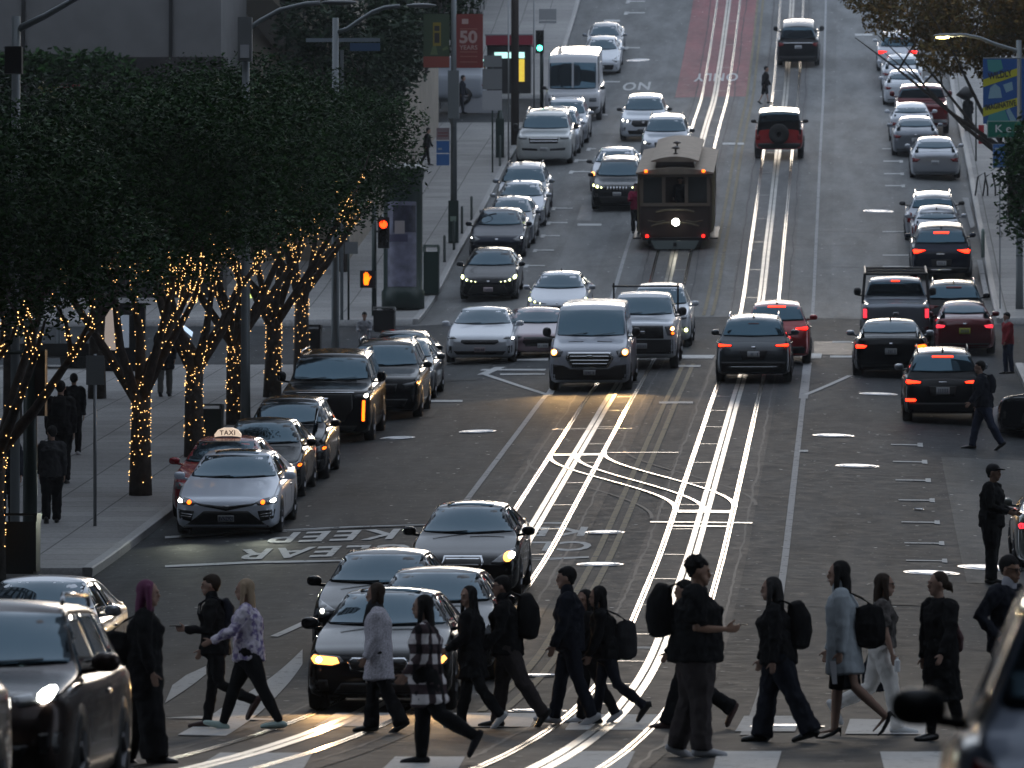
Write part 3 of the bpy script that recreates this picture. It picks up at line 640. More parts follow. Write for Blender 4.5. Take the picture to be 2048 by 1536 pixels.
REARS = {
 'rav4': dict(tail=[(.55,.985),(.93,1.03),(.955,.96),(.90,.93),(.56,.955)], parts=[('plate_recess','P',[(-.36,.86),(.36,.86),(.30,.62),(-.30,.62)]),('badge','C4',[(-.06,.95),(.06,.95),(.05,.90),(-.05,.90)]),('bumper_cladding','T',[(-.90,.56),(.90,.56),(.86,.26),(-.86,.26)]),('reflector_strip','C2',[(-.62,.44),(.62,.44),(.62,.43),(-.62,.43)])], plate=(.68,.83), stop=[(-.14,1.52),(.14,1.52),(.14,1.50),(-.14,1.50)]),
 'equinox': dict(tail=[(.52,.99),(.92,1.05),(.955,.97),(.90,.92),(.53,.945)], parts=[('badge','C4',[(-.10,.985),(.10,.985),(.10,.965),(-.10,.965)]),('plate_recess','P',[(-.34,.88),(.34,.88),(.30,.66),(-.30,.66)]),('bumper_cladding','T',[(-.90,.50),(.90,.50),(.86,.26),(-.86,.26)])], plate=(.70,.86), stop=[(-.26,1.56),(.26,1.56),(.26,1.525),(-.26,1.525)]),
 'kia': dict(tail=[(.46,1.02),(.88,1.06),(.95,1.02),(.90,.88),(.74,.90)], parts=[('badge','C4',[(-.10,.90),(.16,.90),(.16,.87),(-.10,.87)]),('plate_recess','P',[(-.34,.72),(.34,.72),(.30,.50),(-.30,.50)]),('bumper_cladding','T',[(-.90,.46),(.90,.46),(.86,.26),(-.86,.26)]),('skid_plate','C2',[(-.36,.40),(.36,.40),(.28,.35),(-.28,.35)])], plate=(.52,.67), stop=[(-.24,1.56),(.24,1.56),(.24,1.51),(-.24,1.51)]),
 'sedanr': dict(tail=[(.60,.86),(.90,.90),(.955,.84),(.92,.76),(.66,.78)], parts=[('badge','C4',[(-.05,.92),(.05,.92),(.05,.87),(-.05,.87)]),('bumper_cladding','T',[(-.80,.36),(.80,.36),(.76,.26),(-.76,.26)])], plate=(.62,.78), stop=None, low=[(.72,.42),(.86,.42),(.86,.38),(.72,.38)]),
 'bmwr': dict(tail=[(.58,.82),(.92,.86),(.955,.78),(.90,.70),(.70,.72)], parts=[('bumper_cladding','T',[(-.80,.34),(.80,.34),(.76,.26),(-.76,.26)])], plate=(.62,.76), stop=None),
 'wagonr': dict(tail=[(.74,1.02),(.90,1.10),(.93,.96),(.94,.74),(.80,.70)], parts=[('bumper_cladding','T',[(-.80,.36),(.80,.36),(.76,.26),(-.76,.26)])], plate=(.62,.76), stop=None),
 'jeepr': dict(tail=[(.76,.98),(.93,.98),(.93,.80),(.76,.80)], parts=[('rear_bumper','T',[(-.95,.66),(.95,.66),(.95,.46),(-.95,.46)])], plate=None, stop=None),
 'truckr': dict(tail=[(.82,1.20),(.94,1.20),(.94,.86),(.82,.86)], parts=[('badge','C4',[(-.08,1.06),(.08,1.06),(.08,.98),(-.08,.98)]),('rear_bumper','C4',[(-.93,.66),(.93,.66),(.92,.52),(-.92,.52)])], plate=(.54,.66), stop=[(-.12,1.86),(.12,1.86),(.12,1.83),(-.12,1.83)]),
 'explorer': dict(tail=[(.66,1.14),(.93,1.16),(.93,.98),(.72,1.02)], parts=[('chrome_strip','C2',[(-.70,1.16),(.70,1.16),(.70,1.12),(-.70,1.12)]),('bumper_cladding','T',[(-.90,.56),(.90,.56),(.86,.32),(-.86,.32)])], plate=(.90,1.04), stop=None),
}
def vehicle(name, label, cat, X, Y, body='sedan', col=None, away=False, yaw=0.0, front='plain', rear='sedanr', lit=None, amber=False, tail_lit=None, turn=None,
            stop_lit=False, scale=(1,1,1), roof=None, rails=False, pmat=None, plate=True, fine=.07, spare=False, lamp=None, group=None, ptext=None, twotone=None, mirror_mat=None, fin=False, sunroof=False, fog=False):
    """a vehicle whose near end stands at (X, Y); away: its rear faces down the hill"""
    B = dict(BODY[body]); sx, sy, sz = scale
    B['L'] *= sy; B['W'] *= sx
    B['top'] = [(a*sy, b*sz) for a, b in B['top']]; B['sh'] = [(a*sy, b*sz) for a, b in B['sh']]
    for k in ('cow','rf','rr','dk'): B[k] *= sy
    L, W = B['L'], B['W']; w2 = W/2
    rnd_id = random.Random(label)
    paintm = col
    ym = Y+L/2
    q = Quaternion((1,0,0), math.atan(slope(ym))) @ Quaternion((0,0,1), (PI if away else 0)+yaw)
    z = gz(X, ym)-slope(ym)*(L/2)
    root = empty(name, (X, Y, z), label, cat, group, q)
    if away:    # local y=0 is the front, so shift by the length
        v = q @ Vector((0, -L, 0)); root.location = Vector((X, Y, z))+v*1.0
        root.location = Vector((X, Y, z)) - (q @ Vector((0, L, 0)))
    vs, fs, top, sh, plan = car_surface(B)
    bvh = BVHTree.FromPolygons([Vector(v) for v in vs], fs)
    body_o = mesh_obj('body', vs, fs, paintm, root, True)
    if twotone:
        body_o.data.materials.append(twotone)
        for p in body_o.data.polygons:
            if p.center.z > sh(p.center.y)-.02 and top(p.center.y)-sh(p.center.y) > .3: p.material_index = 1
    C2 = CHROME
    mats = {'G': GRILLE, 'G2': GRILLE, 'C': CHROME, 'C2': CHROME, 'C3': CHROME, 'C4': CHROME, 'T': TRIM, 'P': TRIM, 'V': GL('amber') if amber == 'col' else LENS}
    offs = {'G': .006, 'G2': .010, 'C': .007, 'C2': .012, 'C3': .015, 'C4': .018, 'T': .005, 'P': .008, 'V': .012}
    def put(nm, poly, view, m, off, par=None, rr=.02, step=None):
        p = rounded([(x*w2*(1 if view in 'FB' else 1), zz) for x, zz in poly], rr) if view in 'FB' else rounded(poly, rr)
        v, f = decal(bvh, p, view, off, step or fine, .012, L)
        if not v: return None
        o = mesh_obj(nm, v, f, m, par or root, True); return o
    # windscreen, rear window, side windows
    yc, yf, yr_, yd = B['cow'], B['rf'], B['rr'], B['dk']
    def gw(y):
        H = top(y)-sh(y); k = min(1, H/.25); return plan(y)*(.93-.03*k)-B['tum']*max(H-.13, 0)
    zc = top(yc); zf = top(yf); wb = (plan(yc)*.90)/w2*.93; wt = gw(yf)/w2*.95
    put('windscreen', [(-wb,zc+.035),(-wb*.5,zc+.012),(0,zc+.004),(wb*.5,zc+.012),(wb,zc+.035),(wt,zf-.028),(wt*.5,zf-.012),(0,zf-.006),(-wt*.5,zf-.012),(-wt,zf-.028)], 'F', DARKG, .010, None, .05)
    zr_ = top(yr_); zd = top(yd); wb2 = plan(yd)*.86/w2; wt2 = gw(yr_)/w2*.93
    if body == 'wagon' : wb2 *= .92
    rw = put('rear_window', [(-wb2,zd+.045),(0,zd+.02),(wb2,zd+.045),(wt2,zr_-.045),(0,zr_-.025),(-wt2,zr_-.045)], 'B', DARKG, .010, None, .06)
    ya, yb = yc+.30*sy, yd-.18*sy
    sill = lambda y: sh(y)+.035
    topz = lambda y: min(top(y)-.11, sh(y)+.035+(top(y)-.11-sh(y)-.035))
    def winpoly(a, b, fa=0, fb=0):
        bot = [(a+(b-a)*t, sill(a+(b-a)*t)) for t in (0, .5, 1)]
        tp = [(a+fa+(b-fb-a-fa)*t, topz(a+fa+(b-fb-a-fa)*t)) for t in (1, .75, .5, .25, 0)]
        return bot+tp
    mid = (yc+yf)/2+.78*sy; end = min(yb, yr_+.1) if body not in ('sedan','hatch') else yr_+.28*sy
    if body == 'van': segs = [(ya, 2.15, .32, 0)]
    elif body == 'pickup': segs = [(ya, 2.75, .42, 0), (2.82, 3.68, 0, .1)]
    else:
        m1 = yf+.72*sy; m2 = yf+1.55*sy
        segs = [(ya, m1, .55*(yf-yc), 0), (m1+.07, min(m2, end-.1), 0, 0 if body in ('suv','bigsuv','wagon','jeep') else .15*sy)]
        if body in ('suv','bigsuv','wagon','jeep'): segs.append((m2+.07, yd-.30, 0, .12))
    for vw in 'LR':
        for a, b, fa, fb in segs:
            if b-a > .15: put('side_window', winpoly(a, b, fa, fb), vw, DARKG, .008, None, .04, .12)
    # wheels and arches
    for yy in B['ax']:
        yy = yy*sy
        for s in (-1, 1):
            r = B['r']; xw = w2-.015
            ac = [(yy+(r+.055)*math.cos(t), r+(r+.055)*math.sin(t)) for t in np.linspace(-.35, PI+.35, 13)]
            put('wheel_arch', ac, 'R' if s > 0 else 'L', TRIM, .004, None, .01, .14)
            mb = MB(); n = 20; vsr = []; fsr = []
            prof = [(r*.62, xw-.20), (r*.9, xw-.215), (r, xw-.18), (r, xw-.03), (r*.92, xw+.012), (r*.64, xw+.008)]
            for rr, xx in prof:
                for k in range(n):
                    t = 2*PI*k/n; vsr.append((s*xx, yy+rr*math.cos(t), r+rr*math.sin(t)))
            for i in range(len(prof)-1):
                for k in range(n): fsr.append((i*n+k, i*n+(k+1)%n, (i+1)*n+(k+1)%n, (i+1)*n+k))
            fsr.append(tuple(range(n)))
            tyre = mesh_obj('wheel', vsr, fsr, RUBBER, root, True)
            mb = MB()
            for k in range(5):
                t = 2*PI*k/5; c, sn = math.cos(t), math.sin(t)
                mb.tube([(s*(xw-.01), yy, r), (s*(xw-.005), yy+r*.6*c, r+r*.6*sn)], [.05, .035], 5)
            v2 = []; f2 = []
            for rr, xx in ((r*.66, xw+.004), (r*.56, xw-.02)):
                for k in range(n):
                    t = 2*PI*k/n; v2.append((s*xx, yy+rr*math.cos(t), r+rr*math.sin(t)))
            for k in range(n): f2.append((k, (k+1)%n, n+(k+1)%n, n+k))
            mb.add(v2, f2); mb.build('rim', RIM, tyre, False)
    # mirrors
    mm = mirror_mat or paintm
    zmr = sh(yc+.4*sy)+.11; big = body in ('van','pickup','bigsuv')
    for s in (-1, 1):
        mb = MB(); cx = s*(w2*.93+.13+(.03 if big else 0)); hgt = .095 if not big else .15
        mb.ball((cx, yc+.42*sy, zmr+(.06 if big else 0)), (.115, .075, hgt*.85), 16, 10); mb.v = [(cx+(abs(v[0]-cx)/.115)**.8*.108*(1 if v[0] > cx else -1), v[1], zmr+(.06 if big else 0)+(abs(v[2]-zmr-(.06 if big else 0))/(hgt*.85))**.8*hgt*.78*(1 if v[2] > zmr+(.06 if big else 0) else -1)) for v in mb.v]; mb.tube([(s*(w2*.88), yc+.40*sy, zmr-.07), (cx, yc+.42*sy, zmr-.04)], .025, 6)
        mb.build('wing_mirror', mm, root, True)
    fr = FRONTS[front]; rearq = REARS[rear]
    showF, showR = True, True
    if body in ('suv','bigsuv') and rails or rails:
        for s in (-1, 1):
            mb = MB(); xx = gw(yf+.4)*.93; pts = [(s*xx, yf+.25, top(yf+.25)-.02), (s*xx, yf+.35, top(yf+.4)+.045), (s*xx, yr_-.2, top(yr_-.2)+.045), (s*xx, yr_-.1, top(yr_-.1)-.02)]
            mb.tube(pts, .018, 6); mb.build('roof_rail', rails if not isinstance(rails, bool) else TRIM, root, True)
    if fin:
        mb = MB(); yy = yr_-.2; mb.tube([(0, yy, top(yy)-.01), (0, yy+.06, top(yy)+.05), (0, yy+.12, top(yy)+.075)], [.03, .018, .004], 6); mb.build('roof_antenna', TRIM, root)
    if sunroof:
        v, f = decal(bvh, rounded([(-w2*.42, yf+.12), (w2*.42, yf+.12), (w2*.42, yf+.75), (-w2*.42, yf+.75)], .05), 'T', .006, .12); mesh_obj('sunroof', v, f, DARKG, root, True)
    # shut lines of bonnet and doors: thin dark seams
    if fine <= .06:
        hy0 = .16
        for vw in 'LR':
            for yy in (yc+.18, yf+.75*sy, yf+1.62*sy):
                if yy < L-.5: put('door_seam', [(yy, .32), (yy+.012, .32), (yy+.012, sh(yy)), (yy, sh(yy))], vw, TRIM, .003, None, .001, .2)
            put('door_handle', [(yf+.52, sh(yf)-.10), (yf+.70, sh(yf)-.10), (yf+.70, sh(yf)-.135), (yf+.52, sh(yf)-.135)], vw, CHROME, .02, None, .01, .2)
        mb = MB()
        for s in (-.62, .05): mb.tube([(s*w2, yc-.02, zc+.03), (s*w2+.55, yc+.10, top(yc+.10)+.02)], .008, 5)
        mb.build('wiper', TRIM, root)
    rr = .015
    if not away or showF:
        for nm, k, poly in fr['parts']: put(nm, poly, 'F', mats[k], offs[k], None, rr)
        for nm, k, poly in fr['sides']:
            for pl_ in (poly, mir(poly)): put(nm, pl_, 'F', mats[k], offs[k], None, rr)
        for s, pl_ in ((1, fr['head']), (-1, mir(fr['head']))):
            h = put('headlight', pl_, 'F', LENS, .012, None, rr)
            if h and lit:
                for kind, c_, rad in lit:
                    if isinstance(kind, tuple):
                        if kind[1] != s: continue
                        kind = kind[0]
                    if rad is None: poly2 = c_ if s > 0 else mir(c_)
                    else: poly2 = [(s*c_[0]+rad/w2*math.cos(t)*1.0, c_[1]+rad*math.sin(t)) for t in np.linspace(0, 2*PI, 11)[:-1]]
                    put('bulb', poly2, 'F', GL(kind), .024, h, .004, .05)
        if fr['plate'] and plate:
            a, b = fr['plate']; hw = .15/w2; p_ = put('licence_plate', [(-hw,b),(hw,b),(hw,a),(-hw,a)], 'F', pmat or PLATEM, .026, None, .012)
            yfr = min(v.co.y for v in p_.data.vertices)
            if ptext:
                tv, tf = text_geo(ptext, .105, bold=.002, spacing=1.0)
                xs = [v.x for v in tv]; kx = .27/(max(xs)-min(xs)); x0 = (max(xs)+min(xs))/2
                mesh_obj('plate_lettering', [((v.x-x0)*kx, yfr-.004, (a+b)/2-.035+v.y) for v in tv], tf, M('plate_ink', (.02,.03,.08), rough=.5), p_)
            else:
                mb = MB()
                for i in range(6):
                    if rnd_id.random() < .9: xx = -.115+i*.04; mb.box(xx, xx+.022, yfr-.006, yfr-.003, a+.03, b-.035)
                mb.build('plate_marks', M('plate_ink_soft', (.16,.17,.20), rough=.5), p_)
    if away or showR:
        for nm, k, poly in rearq['parts']: put(nm, poly, 'B', mats[k], offs[k], None, rr)
        for s, pl_ in ((1, rearq['tail']), (-1, mir(rearq['tail']))):
            t = put('tail_light', pl_, 'B', REDL_OFF, .012, None, rr)
            if t and tail_lit:
                c = (sum(p[0] for p in pl_)/len(pl_), sum(p[1] for p in pl_)/len(pl_))
                kk = tail_lit if not isinstance(tail_lit, tuple) else tail_lit[0 if s > 0 else 1]
                if kk: put('lit_lens', [((x-c[0])*.86+c[0], (zz-c[1])*.72+c[1]) for x, zz in pl_], 'B', GL(kk), .022, t, .006)
        if turn:
            s, poly = turn; put('turn_signal', poly if s > 0 else mir(poly), 'B', GL('amber'), .026, None, .01)
        if fog: put('fog_lamp', fog, 'B', GL('redor'), .024, None, .01)
        if rearq.get('stop') : put('brake_light', rearq['stop'], 'B', GL('redor') if stop_lit else REDL_OFF, .020, None, .005, .05)
        if rearq['plate'] and plate:
            a, b = rearq['plate']; hw = .155/w2; p_ = put('licence_plate', [(-hw,b),(hw,b),(hw,a),(-hw,a)], 'B', pmat or PLATEM, .026, None, .012)
            ybk = max(v.co.y for v in p_.data.vertices); mb = MB()
            for i in range(6):
                if rnd_id.random() < .9: xx = -.115+i*.04; mb.box(xx, xx+.022, ybk+.003, ybk+.006, a+.035, b-.035)
            mb.build('plate_marks', M('plate_ink_soft', (.16,.17,.20), rough=.5), p_)
    if spare:
        mb = MB(); vsr = []; n = 20; fsr = []
        for rr_, yy in ((.10, L+.20), (.26, L+.21), (.36, L+.19), (.39, L+.12), (.39, L+.02), (.30, L-.04)):
            for k in range(n):
                t = 2*PI*k/n; vsr.append((rr_*math.cos(t), yy, 1.02+rr_*math.sin(t)))
        for i in range(5):
            for k in range(n): fsr.append((i*n+k, i*n+(k+1)%n, (i+1)*n+(k+1)%n, (i+1)*n+k))
        fsr.append(tuple(range(n))); mesh_obj('spare_wheel', vsr, fsr, RUBBER, root, True)
    if lamp:      # the beam of its dipped headlights
        for s in (-1, 1):
            ld = bpy.data.lights.new('headlight_beam', 'SPOT'); ld.energy = lamp[1]; ld.color = lamp[0]; ld.spot_size = R(75); ld.spot_blend = .9; ld.shadow_soft_size = .08
            lo = bpy.data.objects.new('headlight_beam', ld); COL.objects.link(lo); lo.parent = root
            hz_ = sum(p[1] for p in fr['head'])/len(fr['head']); lo.location = (s*w2*.75, -.12, hz_)
            lo.rotation_euler = Vector((s*.05, -1, -.16)).to_track_quat('-Z', 'Y').to_euler()
    return root
WHT = paint('white', (.52,.55,.60), .1, .3); SILV = paint('silver', (.36,.38,.42), .6, .3); GRY = paint('grey', (.16,.18,.21), .5, .3); SILB = paint('pearl', (.60,.65,.74), .1, .3)
BLK = paint('black', (.008,.009,.011), .1, .15); BLU = paint('darkblue', (.012,.016,.028), .3, .2); DRED = paint('darkred', (.11,.006,.010), .3, .25); RED = paint('red', (.30,.010,.012), .2, .3)
DGRY = paint('graphite', (.045,.055,.065), .5, .3); BRN = paint('bronze', (.07,.045,.035), .4, .25); GRN = paint('greywhite', (.42,.44,.44), .1, .35); BURG = paint('burgundy', (.20,.13,.15), .3, .3)
def P_(px, py): return at(px, py)
def car(name, label, xl, xr, yb, **k):
    """placed from the pixels of its lowest edge: left and right edge and ground line"""
    p = at((xl+xr)/2, yb); W = BODY[k.get('body', 'sedan')]['W']; w = (xr-xl)/sc(p.y)
    s = k.pop('scale', None) or (1, 1, 1)
    if k.pop('fit', True): s = (min(max(w/W, .93), 1.07), s[1], s[2])
    return vehicle(name, label, k.pop('cat', 'car'), p.x, p.y, scale=s, **k)
def rowcar(name, label, X, Y, **k):
    return vehicle(name, label, k.pop('cat', 'car'), X, Y, **k)
G1 = 'cars parked along the left kerb by the trees'; G2 = 'cars parked along the left kerb up the hill'; G3 = 'cars parked along the right kerb'; G4 = 'cars coming down the hill'; G5 = 'cars driving up the hill'
W_ = 'white'
# --- oncoming, foreground
car('parked_car', 'black sedan with warm lit headlights stopped at the crosswalk behind the walkers', 607, 905, 1425, front='bmw', body='sedan', col=BLK, scale=(1,.95,1), lit=[('warm',[(.52,.60),(.56,.665),(.88,.695),(.92,.65),(.86,.59),(.62,.575)],None),('bright',(.80,.64),.036)], fine=.05, sunroof=True, group=G4, lamp=((1,.60,.26), 170))
rowcar('sedan_car', 'black sedan second in line behind the one stopped at the crosswalk', -5.62, 86.3, front='lexus', col=BLK, fine=.06, group=G4)
rowcar('sedan_car', 'black sedan at the left lane edge, half hidden behind the queue at the crosswalk', -6.75, 92.0, front='prius', col=BLK, lit=[('white',(.80,.70),.03)], fine=.06, group=G4)
car('sedan_car', 'black sedan with one bright projector headlight, last of the queue at the crosswalk', 812, 1038, 1205, front='inf', col=BLK, lit=[('warm',(.80,.72),.075),('bright',(.86,.74),.05)], fine=.05, group=G4, lamp=((1,.70,.38), 80), sunroof=True)
rowcar('silver_sedan', 'silver sedan with an orange front lamp behind the big dark vehicle, lower left', -10.62, 83, front='plain', col=SILV, lit=[('warm',(.90,.70),.05)], fine=.06, group=G4, scale=(1,1,1.03))
# --- big out-of-focus vehicles nearest the camera
rowcar('large_suv', 'large dark brown utility vehicle with a round greenish white headlight, lower left corner', -6.5, 46.0, body='suv', front='plainsuv', col=paint('brownblack', (.035,.026,.024), .5, .25), lit=[('bright',(.80,.86),.06)], cat='suv', fine=.06, plate=False, rails=CHROME, scale=(1.03,1,.91))
rowcar('sedan_car', 'blurred dark vehicle with a chrome lamp rim in the very bottom left corner', -6.32, 37.5, body='sedan', front='plain', col=paint('darkbronze', (.09,.075,.06), .6, .25), fine=.09, plate=False)
rowcar('silver_car', 'out-of-focus silver car with a black door mirror in the lower right corner', 1.31, 22.2, body='suv', away=True, rear='wagonr', col=paint('bluesilver', (.14,.17,.23), .4, .35), mirror_mat=TRIM, fine=.07, plate=False, cat='car', scale=(1.06,1,1.05))
# --- row by the lit trees (near to far)
car('silver_sedan', 'white sedan with amber and white front lights, nearest of the row by the lit trees', 346, 558, 1076, front='camry', col=SILB, lit=[('white',(.90,.685),.035),('bright',(.86,.68),.022),('amber',(.70,.66),.04)], fine=.05, ptext='8VNZ921', sunroof=True, group=G1, lamp=((.95,1,.80), 50))
YY = [126.0, 132.3, 138.3]
rowcar('taxi', 'dark red taxi with a lit roof sign between the white sedan and a black car', -12.05, 123.6, scale=(1,.88,1.02), body='sedan', front='plain', col=paint('taxired', (.27,.004,.014), .1, .25), cat='taxi', group=G1, fine=.06)
rowcar('sedan_car', 'black sedan directly behind the red taxi', -11.75, 128.3, scale=(1,.86,1.04), front='plain', col=BLK, lit=[('amber',(.93,.70),.03)], group=G1, fine=.06)
rowcar('suv_car', 'black hatchback with a white roof glint between the taxi row and the tall luxury vehicle', -11.65, 133.0, scale=(1.02,.95,1.02), body='wagon', front='plain', col=BLK, lit=[('amber',(.94,.70),.03)], group=G1, fine=.06)
car('large_suv', 'tall black luxury utility vehicle with an upright orange light strip', 556, 744, 889, body='bigsuv', front='esc', col=BLK, lit=[(('white',1),(.88,1.085),.045)], amber='col', cat='suv', group=G1, fine=.06, rails=CHROME)
rowcar('suv_car', 'black utility vehicle between the tall luxury vehicle and the sedan with slanted headlight', -11.0, 151.8, body='suv', front='plainsuv', col=BLK, lit=[('warm',(.94,.88),.03)], group=G1, cat='suv', rails=CHROME, scale=(1.03,1,1.05))
car('sedan_car', 'dark sedan with a slanted white headlight at the corner end of the tree row', 722, 868, 803, front='lexus', col=DGRY, lit=[('white',[(.62,.655),(.92,.76),(.94,.71),(.66,.62)],None)] if 0 else [('white',(.86,.715),.035),('white',(.74,.685),.032),('white',(.64,.655),.022)], group=G1, fine=.06)
rowcar('sedan_car', 'black sedan with pale roof, farthest of the row by the lit trees', -11.45, 163.6, front='plain', col=BLK, group=G1)
# --- at the junction
car('electric_car', 'light grey fastback with pale front and pink plate waiting at the junction', 889, 1030, 729, body='hatch', front='polestar', col=WHT, lit=[(('white',1),(.93,.70),.03)], group=G4, pmat=PINK, scale=(1,1,.98), fine=.05)
rowcar('coupe_car', 'low pinkish grey coupe half hidden behind the white van', -8.35, 176.8, body='sedan', front='sports', col=BURG, scale=(1,.95,.90), group=G4, yaw=.10)
car('delivery_van', 'white panel van with broad chrome grille and warm headlights', 1096, 1262, 784, body='van', front='van', col=paint('vanwhite', (.40,.43,.50), .05, .35), lit=[('warm',(.86,.985),.078),('bright',(.85,.99),.045)], mirror_mat=TRIM, cat='van', fine=.05, group=G4, lamp=((1,.60,.24), 300))
car('pickup_truck', 'white pickup truck with a black roof rack behind the white van', 1214, 1352, 740, body='pickup', front='ford', col=WHT, lit=[(('warm',1),(.86,1.08),.055),(('bright',1),(.86,1.08),.035),(('amber',1),(.87,.96),.035)], mirror_mat=TRIM, cat='pickup truck', group=G4, fine=.06)
rowcar('suv_car', 'white utility vehicle with a low round fog light behind the pickup with the rack', -5.35, 181.6, body='suv', front='plainsuv', col=WHT, lit=[(('lime',1),(.84,.50),.05)], group=G4, cat='suv')
car('sedan_car', 'pale sedan with yellowish headlights and dark windscreen corner, following the grey fastback', 1052, 1176, 650, body='sedan', front='corolla', col=SILV, lit=[('lime',(.90,.76),.04),('lime',(.72,.70),.026),('lime',(.55,.665),.016)], group=G4, fin=True)
# --- left kerb, second block
car('sedan_car', 'black hatchback with lime-lit headlights at the corner beyond the junction', 918, 1035, 604, body='sedan', front='corolla', col=BLK, lit=[('lime',(.90,.77),.05),('lime',(.74,.70),.03),('lime',(.58,.665),.018),('lime',(.44,.65),.014)], group=G2, pmat=PINK, scale=(1,.93,1.02))
car('hatchback_car', 'dark blue hatchback with unlit lamps parked behind the lime-lit black car', 936, 1050, 521, body='hatch', front='prius', col=BLU, lit=[('white',(.88,.74),.02)], group=G2)
rowcar('hatchback_car', 'dark grey hatchback wedged close behind the dark blue one', -11.55, 219.6, body='hatch', front='plain', col=GRY, group=G2)
rowcar('sedan_car', 'grey sedan parked just below the grey utility vehicle with roof rails', -11.5, 225.6, front='plain', col=SILV, group=G2)
car('suv_car', 'dark grey utility vehicle with black roof rails parked below the white off-roader', 990, 1096, 437, body='suv', front='plainsuv', col=GRY, group=G2, cat='suv', rails=True)
car('large_suv', 'white off-roader with broad grille and roof rails parked on the left', 1031, 1144, 333, body='bigsuv', front='lc', col=GRN, group=G2, cat='suv', rails=CHROME, scale=(1,1,.98), mirror_mat=TRIM)
rowcar('suv_car', 'silver utility vehicle hidden close behind the white off-roader', -11.4, 252.0, body='suv', front='plainsuv', col=SILV, group=G2, cat='suv')
car('suv_car', 'silver blue utility vehicle parked in front of the white step van', 1080, 1176, 291, body='suv', front='plainsuv', col=SILV, group=G2, cat='suv', rails=CHROME)
car('sedan_car', 'white sedan parked above the step van', 1172, 1232, 152, front='prius', col=WHT, group=G2)
car('sedan_car', 'small grey sedan, highest of the parked cars on the left', 1172, 1242, 124, front='plain', col=GRY, group=G2)
# --- coming down the hill
car('suv_car', 'white utility vehicle with twin lit headlights, highest one coming down', 1239, 1334, 284, body='suv', front='crv', col=WHT, lit=[('white',(.86,.86),.04),('white',(.66,.83),.035)], group=G4, cat='suv', mirror_mat=TRIM)
rowcar('suv_car', 'silver crossover with roof bars directly behind the cable car', -7.0, 246.5, body='suv', front='plainsuv', col=SILV, lit=[('white',(.82,.86),.035)], group=G4, cat='suv', rails=True, mirror_mat=TRIM)
car('suv_car', 'black crossover with slanted lime headlights beside the cable car', 1182, 1286, 424, body='suv', front='cher', col=BLK, lit=[('lime',(.90,.925),.035),('lime',(.76,.895),.045),('lime',(.60,.87),.022)], group=G4, cat='suv', rails=CHROME, fin=False)
rowcar('sedan_car', 'pale sedan with one round lit lamp following the black crossover', -8.55, 236.4, front='plain', col=SILV, lit=[(('warm',-1),(.86,.72),.07)], group=G4, mirror_mat=TRIM)
# --- going up the hill
car('suv_car', 'dark grey utility vehicle with roof rails and wide red tail lights in the track lane', 1431, 1583, 768, body='suv', away=True, rear='rav4', col=DGRY, tail_lit='redor', rails=CHROME, fin=True, group=G5, cat='suv', fine=.05)
car('suv_car', 'red utility vehicle braking in front of the dark grey one', 1486, 1621, 731, body='suv', away=True, rear='equinox', col=RED, tail_lit='red', stop_lit=True, fin=True, group=G5, cat='suv', scale=(1,1,.98), fine=.06)
car('sedan_car', 'black sedan with an orange turn signal on its right, beside the red sedan', 1706, 1858, 757, away=True, rear='sedanr', col=BLK, tail_lit=('redor','amber'), fin=True, group=G5, mirror_mat=SILV, fine=.05)
car('pickup_truck', 'dark pickup truck carrying a black ladder rack ahead of the black sedan', 1722, 1862, 700, body='pickup', away=True, rear='truckr', col=GRY, tail_lit='dimred', stop_lit=True, group=G5, cat='pickup truck', mirror_mat=TRIM)
car('suv_car', 'dark utility vehicle with brake lights on and low orange fog light, nearest on the right', 1806, 1966, 849, body='suv', away=True, rear='equinox', col=BLK, tail_lit='redor', stop_lit=True, rails=TRIM, fin=True, group=G5, cat='suv', fog=[(.93,.60),(.70,.60),(.66,.565),(.70,.53),(.93,.53)], mirror_mat=SILV, fine=.05)
car('sedan_car', 'dark red sedan with a bright yellow licence plate', 1869, 1990, 712, away=True, rear='sedanr', col=DRED, tail_lit='dimred', pmat=YPL, group=G3)
rowcar('suv_car', 'black utility vehicle with a shiny silver roof ahead of the dark red sedan', 3.0, 187.5, body='suv', away=True, rear='kia', col=BLK, rails=CHROME, fin=True, group=G3, cat='suv')
car('suv_car', 'dark blue crossover with bright orange red brake lights parked on the right', 1821, 1945, 563, body='suv', away=True, rear='kia', col=BLU, tail_lit='redor', stop_lit=True, fin=True, group=G3, cat='suv')
rowcar('hatchback_car', 'silver hatchback tucked between the brake-lit crossover and the silver wagon', 2.9, 216.5, body='hatch', away=True, rear='wagonr', col=SILV, fin=True, group=G3)
car('station_wagon', 'silver wagon with tall red lamps and oval rear window', 1810, 1922, 487, body='wagon', away=True, rear='wagonr', col=SILV, rails=SILV, group=G3, mirror_mat=TRIM)
car('sedan_car', 'silver sedan with red lamps, lowest of the three silver cars parked up the hill', 1820, 1921, 362, away=True, rear='bmwr', col=SILV, group=G3)
rowcar('sedan_car', 'silver blue sedan, middle of the three silver cars parked up the hill', 2.55, 250.5, away=True, rear='sedanr', col=GRY, group=G3)
rowcar('hatchback_car', 'pale coupe with white pillars, right behind the dark red pickup', 2.45, 257.0, body='hatch', away=True, rear='bmwr', col=WHT, group=G3)
car('pickup_truck', 'dark red pickup truck parked under the bare branches', 1787, 1901, 272, body='pickup', away=True, rear='truckr', col=DRED, group=G3, cat='pickup truck', scale=(1,1,.97))
rowcar('sedan_car', 'white sedan in front of the dark red pickup, lower of two', 2.35, 277.0, away=True, rear='sedanr', col=WHT, group=G3)
rowcar('sedan_car', 'white sedan just above another white sedan, upper of two', 2.30, 283.5, away=True, rear='sedanr', col=WHT, group=G3)
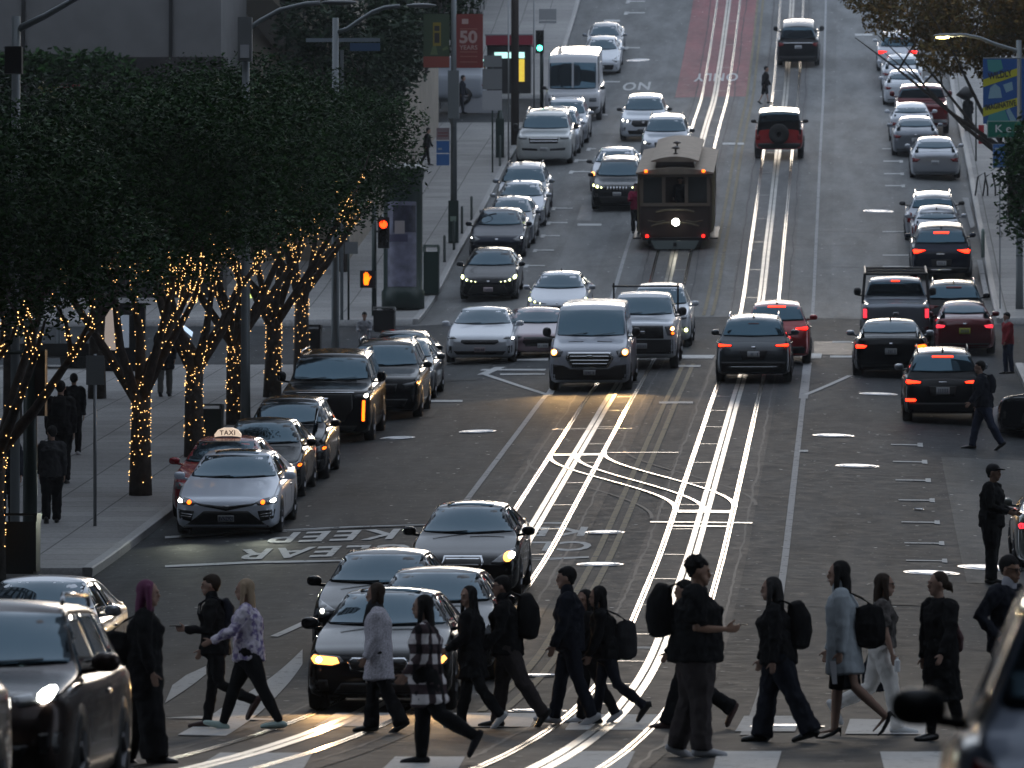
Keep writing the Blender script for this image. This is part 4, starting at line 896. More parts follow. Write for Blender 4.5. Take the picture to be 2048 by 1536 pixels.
rowcar('suv_car', 'white utility vehicle with bright red lamps under the tree branches', 2.15, 290.0, body='suv', away=True, rear='kia', col=WHT, tail_lit='red', group=G3, cat='suv')
car('jeep', 'boxy red and black off-roader with a spare wheel on its tailgate', 1509, 1607, 321, body='jeep', away=True, rear='jeepr', col=RED, group=G5, cat='off-roader', spare=True, mirror_mat=TRIM, twotone=BLK)
car('large_suv', 'black utility vehicle with a bright white roof, highest one driving up', 1554, 1639, 137, body='bigsuv', away=True, rear='explorer', col=BLK, group=G5, cat='suv', mirror_mat=TRIM, twotone=None)
# ------------------------------------------------------------------ vehicles with extras
BODY['step'] = dict(L=6.6, W=2.35, top=[(0,.85),(.04,1.1),(.12,1.22),(.42,1.32),(.50,1.36),(.80,2.45),(.95,2.68),(1.3,2.78),(6.4,2.80),(6.55,2.7),(6.6,1.0)],
    sh=[(0,.8),(.12,1.15),(.42,1.26),(6.5,1.35),(6.6,.9)], tum=.02, cow=.47, rf=.80, rr=6.50, dk=6.57, ax=(1.1,5.0), r=.40, nose=.25, tail=.2, zb=.35)
FRONTS['step'] = dict(head=[(.60,1.02),(.85,1.02),(.85,.86),(.60,.86)], parts=[('grille','G',[(-.40,1.06),(.40,1.06),(.40,.84),(-.40,.84)]),('front_bumper','T',[(-.95,.66),(.95,.66),(.95,.46),(-.95,.46)]),('windscreen_divider','P2',[(-.035,2.45),(.035,2.45),(.035,1.40),(-.035,1.40)])], sides=[], plate=None)
def children(o): return [c for c in bpy.data.objects if c.parent == o]
WV = paint('stepvanwhite', (.42,.43,.46), 0, .4)
FRONTS['step']['parts'] = FRONTS['step']['parts'][:2]
p = at(1145, 245); sv = vehicle('step_van', 'tall white step van with a split windscreen parked on the left up the hill', 'van', p.x, p.y, body='step', front='step', col=WV, mirror_mat=TRIM, plate=False)
MB().box(-.04, .04, .40, .62, 1.42, 2.46).build('windscreen_divider', WV, sv)
for o in children(sv):
    if o.name.startswith('windscreen_divider'): o.location = (0, .02, 0); 
def find(prefix):
    for o in bpy.data.objects:
        if o.parent is None and str(o.get('label', '')).startswith(prefix): return o
# roof sign of the taxi
tx = find('dark red taxi'); mb = MB()
prof = [(x*.74, z*.92) for x, z in [(-.34,0),(.34,0),(.35,.06),(.26,.15),(.12,.195),(-.12,.195),(-.26,.15),(-.35,.06)]]
mb.prism([(x, z+1.43) for x, z in prof], 2.35, 2.50); sg = mb.build('roof_sign', M('taxi_sign', (.5,.42,.36), rough=.5, emit=(1,.78,.6), estr=.55), tx)
tv, tf = text_geo('TAXI', .125, bold=.003, spacing=1.15)
mesh_obj('sign_lettering', [(v.x, 2.343, 1.478+v.y-.10*v.x*v.x) for v in tv], tf, M('taxi_ink', (.10,.008,.008), rough=.5), sg)
MB().prism([(x*1.0, z*.2+1.42) for x, z in prof], 2.30, 2.55).build('sign_base', CHROME, tx)
for o in children(tx):
    if o.name.startswith(('roof_sign', 'sign_base')): o.location = (0, -.25, .03)
# racks of the two pickups
wp = find('white pickup truck with a black'); mb = MB()
for s in (-1, 1): mb.tube([(s*.86, 3.85, 1.3), (s*.86, 3.85, 2.12)], .028, 6)
mb.tube([(-.90, 3.85, 2.03), (.90, 3.85, 2.03)], .03, 6)
mb.build('roof_rack', TRIM, wp)
dp = find('dark pickup truck carrying'); mb = MB()
for s in (-1, 1):
    mb.tube([(s*.93, 5.6, 1.3), (s*.86, 5.5, 2.12)], .04, 6); mb.tube([(s*.93, 3.9, 1.3), (s*.86, 3.9, 2.12)], .04, 6); mb.tube([(s*.86, 5.6, 2.12), (s*.86, 2.0, 2.16)], .04, 6)
for y in (5.5, 3.9, 2.2): mb.tube([(-.86, y, 2.13), (.86, y, 2.13)], .045, 6)
mb.build('ladder_rack', TRIM, dp)
# cars in the side alley on the right, seen at the frame's edge
b = vehicle('alley_car', 'black car nosing out of the side alley at the right edge beside the walking man', 'car', 5.8, 146.0, body='suv', col=BLK, yaw=0, front='plainsuv')
b.rotation_quaternion = Quaternion((0,0,1), -PI/2); b.location = (3.35, 147.4, gz(5, 147)+.02)
door = MB(); door.prism([(3.52,.35),(4.05,.30),(4.10,1.05),(3.98,1.62),(3.72,1.45),(3.50,1.08)], 0, .07)
for o in [door.build('open_door', BLK, b)]: o.rotation_euler = (0,0,-PI/2); o.location = (1.0-.1, -.1+4.2, 0); 
bpy.data.objects.remove(o)
vehicle('parked_car', 'old silver sedan with a dark red lamp beside the man in a cap', 'car', 3.72, 112.2, away=True, rear='sedanr', col=paint('oldsilver', (.17,.18,.16), .5, .3), tail_lit='dimred', scale=(.97,1,1), fine=.06)
b = vehicle('parked_van', 'white van standing sideways on the far left beyond the step van', 'van', -20, 268, body='van', front='van', col=paint('farvan', (.34,.37,.42), 0, .4), plate=False)
p = on(985, 196, 276); b.rotation_quaternion = Quaternion((0,0,1), -PI/2); b.location = (p.x-5.8, p.y, p.z-.35)

# ------------------------------------------------------------------ cable car
CCB = M('cable_car_dark_brown', (.035,.020,.016), rough=.4, coat=.4); CCF = M('cable_car_frame', (.13,.10,.075), rough=.6); CCM = M('cable_car_maroon', (.12,.012,.022), rough=.4, coat=.4)
CCR = M('cable_car_roof', (.19,.155,.12), rough=.7, noise=(3,.2)); GOLD = M('dull_gold', (.10,.08,.045), rough=.6); CCG = M('fender_grey_green', (.14,.17,.17), rough=.55)
Yc = 217.0; q = Quaternion((1,0,0), math.atan(slope(Yc+3)))
cc = empty('cable_car', (SL, Yc, hy(Yc)), 'old brown cable car with a single round headlight coming down the left track', 'cable car', None, q)
w = 1.16
MB().prism([(-w,.42),(w,.42),(w,1.50),(-w,1.50)], 0.02, .12).build('front_panel', CCB, cc)
mb = MB()
for x in (-w+.04, -.38, .38, w-.04): mb.box(x-.055, x+.055, -.01, .10, 1.50, 2.52)
mb.box(-w-.02, w+.02, -.03, .10, 1.46, 1.56); mb.box(-w, w, -.02, .10, 2.44, 2.60); mb.build('window_frame', CCF, cc)
for x0, x1 in ((-w+.10,-.44),(.44,w-.10)): MB().box(x0, x1, .03, .05, 1.57, 2.43).build('window', M('cable_car_glass', (.02,.022,.02), rough=.08, spec=.6), cc)
for s in (-1, 1):
    mb = MB()
    for i in range(6): mb.box(s*w-.05, s*w+.05, .15+i*.62, .27+i*.62, .55, 2.50)
    mb.box(s*w-.05, s*w+.05, 4.0, 8.4, .95, 1.2)
    for i in range(7): mb.box(s*w-.045, s*w+.045, 4.05+i*.70, 4.15+i*.70, 1.2, 2.5)
    mb.box(s*w-.06, s*w+.06, .12, 8.4, 2.42, 2.56).build('side_posts', CCF, cc)
mb = MB()
for s in (-1, 1): mb.box(s*w-.03, s*w+.03, 4.0, 8.4, .35, .95); mb.box(s*(w-.30)-.25, s*(w-.30)+.25, .5, 3.9, .55, .95)
mb.build('side_panel', CCM, cc); MB().box(-w+.05, w-.05, .2, 8.3, .30, .52).build('floor', CCB, cc)
MB().box(-w+.06, w-.06, 4.0, 4.1, .5, 2.5).build('inner_wall', CCB, cc)
for s in (-.5, .62): MB().ball((s, 3.0, 2.38), .07, 10, 6).build('ceiling_lamp', M('cabin_lamp', (.5,.5,.45), emit=(1,.95,.8), estr=3), cc, True)
MB().tube([(0,1.5,.5),(0,1.45,1.5)], .03, 6).build('grip_lever', TRIM, cc)
mb = MB(); arc = [(x, 2.60+.16*(1-(x/1.30)**2)) for x in np.linspace(-1.30, 1.30, 13)]
mb.prism(arc+[(1.30,2.55),(-1.30,2.55)], -.22, 8.6); mb.build('roof', CCR, cc)
mb = MB(); mb.prism([(-.66,2.70),(.66,2.70),(.62,2.98),(-.62,2.98)], .25, 8.1); mb.build('clerestory', CCB, cc)
mb = MB(); arc = [(x, 2.98+.15*(1-(x/.80)**2)) for x in np.linspace(-.80, .80, 11)]
mb.prism(arc+[(.80,2.95),(-.80,2.95)], -.05, 8.3); mb.build('upper_roof', CCR, cc)
for y in (1.0, 3.0):
    mb = MB(); mb.lathe([(.10,0),(.03,.05),(.03,.16),(.15,.20),(.02,.27)], (0, y, 3.12), 12); mb.build('roof_vent', CCB, cc, True)
mb = MB(); mb.lathe([(.14,0),(.14,.08),(.12,.10)], (0,0,0), 18); hl = mb.build('headlight', CHROME, cc); hl.rotation_euler = (PI/2, 0, 0); hl.location = (0.02, .03, .93)
MB().ball((0,0,.10), (.125,.125,.06), 14, 8).build('bulb', glow('ccar', (1,.97,.82), 20), hl, True)
for s in (-1, 1):
    MB().ball((s*.96, -.26, 2.66), .055, 10, 6).build('marker_light', GL('amber'), cc, True); MB().ball((s*.94, -.03, .46), .055, 10, 6).build('marker_light', GL('red'), cc, True)
mb = MB(); mb.prism([(-.80,.34),(.80,.34),(.66,.06),(-.66,.06)], -.42, -.36); mb.build('fender', CCG, cc); MB().box(-.05,.05,-.44,-.41,.16,.28).build('fender_hook', TRIM, cc)
MB().prism([(-.95,.42),(.95,.42),(.85,.12),(-.85,.12)], -.2, .1).build('underframe', TRIM, cc)
mb = MB()
for zc_, rr_, a0 in ((1.05, .92, .35), (.62, .95, .45)):
    pts = [(rr_*math.sin(t), .005, zc_+.30*math.cos(t)) for t in np.linspace(-a0*2.2, a0*2.2, 15)]; mb.tube(pts, .035, 5)
for s in (-1, 1): mb.tube([(s*.35,.005,.98),(s*.62,.005,.92),(s*.92,.005,.98)], .022, 5)
mb.build('gilt_scrollwork', GOLD, cc)
GRB = M('brass_pole', (.35,.30,.2), rough=.3, metal=.8)
for s in (-1, 1):
    MB().tube([(s*(w+.06), .10, .60), (s*(w+.09), .08, 1.0), (s*(w+.09), .08, 2.2), (s*(w+.04), .10, 2.4)], .02, 6).build('grab_pole', GRB, cc)
    for i in range(5): MB().tube([(s*(w+.09), .6+i*.75, .55), (s*(w+.09), .6+i*.75, 2.45)], .02, 6).build('grab_pole', GRB, cc)
for s in (-1, 1): MB().box(s*(w+.12)-.14, s*(w+.12)+.14, .3, 4.0, .33, .38).build('running_board', TRIM, cc)
mb = MB()
for s in (-1, 1):
    for y in (1.4, 2.2, 6.0, 6.8): mb.tube([(s*.56-.05, y, .28), (s*.56+.05, y, .28)], .28, 14)
mb.build('wheel_set', M('wheel_iron', (.05,.05,.05), rough=.5), cc)

# ------------------------------------------------------------------ buildings
CONC = mat('grey_concrete_wall', (.14,.14,.142), rough=.8, noise=(1.2,.12)); TAN = mat('tan_wall', (.24,.21,.17), rough=.8, noise=(1.0,.15)); DARKST = mat('dark_granite', (.020,.018,.018), rough=.5, noise=(2,.3))
GLS = M('building_glass', (.02,.025,.03), rough=.08, spec=.8); MULL = M('window_mullion', (.05,.05,.05), rough=.5)
def building(name, label, x0, x1, y0, y1, z0, z1, m, faces='', floor=3.8, bay=3.0, wing=None):
    cx, cy = (x0+x1)/2, (y0+y1)/2
    b = empty(name, (cx, cy, z0), label, 'building')
    MB().box(x0-cx, x1-cx, y0-cy, y1-cy, 0, z1-z0).build('wall', m, b)
    MB().box(x0-cx-.3, x1-cx+.3, y0-cy-.3, y1-cy+.3, z1-z0, z1-z0+.6).build('roof', m, b)
    for fc in faces:
        gm = MB(); fm = MB(); H = z1-z0; nf = int((H-4.5)//floor)
        lo, hi = (y0-cy, y1-cy) if fc in 'EW' else (x0-cx, x1-cx); nb = int((hi-lo)//bay)
        for j in range(nf):
            zz = 4.8+j*floor
            for i in range(nb):
                a = lo+(hi-lo)*(i+.16)/nb; c = lo+(hi-lo)*(i+.84)/nb
                if fc in 'EW':
                    s = 1 if fc == 'E' else -1; X = (x1-cx) if fc == 'E' else (x0-cx)
                    gm.box(min(X, X+s*.03), max(X, X+s*.03), a, c, zz, zz+2.3); fm.box(min(X, X+s*.10), max(X, X+s*.10), a-.08, c+.08, zz-.14, zz-.003)
                else:
                    Yf = y0-cy; gm.box(a, c, Yf-.03, Yf, zz, zz+2.3); fm.box(a-.08, c+.08, Yf-.10, Yf, zz-.14, zz-.003)
        gm.build('windows', GLS, b); fm.build('window_sills', MULL, b)
    return b
zt = hy(205)
ba = building('office_tower', 'grey concrete office block with tall vertical joints above the tree tops, upper left', -62, -20.0, 206, 262, 6.0, 25, CONC)
z115 = on(300, 115, 205).z
mb = MB(); mb.box(-21.2, 21.2, -29.2, -28.0, 0, z115-6.0); mb.build('podium', DARKST, ba)
mb = MB()
for px in (46, 341):
    X = on(px, 50, 205.9).x-(-41); mb.box(X-.06, X+.06, -28.06, -27.99, z115-6, 18.9)
mb.build('wall_joint', TRIM, ba)
# lit shop windows at street level under it
mb = MB()
for a, b_, c, d in ((598,606,622,698),(612,636,630,700),(524,534,585,618),(498,508,585,640),(580,590,605,690),(640,648,600,705)):
    P0 = on(a, d, 204.7); P1 = on(b_, c, 204.7); mb.box(P0.x+41, P1.x+41, -29.32, -29.24, P0.z-6, P1.z-6)
mb.build('lit_window', M('lit_shop_window', (.2,.25,.1), rough=.4, emit=(.75,.95,.25), estr=1.1), ba)
bb = building('tan_building', 'tan building with a slanted stair flank and dark recesses behind the street lamp arm', -20.0, -16.6, 215, 262, 8.0, 25.5, TAN)
mb = MB(); Z = lambda px, py: on(px, py, 214.8)
def pp(*pts): return [(Z(*p_).x+18.3, Z(*p_).z-8.0) for p_ in pts]
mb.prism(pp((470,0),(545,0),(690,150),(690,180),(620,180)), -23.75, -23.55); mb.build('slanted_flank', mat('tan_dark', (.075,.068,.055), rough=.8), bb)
mb = MB()
for pts in (((560,0),(592,0),(592,48),(560,10)), ((596,40),(600,40),(600,66),(596,66)), ((615,20),(619,20),(619,78),(615,78)), ((628,44),(642,44),(642,75),(628,75)), ((655,48),(664,48),(664,76),(655,76))): mb.prism(pp(*pts), -23.85, -23.77)
mb.build('recess', TRIM, bb)
building('dark_building', 'dark brown building front behind the banners on the left side of the hill', -30, -17.6, 263, 330, 16, 33, DARKST, 'E')
building('tower_block', 'tall stone tower beside the left sidewalk with rows of windows, beyond the left edge', -60, -32, 113, 172, 1.5, 38, CONC, 'E')
building('tower_block', 'unseen tower before the crosswalk on the left, moved in to shade the walkers', -60, -17, 72, 100, -1, 110, DARKST, 'E')  # unseen; pulled in and made tall to keep light off the walkers
building('tower_block', 'stone office tower along the right sidewalk above the alley, past the right edge', 12.5, 45, 140, 172, 3, 48, CONC, 'W')
building('tower_block', 'brown office tower along the upper right sidewalk behind the bare tree', 11.5, 45, 198, 420, 8, 27, TAN, 'W')
building('tower_block', 'unseen tower at the lower right corner, raised to shade the crosswalk', 9.2, 45, 72, 107, -1, 110, DARKST, 'W')  # unseen; height chosen to shade the crosswalk
building('tower_block', 'unseen tower added beside the camera on the right to block light', 9, 50, -60, 41, -1, 120, CONC, 'W')  # added out of view so light comes from ahead and above
building('tower_block', 'unseen tower added beside the camera on the left to block light', -60, -15, -60, 41, -1, 120, CONC, 'E')  # left counterpart, also added out of view as a light blocker
building('tower_block', 'unseen tower added across the street behind the camera to darken fronts', -60, 60, -120, -80, -1, 115, DARKST)  # added mass out of view, dark and tall to cut frontal light

# ------------------------------------------------------------------ trees
BARK = mat('bark', (.055,.045,.038), rough=.9, noise=(8,.35), bump=(18,.5,.03))
def leafmat(name, c1, c2, rough=.35):
    m = mat(name, c1, rough=rough, spec=.14); n = m.node_tree.nodes; l = m.node_tree.links; b = n['Principled BSDF']
    gi = n.new('ShaderNodeNewGeometry'); x = n.new('ShaderNodeMix'); x.data_type = 'RGBA'; x.inputs[6].default_value = (*c1, 1); x.inputs[7].default_value = (*c2, 1)
    l.new(gi.outputs['Random Per Island'], x.inputs[0]); l.new(x.outputs[2], b.inputs['Base Color']); return m
LEAF = leafmat('ficus_leaf', (.003,.020,.003), (.018,.068,.009), .6); LEAFD = leafmat('dark_leaf', (.005,.018,.006), (.014,.036,.012), .55); LEAFA = leafmat('autumn_leaf', (.080,.070,.020), (.17,.095,.025), .7)
BULB = mat('fairy_bulb', (.5,.4,.2), rough=.5, emit=(1,.55,.18), estr=3.4)
def leaf_cloud(clumps, n, size, seed, flat=.55):
    r = np.random.RandomState(seed); V = []; Fc = []
    tot = sum(c[1][0]*c[1][1]*c[1][2] for c in clumps)**1.0
    for c, rad in clumps:
        k = int(n*rad[0]*rad[1]*rad[2]/tot); 
        d = r.normal(size=(k, 3)); d /= np.linalg.norm(d, axis=1)[:, None]; rr = r.uniform(.35, 1, k)**.6
        sub = 1+.16*np.sin(d[:, 0]*9+seed)*np.sin(d[:, 1]*8+seed*2)*np.sin(d[:, 2]*7+1)
        P = np.array(c)+d*(rr*sub)[:, None]*np.array(rad)
        t = r.normal(size=(k, 3)); t[:, 2] *= flat; t /= np.linalg.norm(t, axis=1)[:, None]; u = r.normal(size=(k, 3)); u -= (u*t).sum(1)[:, None]*t; u /= np.linalg.norm(u, axis=1)[:, None]
        s = size*r.uniform(.6, 1.3, k)[:, None]; base = len(V)*0
        nn = sum(len(v) for v in V)
        V.append(np.stack([P-t*s, P+u*s*.42, P+t*s, P-u*s*.42], 1).reshape(-1, 3)); Fc.append(np.arange(k*4).reshape(-1, 4)+nn)
    return np.concatenate(V), np.concatenate(Fc)
def np_mesh(name, V, Fc, m, parent):
    me = bpy.data.meshes.new(name); me.vertices.add(len(V)); me.vertices.foreach_set('co', V.astype(np.float32).ravel())
    k = Fc.shape[1]; me.loops.add(Fc.size); me.loops.foreach_set('vertex_index', Fc.astype(np.int32).ravel()); me.polygons.add(len(Fc)); me.polygons.foreach_set('loop_start', np.arange(0, Fc.size, k, dtype=np.int32)); me.polygons.foreach_set('loop_total', np.full(len(Fc), k, dtype=np.int32))
    me.update(); me.validate(); me.materials.append(m); o = bpy.data.objects.new(name, me); COL.objects.link(o); o.parent = parent; return o
def limbs(seed, h0, h1, spread, n=6, r0=.19):
    r = random.Random(seed); out = [[(0,0,-.1),(r.uniform(-.05,.05),r.uniform(-.05,.05),h0*.6),(r.uniform(-.08,.08),0,h0)]]; rad = [[r0*1.25, r0, r0*.95]]
    for i in range(n):
        a = 2*PI*i/n+r.uniform(-.4,.4); d = spread*r.uniform(.6,1.05); zz = h0*r.uniform(.72,1.0); ex = (math.cos(a)*d, math.sin(a)*d, h1*r.uniform(.75,1))
        m1 = (ex[0]*.38, ex[1]*.38, zz+(ex[2]-zz)*.35); m2 = (ex[0]*.7+r.uniform(-.2,.2), ex[1]*.7+r.uniform(-.2,.2), zz+(ex[2]-zz)*.72)
        out.append([(0,0,zz), m1, m2, ex]); rad.append([r0*.62, r0*.46, r0*.3, r0*.1])
        for k in range(2):
            e2 = (m2[0]+r.uniform(-1,1)*spread*.35, m2[1]+r.uniform(-1,1)*spread*.35, m2[2]+(ex[2]-zz)*.45); out.append([m2, ((m2[0]+e2[0])/2+.1, (m2[1]+e2[1])/2, (m2[2]+e2[2])/2), e2]); rad.append([r0*.28, r0*.18, r0*.06])
    return out, rad
def tree(label, X, Y, clumps, nleaf, size, lm, seed, trunk=(2.2, 6.0, 2.2), r0=.19, lights=0, lz=(.2, 5.0), cat='tree', group=None, base_dz=.16, name='street_tree', flat=.55, nl=6):
    z = gz(X, Y)+base_dz; t = empty(name, (X, Y, z), label, cat, group)
    ls, rd = limbs(seed, trunk[0], trunk[1], trunk[2], nl, r0); mb = MB()
    for p_, r_ in zip(ls, rd): mb.tube(p_, r_, 8)
    mb.build('trunk', BARK, t, True)
    V, Fc = leaf_cloud(clumps, nleaf, size, seed, flat); np_mesh('crown', V, Fc, lm, t)
    if lights:
        r = random.Random(seed+99); mb = MB(); c = 0
        for _ in range(lights*4):
            i = r.choice([0]*4+list(range(1, len(ls)))); P = ls[i]; j = r.randrange(len(P)-1); u = r.random()
            a = Vector(P[j]).lerp(Vector(P[j+1]), u); rr = rd[i][j]+(rd[i][j+1]-rd[i][j])*u+.015; th = r.uniform(0, 2*PI)
            if not (lz[0] < a.z < lz[1]): continue
            ax = (Vector(P[j+1])-Vector(P[j])).normalized(); s1 = ax.cross(Vector((.3,1,.1))).normalized(); s2 = ax.cross(s1)
            b_ = a+(s1*math.cos(th)+s2*math.sin(th))*rr; q_ = r.choice((.008,.0095,.0115))
            mb.add([b_+Vector(v)*q_ for v in ((1,0,0),(-1,0,0),(0,1,0),(0,-1,0),(0,0,1),(0,0,-1))], [(0,2,4),(2,1,4),(1,3,4),(3,0,4),(2,0,5),(1,2,5),(3,1,5),(0,3,5)]); c += 1
            if c >= lights: break
        o = mb.build('string_lights', BULB); o.location = (X, Y, z); tag(o, 'warm fairy lights on the '+' '.join(label.split()[:11]), 'string lights', 'fairy lights on the street trees')
    return t
def ficus_clumps(seed, rx=3.0, rz=2.3, cz=5.7):
    r = random.Random(seed); out = [((0,0,cz), (rx*.8, rx*.8, rz*.8))]
    for i in range(9):
        a = r.uniform(0, 2*PI); d = rx*r.uniform(.4,.75); out.append(((math.cos(a)*d, math.sin(a)*d, cz+r.uniform(-.5,.55)*rz), (r.uniform(1.1,1.7), r.uniform(1.1,1.7), r.uniform(.8,1.25))))
    return out
GT = 'ficus trees along the left sidewalk'
XT = -14.1
specs = [(XT-.4, 109.5, 'nearest leafy tree at the left edge with a curved lit trunk', 190), (XT, 128.8, 'leafy tree with a forked trunk standing clear beside the sign pole', 330), (XT, 139.5, 'leafy tree with a lit trunk right behind the red taxi', 330),
         (XT-.1, 150.0, 'leafy tree with many lit limbs left of the tall lamp post', 420), (XT-.2, 160.5, 'leafy tree with lit limbs behind the tall black vehicle', 420), (XT-.3, 170.5, 'leafy tree with lit limbs at the corner by the red signal', 420)]
for i, (X, Y, lb, nl_) in enumerate(specs):
    tree(lb, X, Y, ficus_clumps(i+3, 3.1 if i else 2.9, 2.6, 6.1), 30000, .062, LEAF, i+11, trunk=(2.3,5.6,2.3), lights=int(nl_*2.2), lz=(.25, 4.8 if i < 3 else 5.5), group=GT)
for i, (X, Y, lb) in enumerate([(-19.5, 122, 'broad leafy tree on the plaza behind the nearest left trees'), (-20.0, 135, 'leafy tree on the plaza left of the lamp post'), (-19, 147, 'leafy plaza tree below the concrete wall'), (-18.6, 160, 'leafy plaza tree below the tan building')]):
    tree(lb, X, Y, ficus_clumps(i+31, 3.4, 2.5, 6.1), 20000, .075, LEAFD, i+41, trunk=(2.6,5.6,2.3), group='trees on the plaza')
for i, (X, Y, lb) in enumerate([(-16.6, 212, 'dark tree behind the advertising column'), (-16.9, 224, 'dark tree left of the red anniversary banner'), (-17.0, 238, 'dark tree in front of the brown building, middle'), (-16.9, 254, 'dark tree above the banners, highest on the left')]):
    tree(lb, X, Y, ficus_clumps(i+51, 2.0, 3.4, 6.3), 8000, .13, LEAFD, i+61, trunk=(2.6,7,1.6), group='dark trees up the left side')
tree('green tree hanging over the far left lane beyond the green signal', -14.6, 318, ficus_clumps(71, 3.0, 2.6, 6.2), 8000, .15, LEAFD, 72, trunk=(3.2,6.5,2.4))
# bare-ish plane tree, upper right
pt = [((-1.2,0,7.2),(2.4,3,1.7)), ((-3.4,0,7.2),(1.9,2.2,1.2)), ((1.6,0,7.6),(2.8,3,2.0)), ((-2.2,-1,5.7),(1.3,2,.9)), ((0,1,5.4),(1.4,2.5,1.0)), ((-4.9,0,7.9),(1.2,1.6,.8)), ((1.6,0,5.2),(1.0,2,1.2))]
tree('plane tree with thin brown autumn leaves spreading over the parked cars, upper right', 5.7, 229, pt, 30000, .10, LEAFA, 81, trunk=(2.2,7.4,5.4), r0=.14, nl=11, flat=1.0)
tree('dense green street tree at the right edge below the blue signs', 6.0, 190, [((0,0,4.7),(1.75,1.9,2.0)), ((-.3,0,3.4),(1.4,1.5,1.2)), ((.2,0,6.0),(1.3,1.4,1.1)), ((-.6,.3,4.9),(1.3,1.3,1.3))], 9000, .10, LEAF, 91, trunk=(2.4,5,1.3))
# planting on the terrace
mb_cl = [((x, 0, .55), (1.3,1.0,.9)) for x in np.arange(-3, 3, 1.2)]
V, Fc = leaf_cloud(mb_cl, 6000, .13, 5); P = on(150, 125, 203.5); sh_ = empty('shrub', (P.x-1.0, P.y, P.z-1.0), 'low green hedge on the terrace under the concrete wall', 'shrub'); np_mesh('foliage', V, Fc, LEAF, sh_)
MB().box(-3.5, 3.5, -.9, .9, -1.0, .3).build('planter_box', DARKST, sh_)

# ------------------------------------------------------------------ street furniture
POLE = M('grey_pole_paint', (.16,.18,.19), rough=.45, metal=.3); DGRN = M('dark_green_paint', (.012,.028,.024), rough=.4); STEELP = M('galvanised', (.22,.23,.24), rough=.4, metal=.6)
BACKS = M('sign_back', (.20,.21,.22), rough=.5, metal=.4)
def base_(X, Y): return Vector((X, Y, gz(X, Y)+.16))
def local(o, px, py, Y=None):
    p_ = on(px, py, Y if Y else o.location.y); return p_-o.location
def street_lamp(label, X, Y, armpts, headpx, lit=False, group='street lamps over the road'):
    b_ = base_(X, Y); o = empty('street_lamp', b_, label, 'street lamp', group)
    A = [local(o, *a) for a in armpts]
    MB().tube([(0,0,0),(0,0,1.0),(0,0,max(A[0].z+.3, 3))], [.13,.11,.085], 10).build('pole', POLE, o, True)
    MB().tube([(0,0,A[0].z-.1)]+[tuple(a) for a in A], [.07]+[.055]*len(A), 8).build('arm', POLE, o, True)
    hd = local(o, *headpx); mb = MB(); mb.ball(tuple(hd), (.42,.16,.065), 14, 6); h = mb.build('lamp_head', BACKS, o, True)
    if lit:
        MB().ball((hd.x-.12, hd.y, hd.z-.06), (.22,.12,.045), 10, 6).build('lamp_glass', M('sodium_lamp', (.5,.4,.1), emit=(1,.80,.22), estr=9), h, True)
        ld = bpy.data.lights.new('lamp_light', 'POINT'); ld.energy = 40; ld.color = (1,.8,.4); lo = bpy.data.objects.new('lamp_light', ld); COL.objects.link(lo); lo.parent = o; lo.location = hd-Vector((0,0,.3))
    return o
lp = street_lamp('grey street lamp rising through the left trees with a sensor box on its pole', -13.75, 147.5, [(492,62),(520,42),(560,20),(610,8),(640,6)], (678,5))
p0 = local(lp, 478, 80); mb = MB(); mb.box(-.16,.16,-.30,-.08, p0.z-.5, p0.z+.5); mb.build('control_box', BACKS, lp); p1 = local(lp, 478, 105); MB().box(-.10,.10,-.34,-.305,p1.z-.15,p1.z+.15).build('notice', M('pale_notice', (.4,.41,.44)), lp)
p2 = local(lp, 493, 70); MB().tube([(p2.x,0,p2.z-.6),(p2.x,0,p2.z-.02)], .07, 8).ball((p2.x,0,p2.z), (.13,.13,.05), 12, 6).build('sensor', TRIM, lp, True)
street_lamp('grey street lamp by the tan building with a low flat head', -13.8, 174, [(694,58),(720,40),(745,24),(770,15),(800,12)], (842,11))
rl_ = street_lamp('grey street lamp on the right with a glowing yellow head and blue banners', 5.22, 200.5, [(2030,100),(1990,88),(1960,76),(1930,70),(1905,70)], (1893,71), True)
def panel(o, name, x0, x1, y0, y1, m, Y=None, t=.03, dy=0):
    a = local(o, x0, y1, Y); b_ = local(o, x1, y0, Y)
    return MB().box(a.x, b_.x, a.y-t/2+dy, a.y+t/2+dy, a.z, b_.z).build(name, m, o)
def text_on(par, body, px, py, h_px, m, w_px=None, rot=0, bold=.0, root=None, Y=None, dy=-.03, sp=1.0):
    """flat lettering in front of a sign: centred at a pixel of the photo"""
    root = root or par; c = local(root, px, py, Y); s = sc(root.location.y)
    vs, fs = text_geo(body, 1.0, bold=bold, spacing=sp); xs = [v.x for v in vs]; ys = [v.y for v in vs]; H = max(ys)-min(ys); W = max(xs)-min(xs)
    k = h_px/s/H; kx = (w_px/s/W) if w_px else k; cx = (max(xs)+min(xs))/2; cy = (max(ys)+min(ys))/2; co, si = math.cos(rot), math.sin(rot)
    out = []
    for v in vs:
        x, z = (v.x-cx)*kx, (v.y-cy)*k; out.append((c.x+x*co-z*si, c.y+dy, c.z+x*si+z*co))
    return mesh_obj('lettering', out, fs, m, par)
def quadpx(o, name, pts, m, dy=-.02, Y=None, par=None):
    P = [local(o, *p_, Y) for p_ in pts]; mb = MB(); mb.prism([(p_.x, p_.z) for p_ in P], P[0].y+dy-.004, P[0].y+dy); return mb.build(name, m, par or o)
def thing(name, label, cat, px, py, dz=.16, group=None):
    p_ = at(px, py, dz) if dz else at(px, py); p_.z = gz(p_.x, p_.y)+dz; return empty(name, p_, label, cat, group)
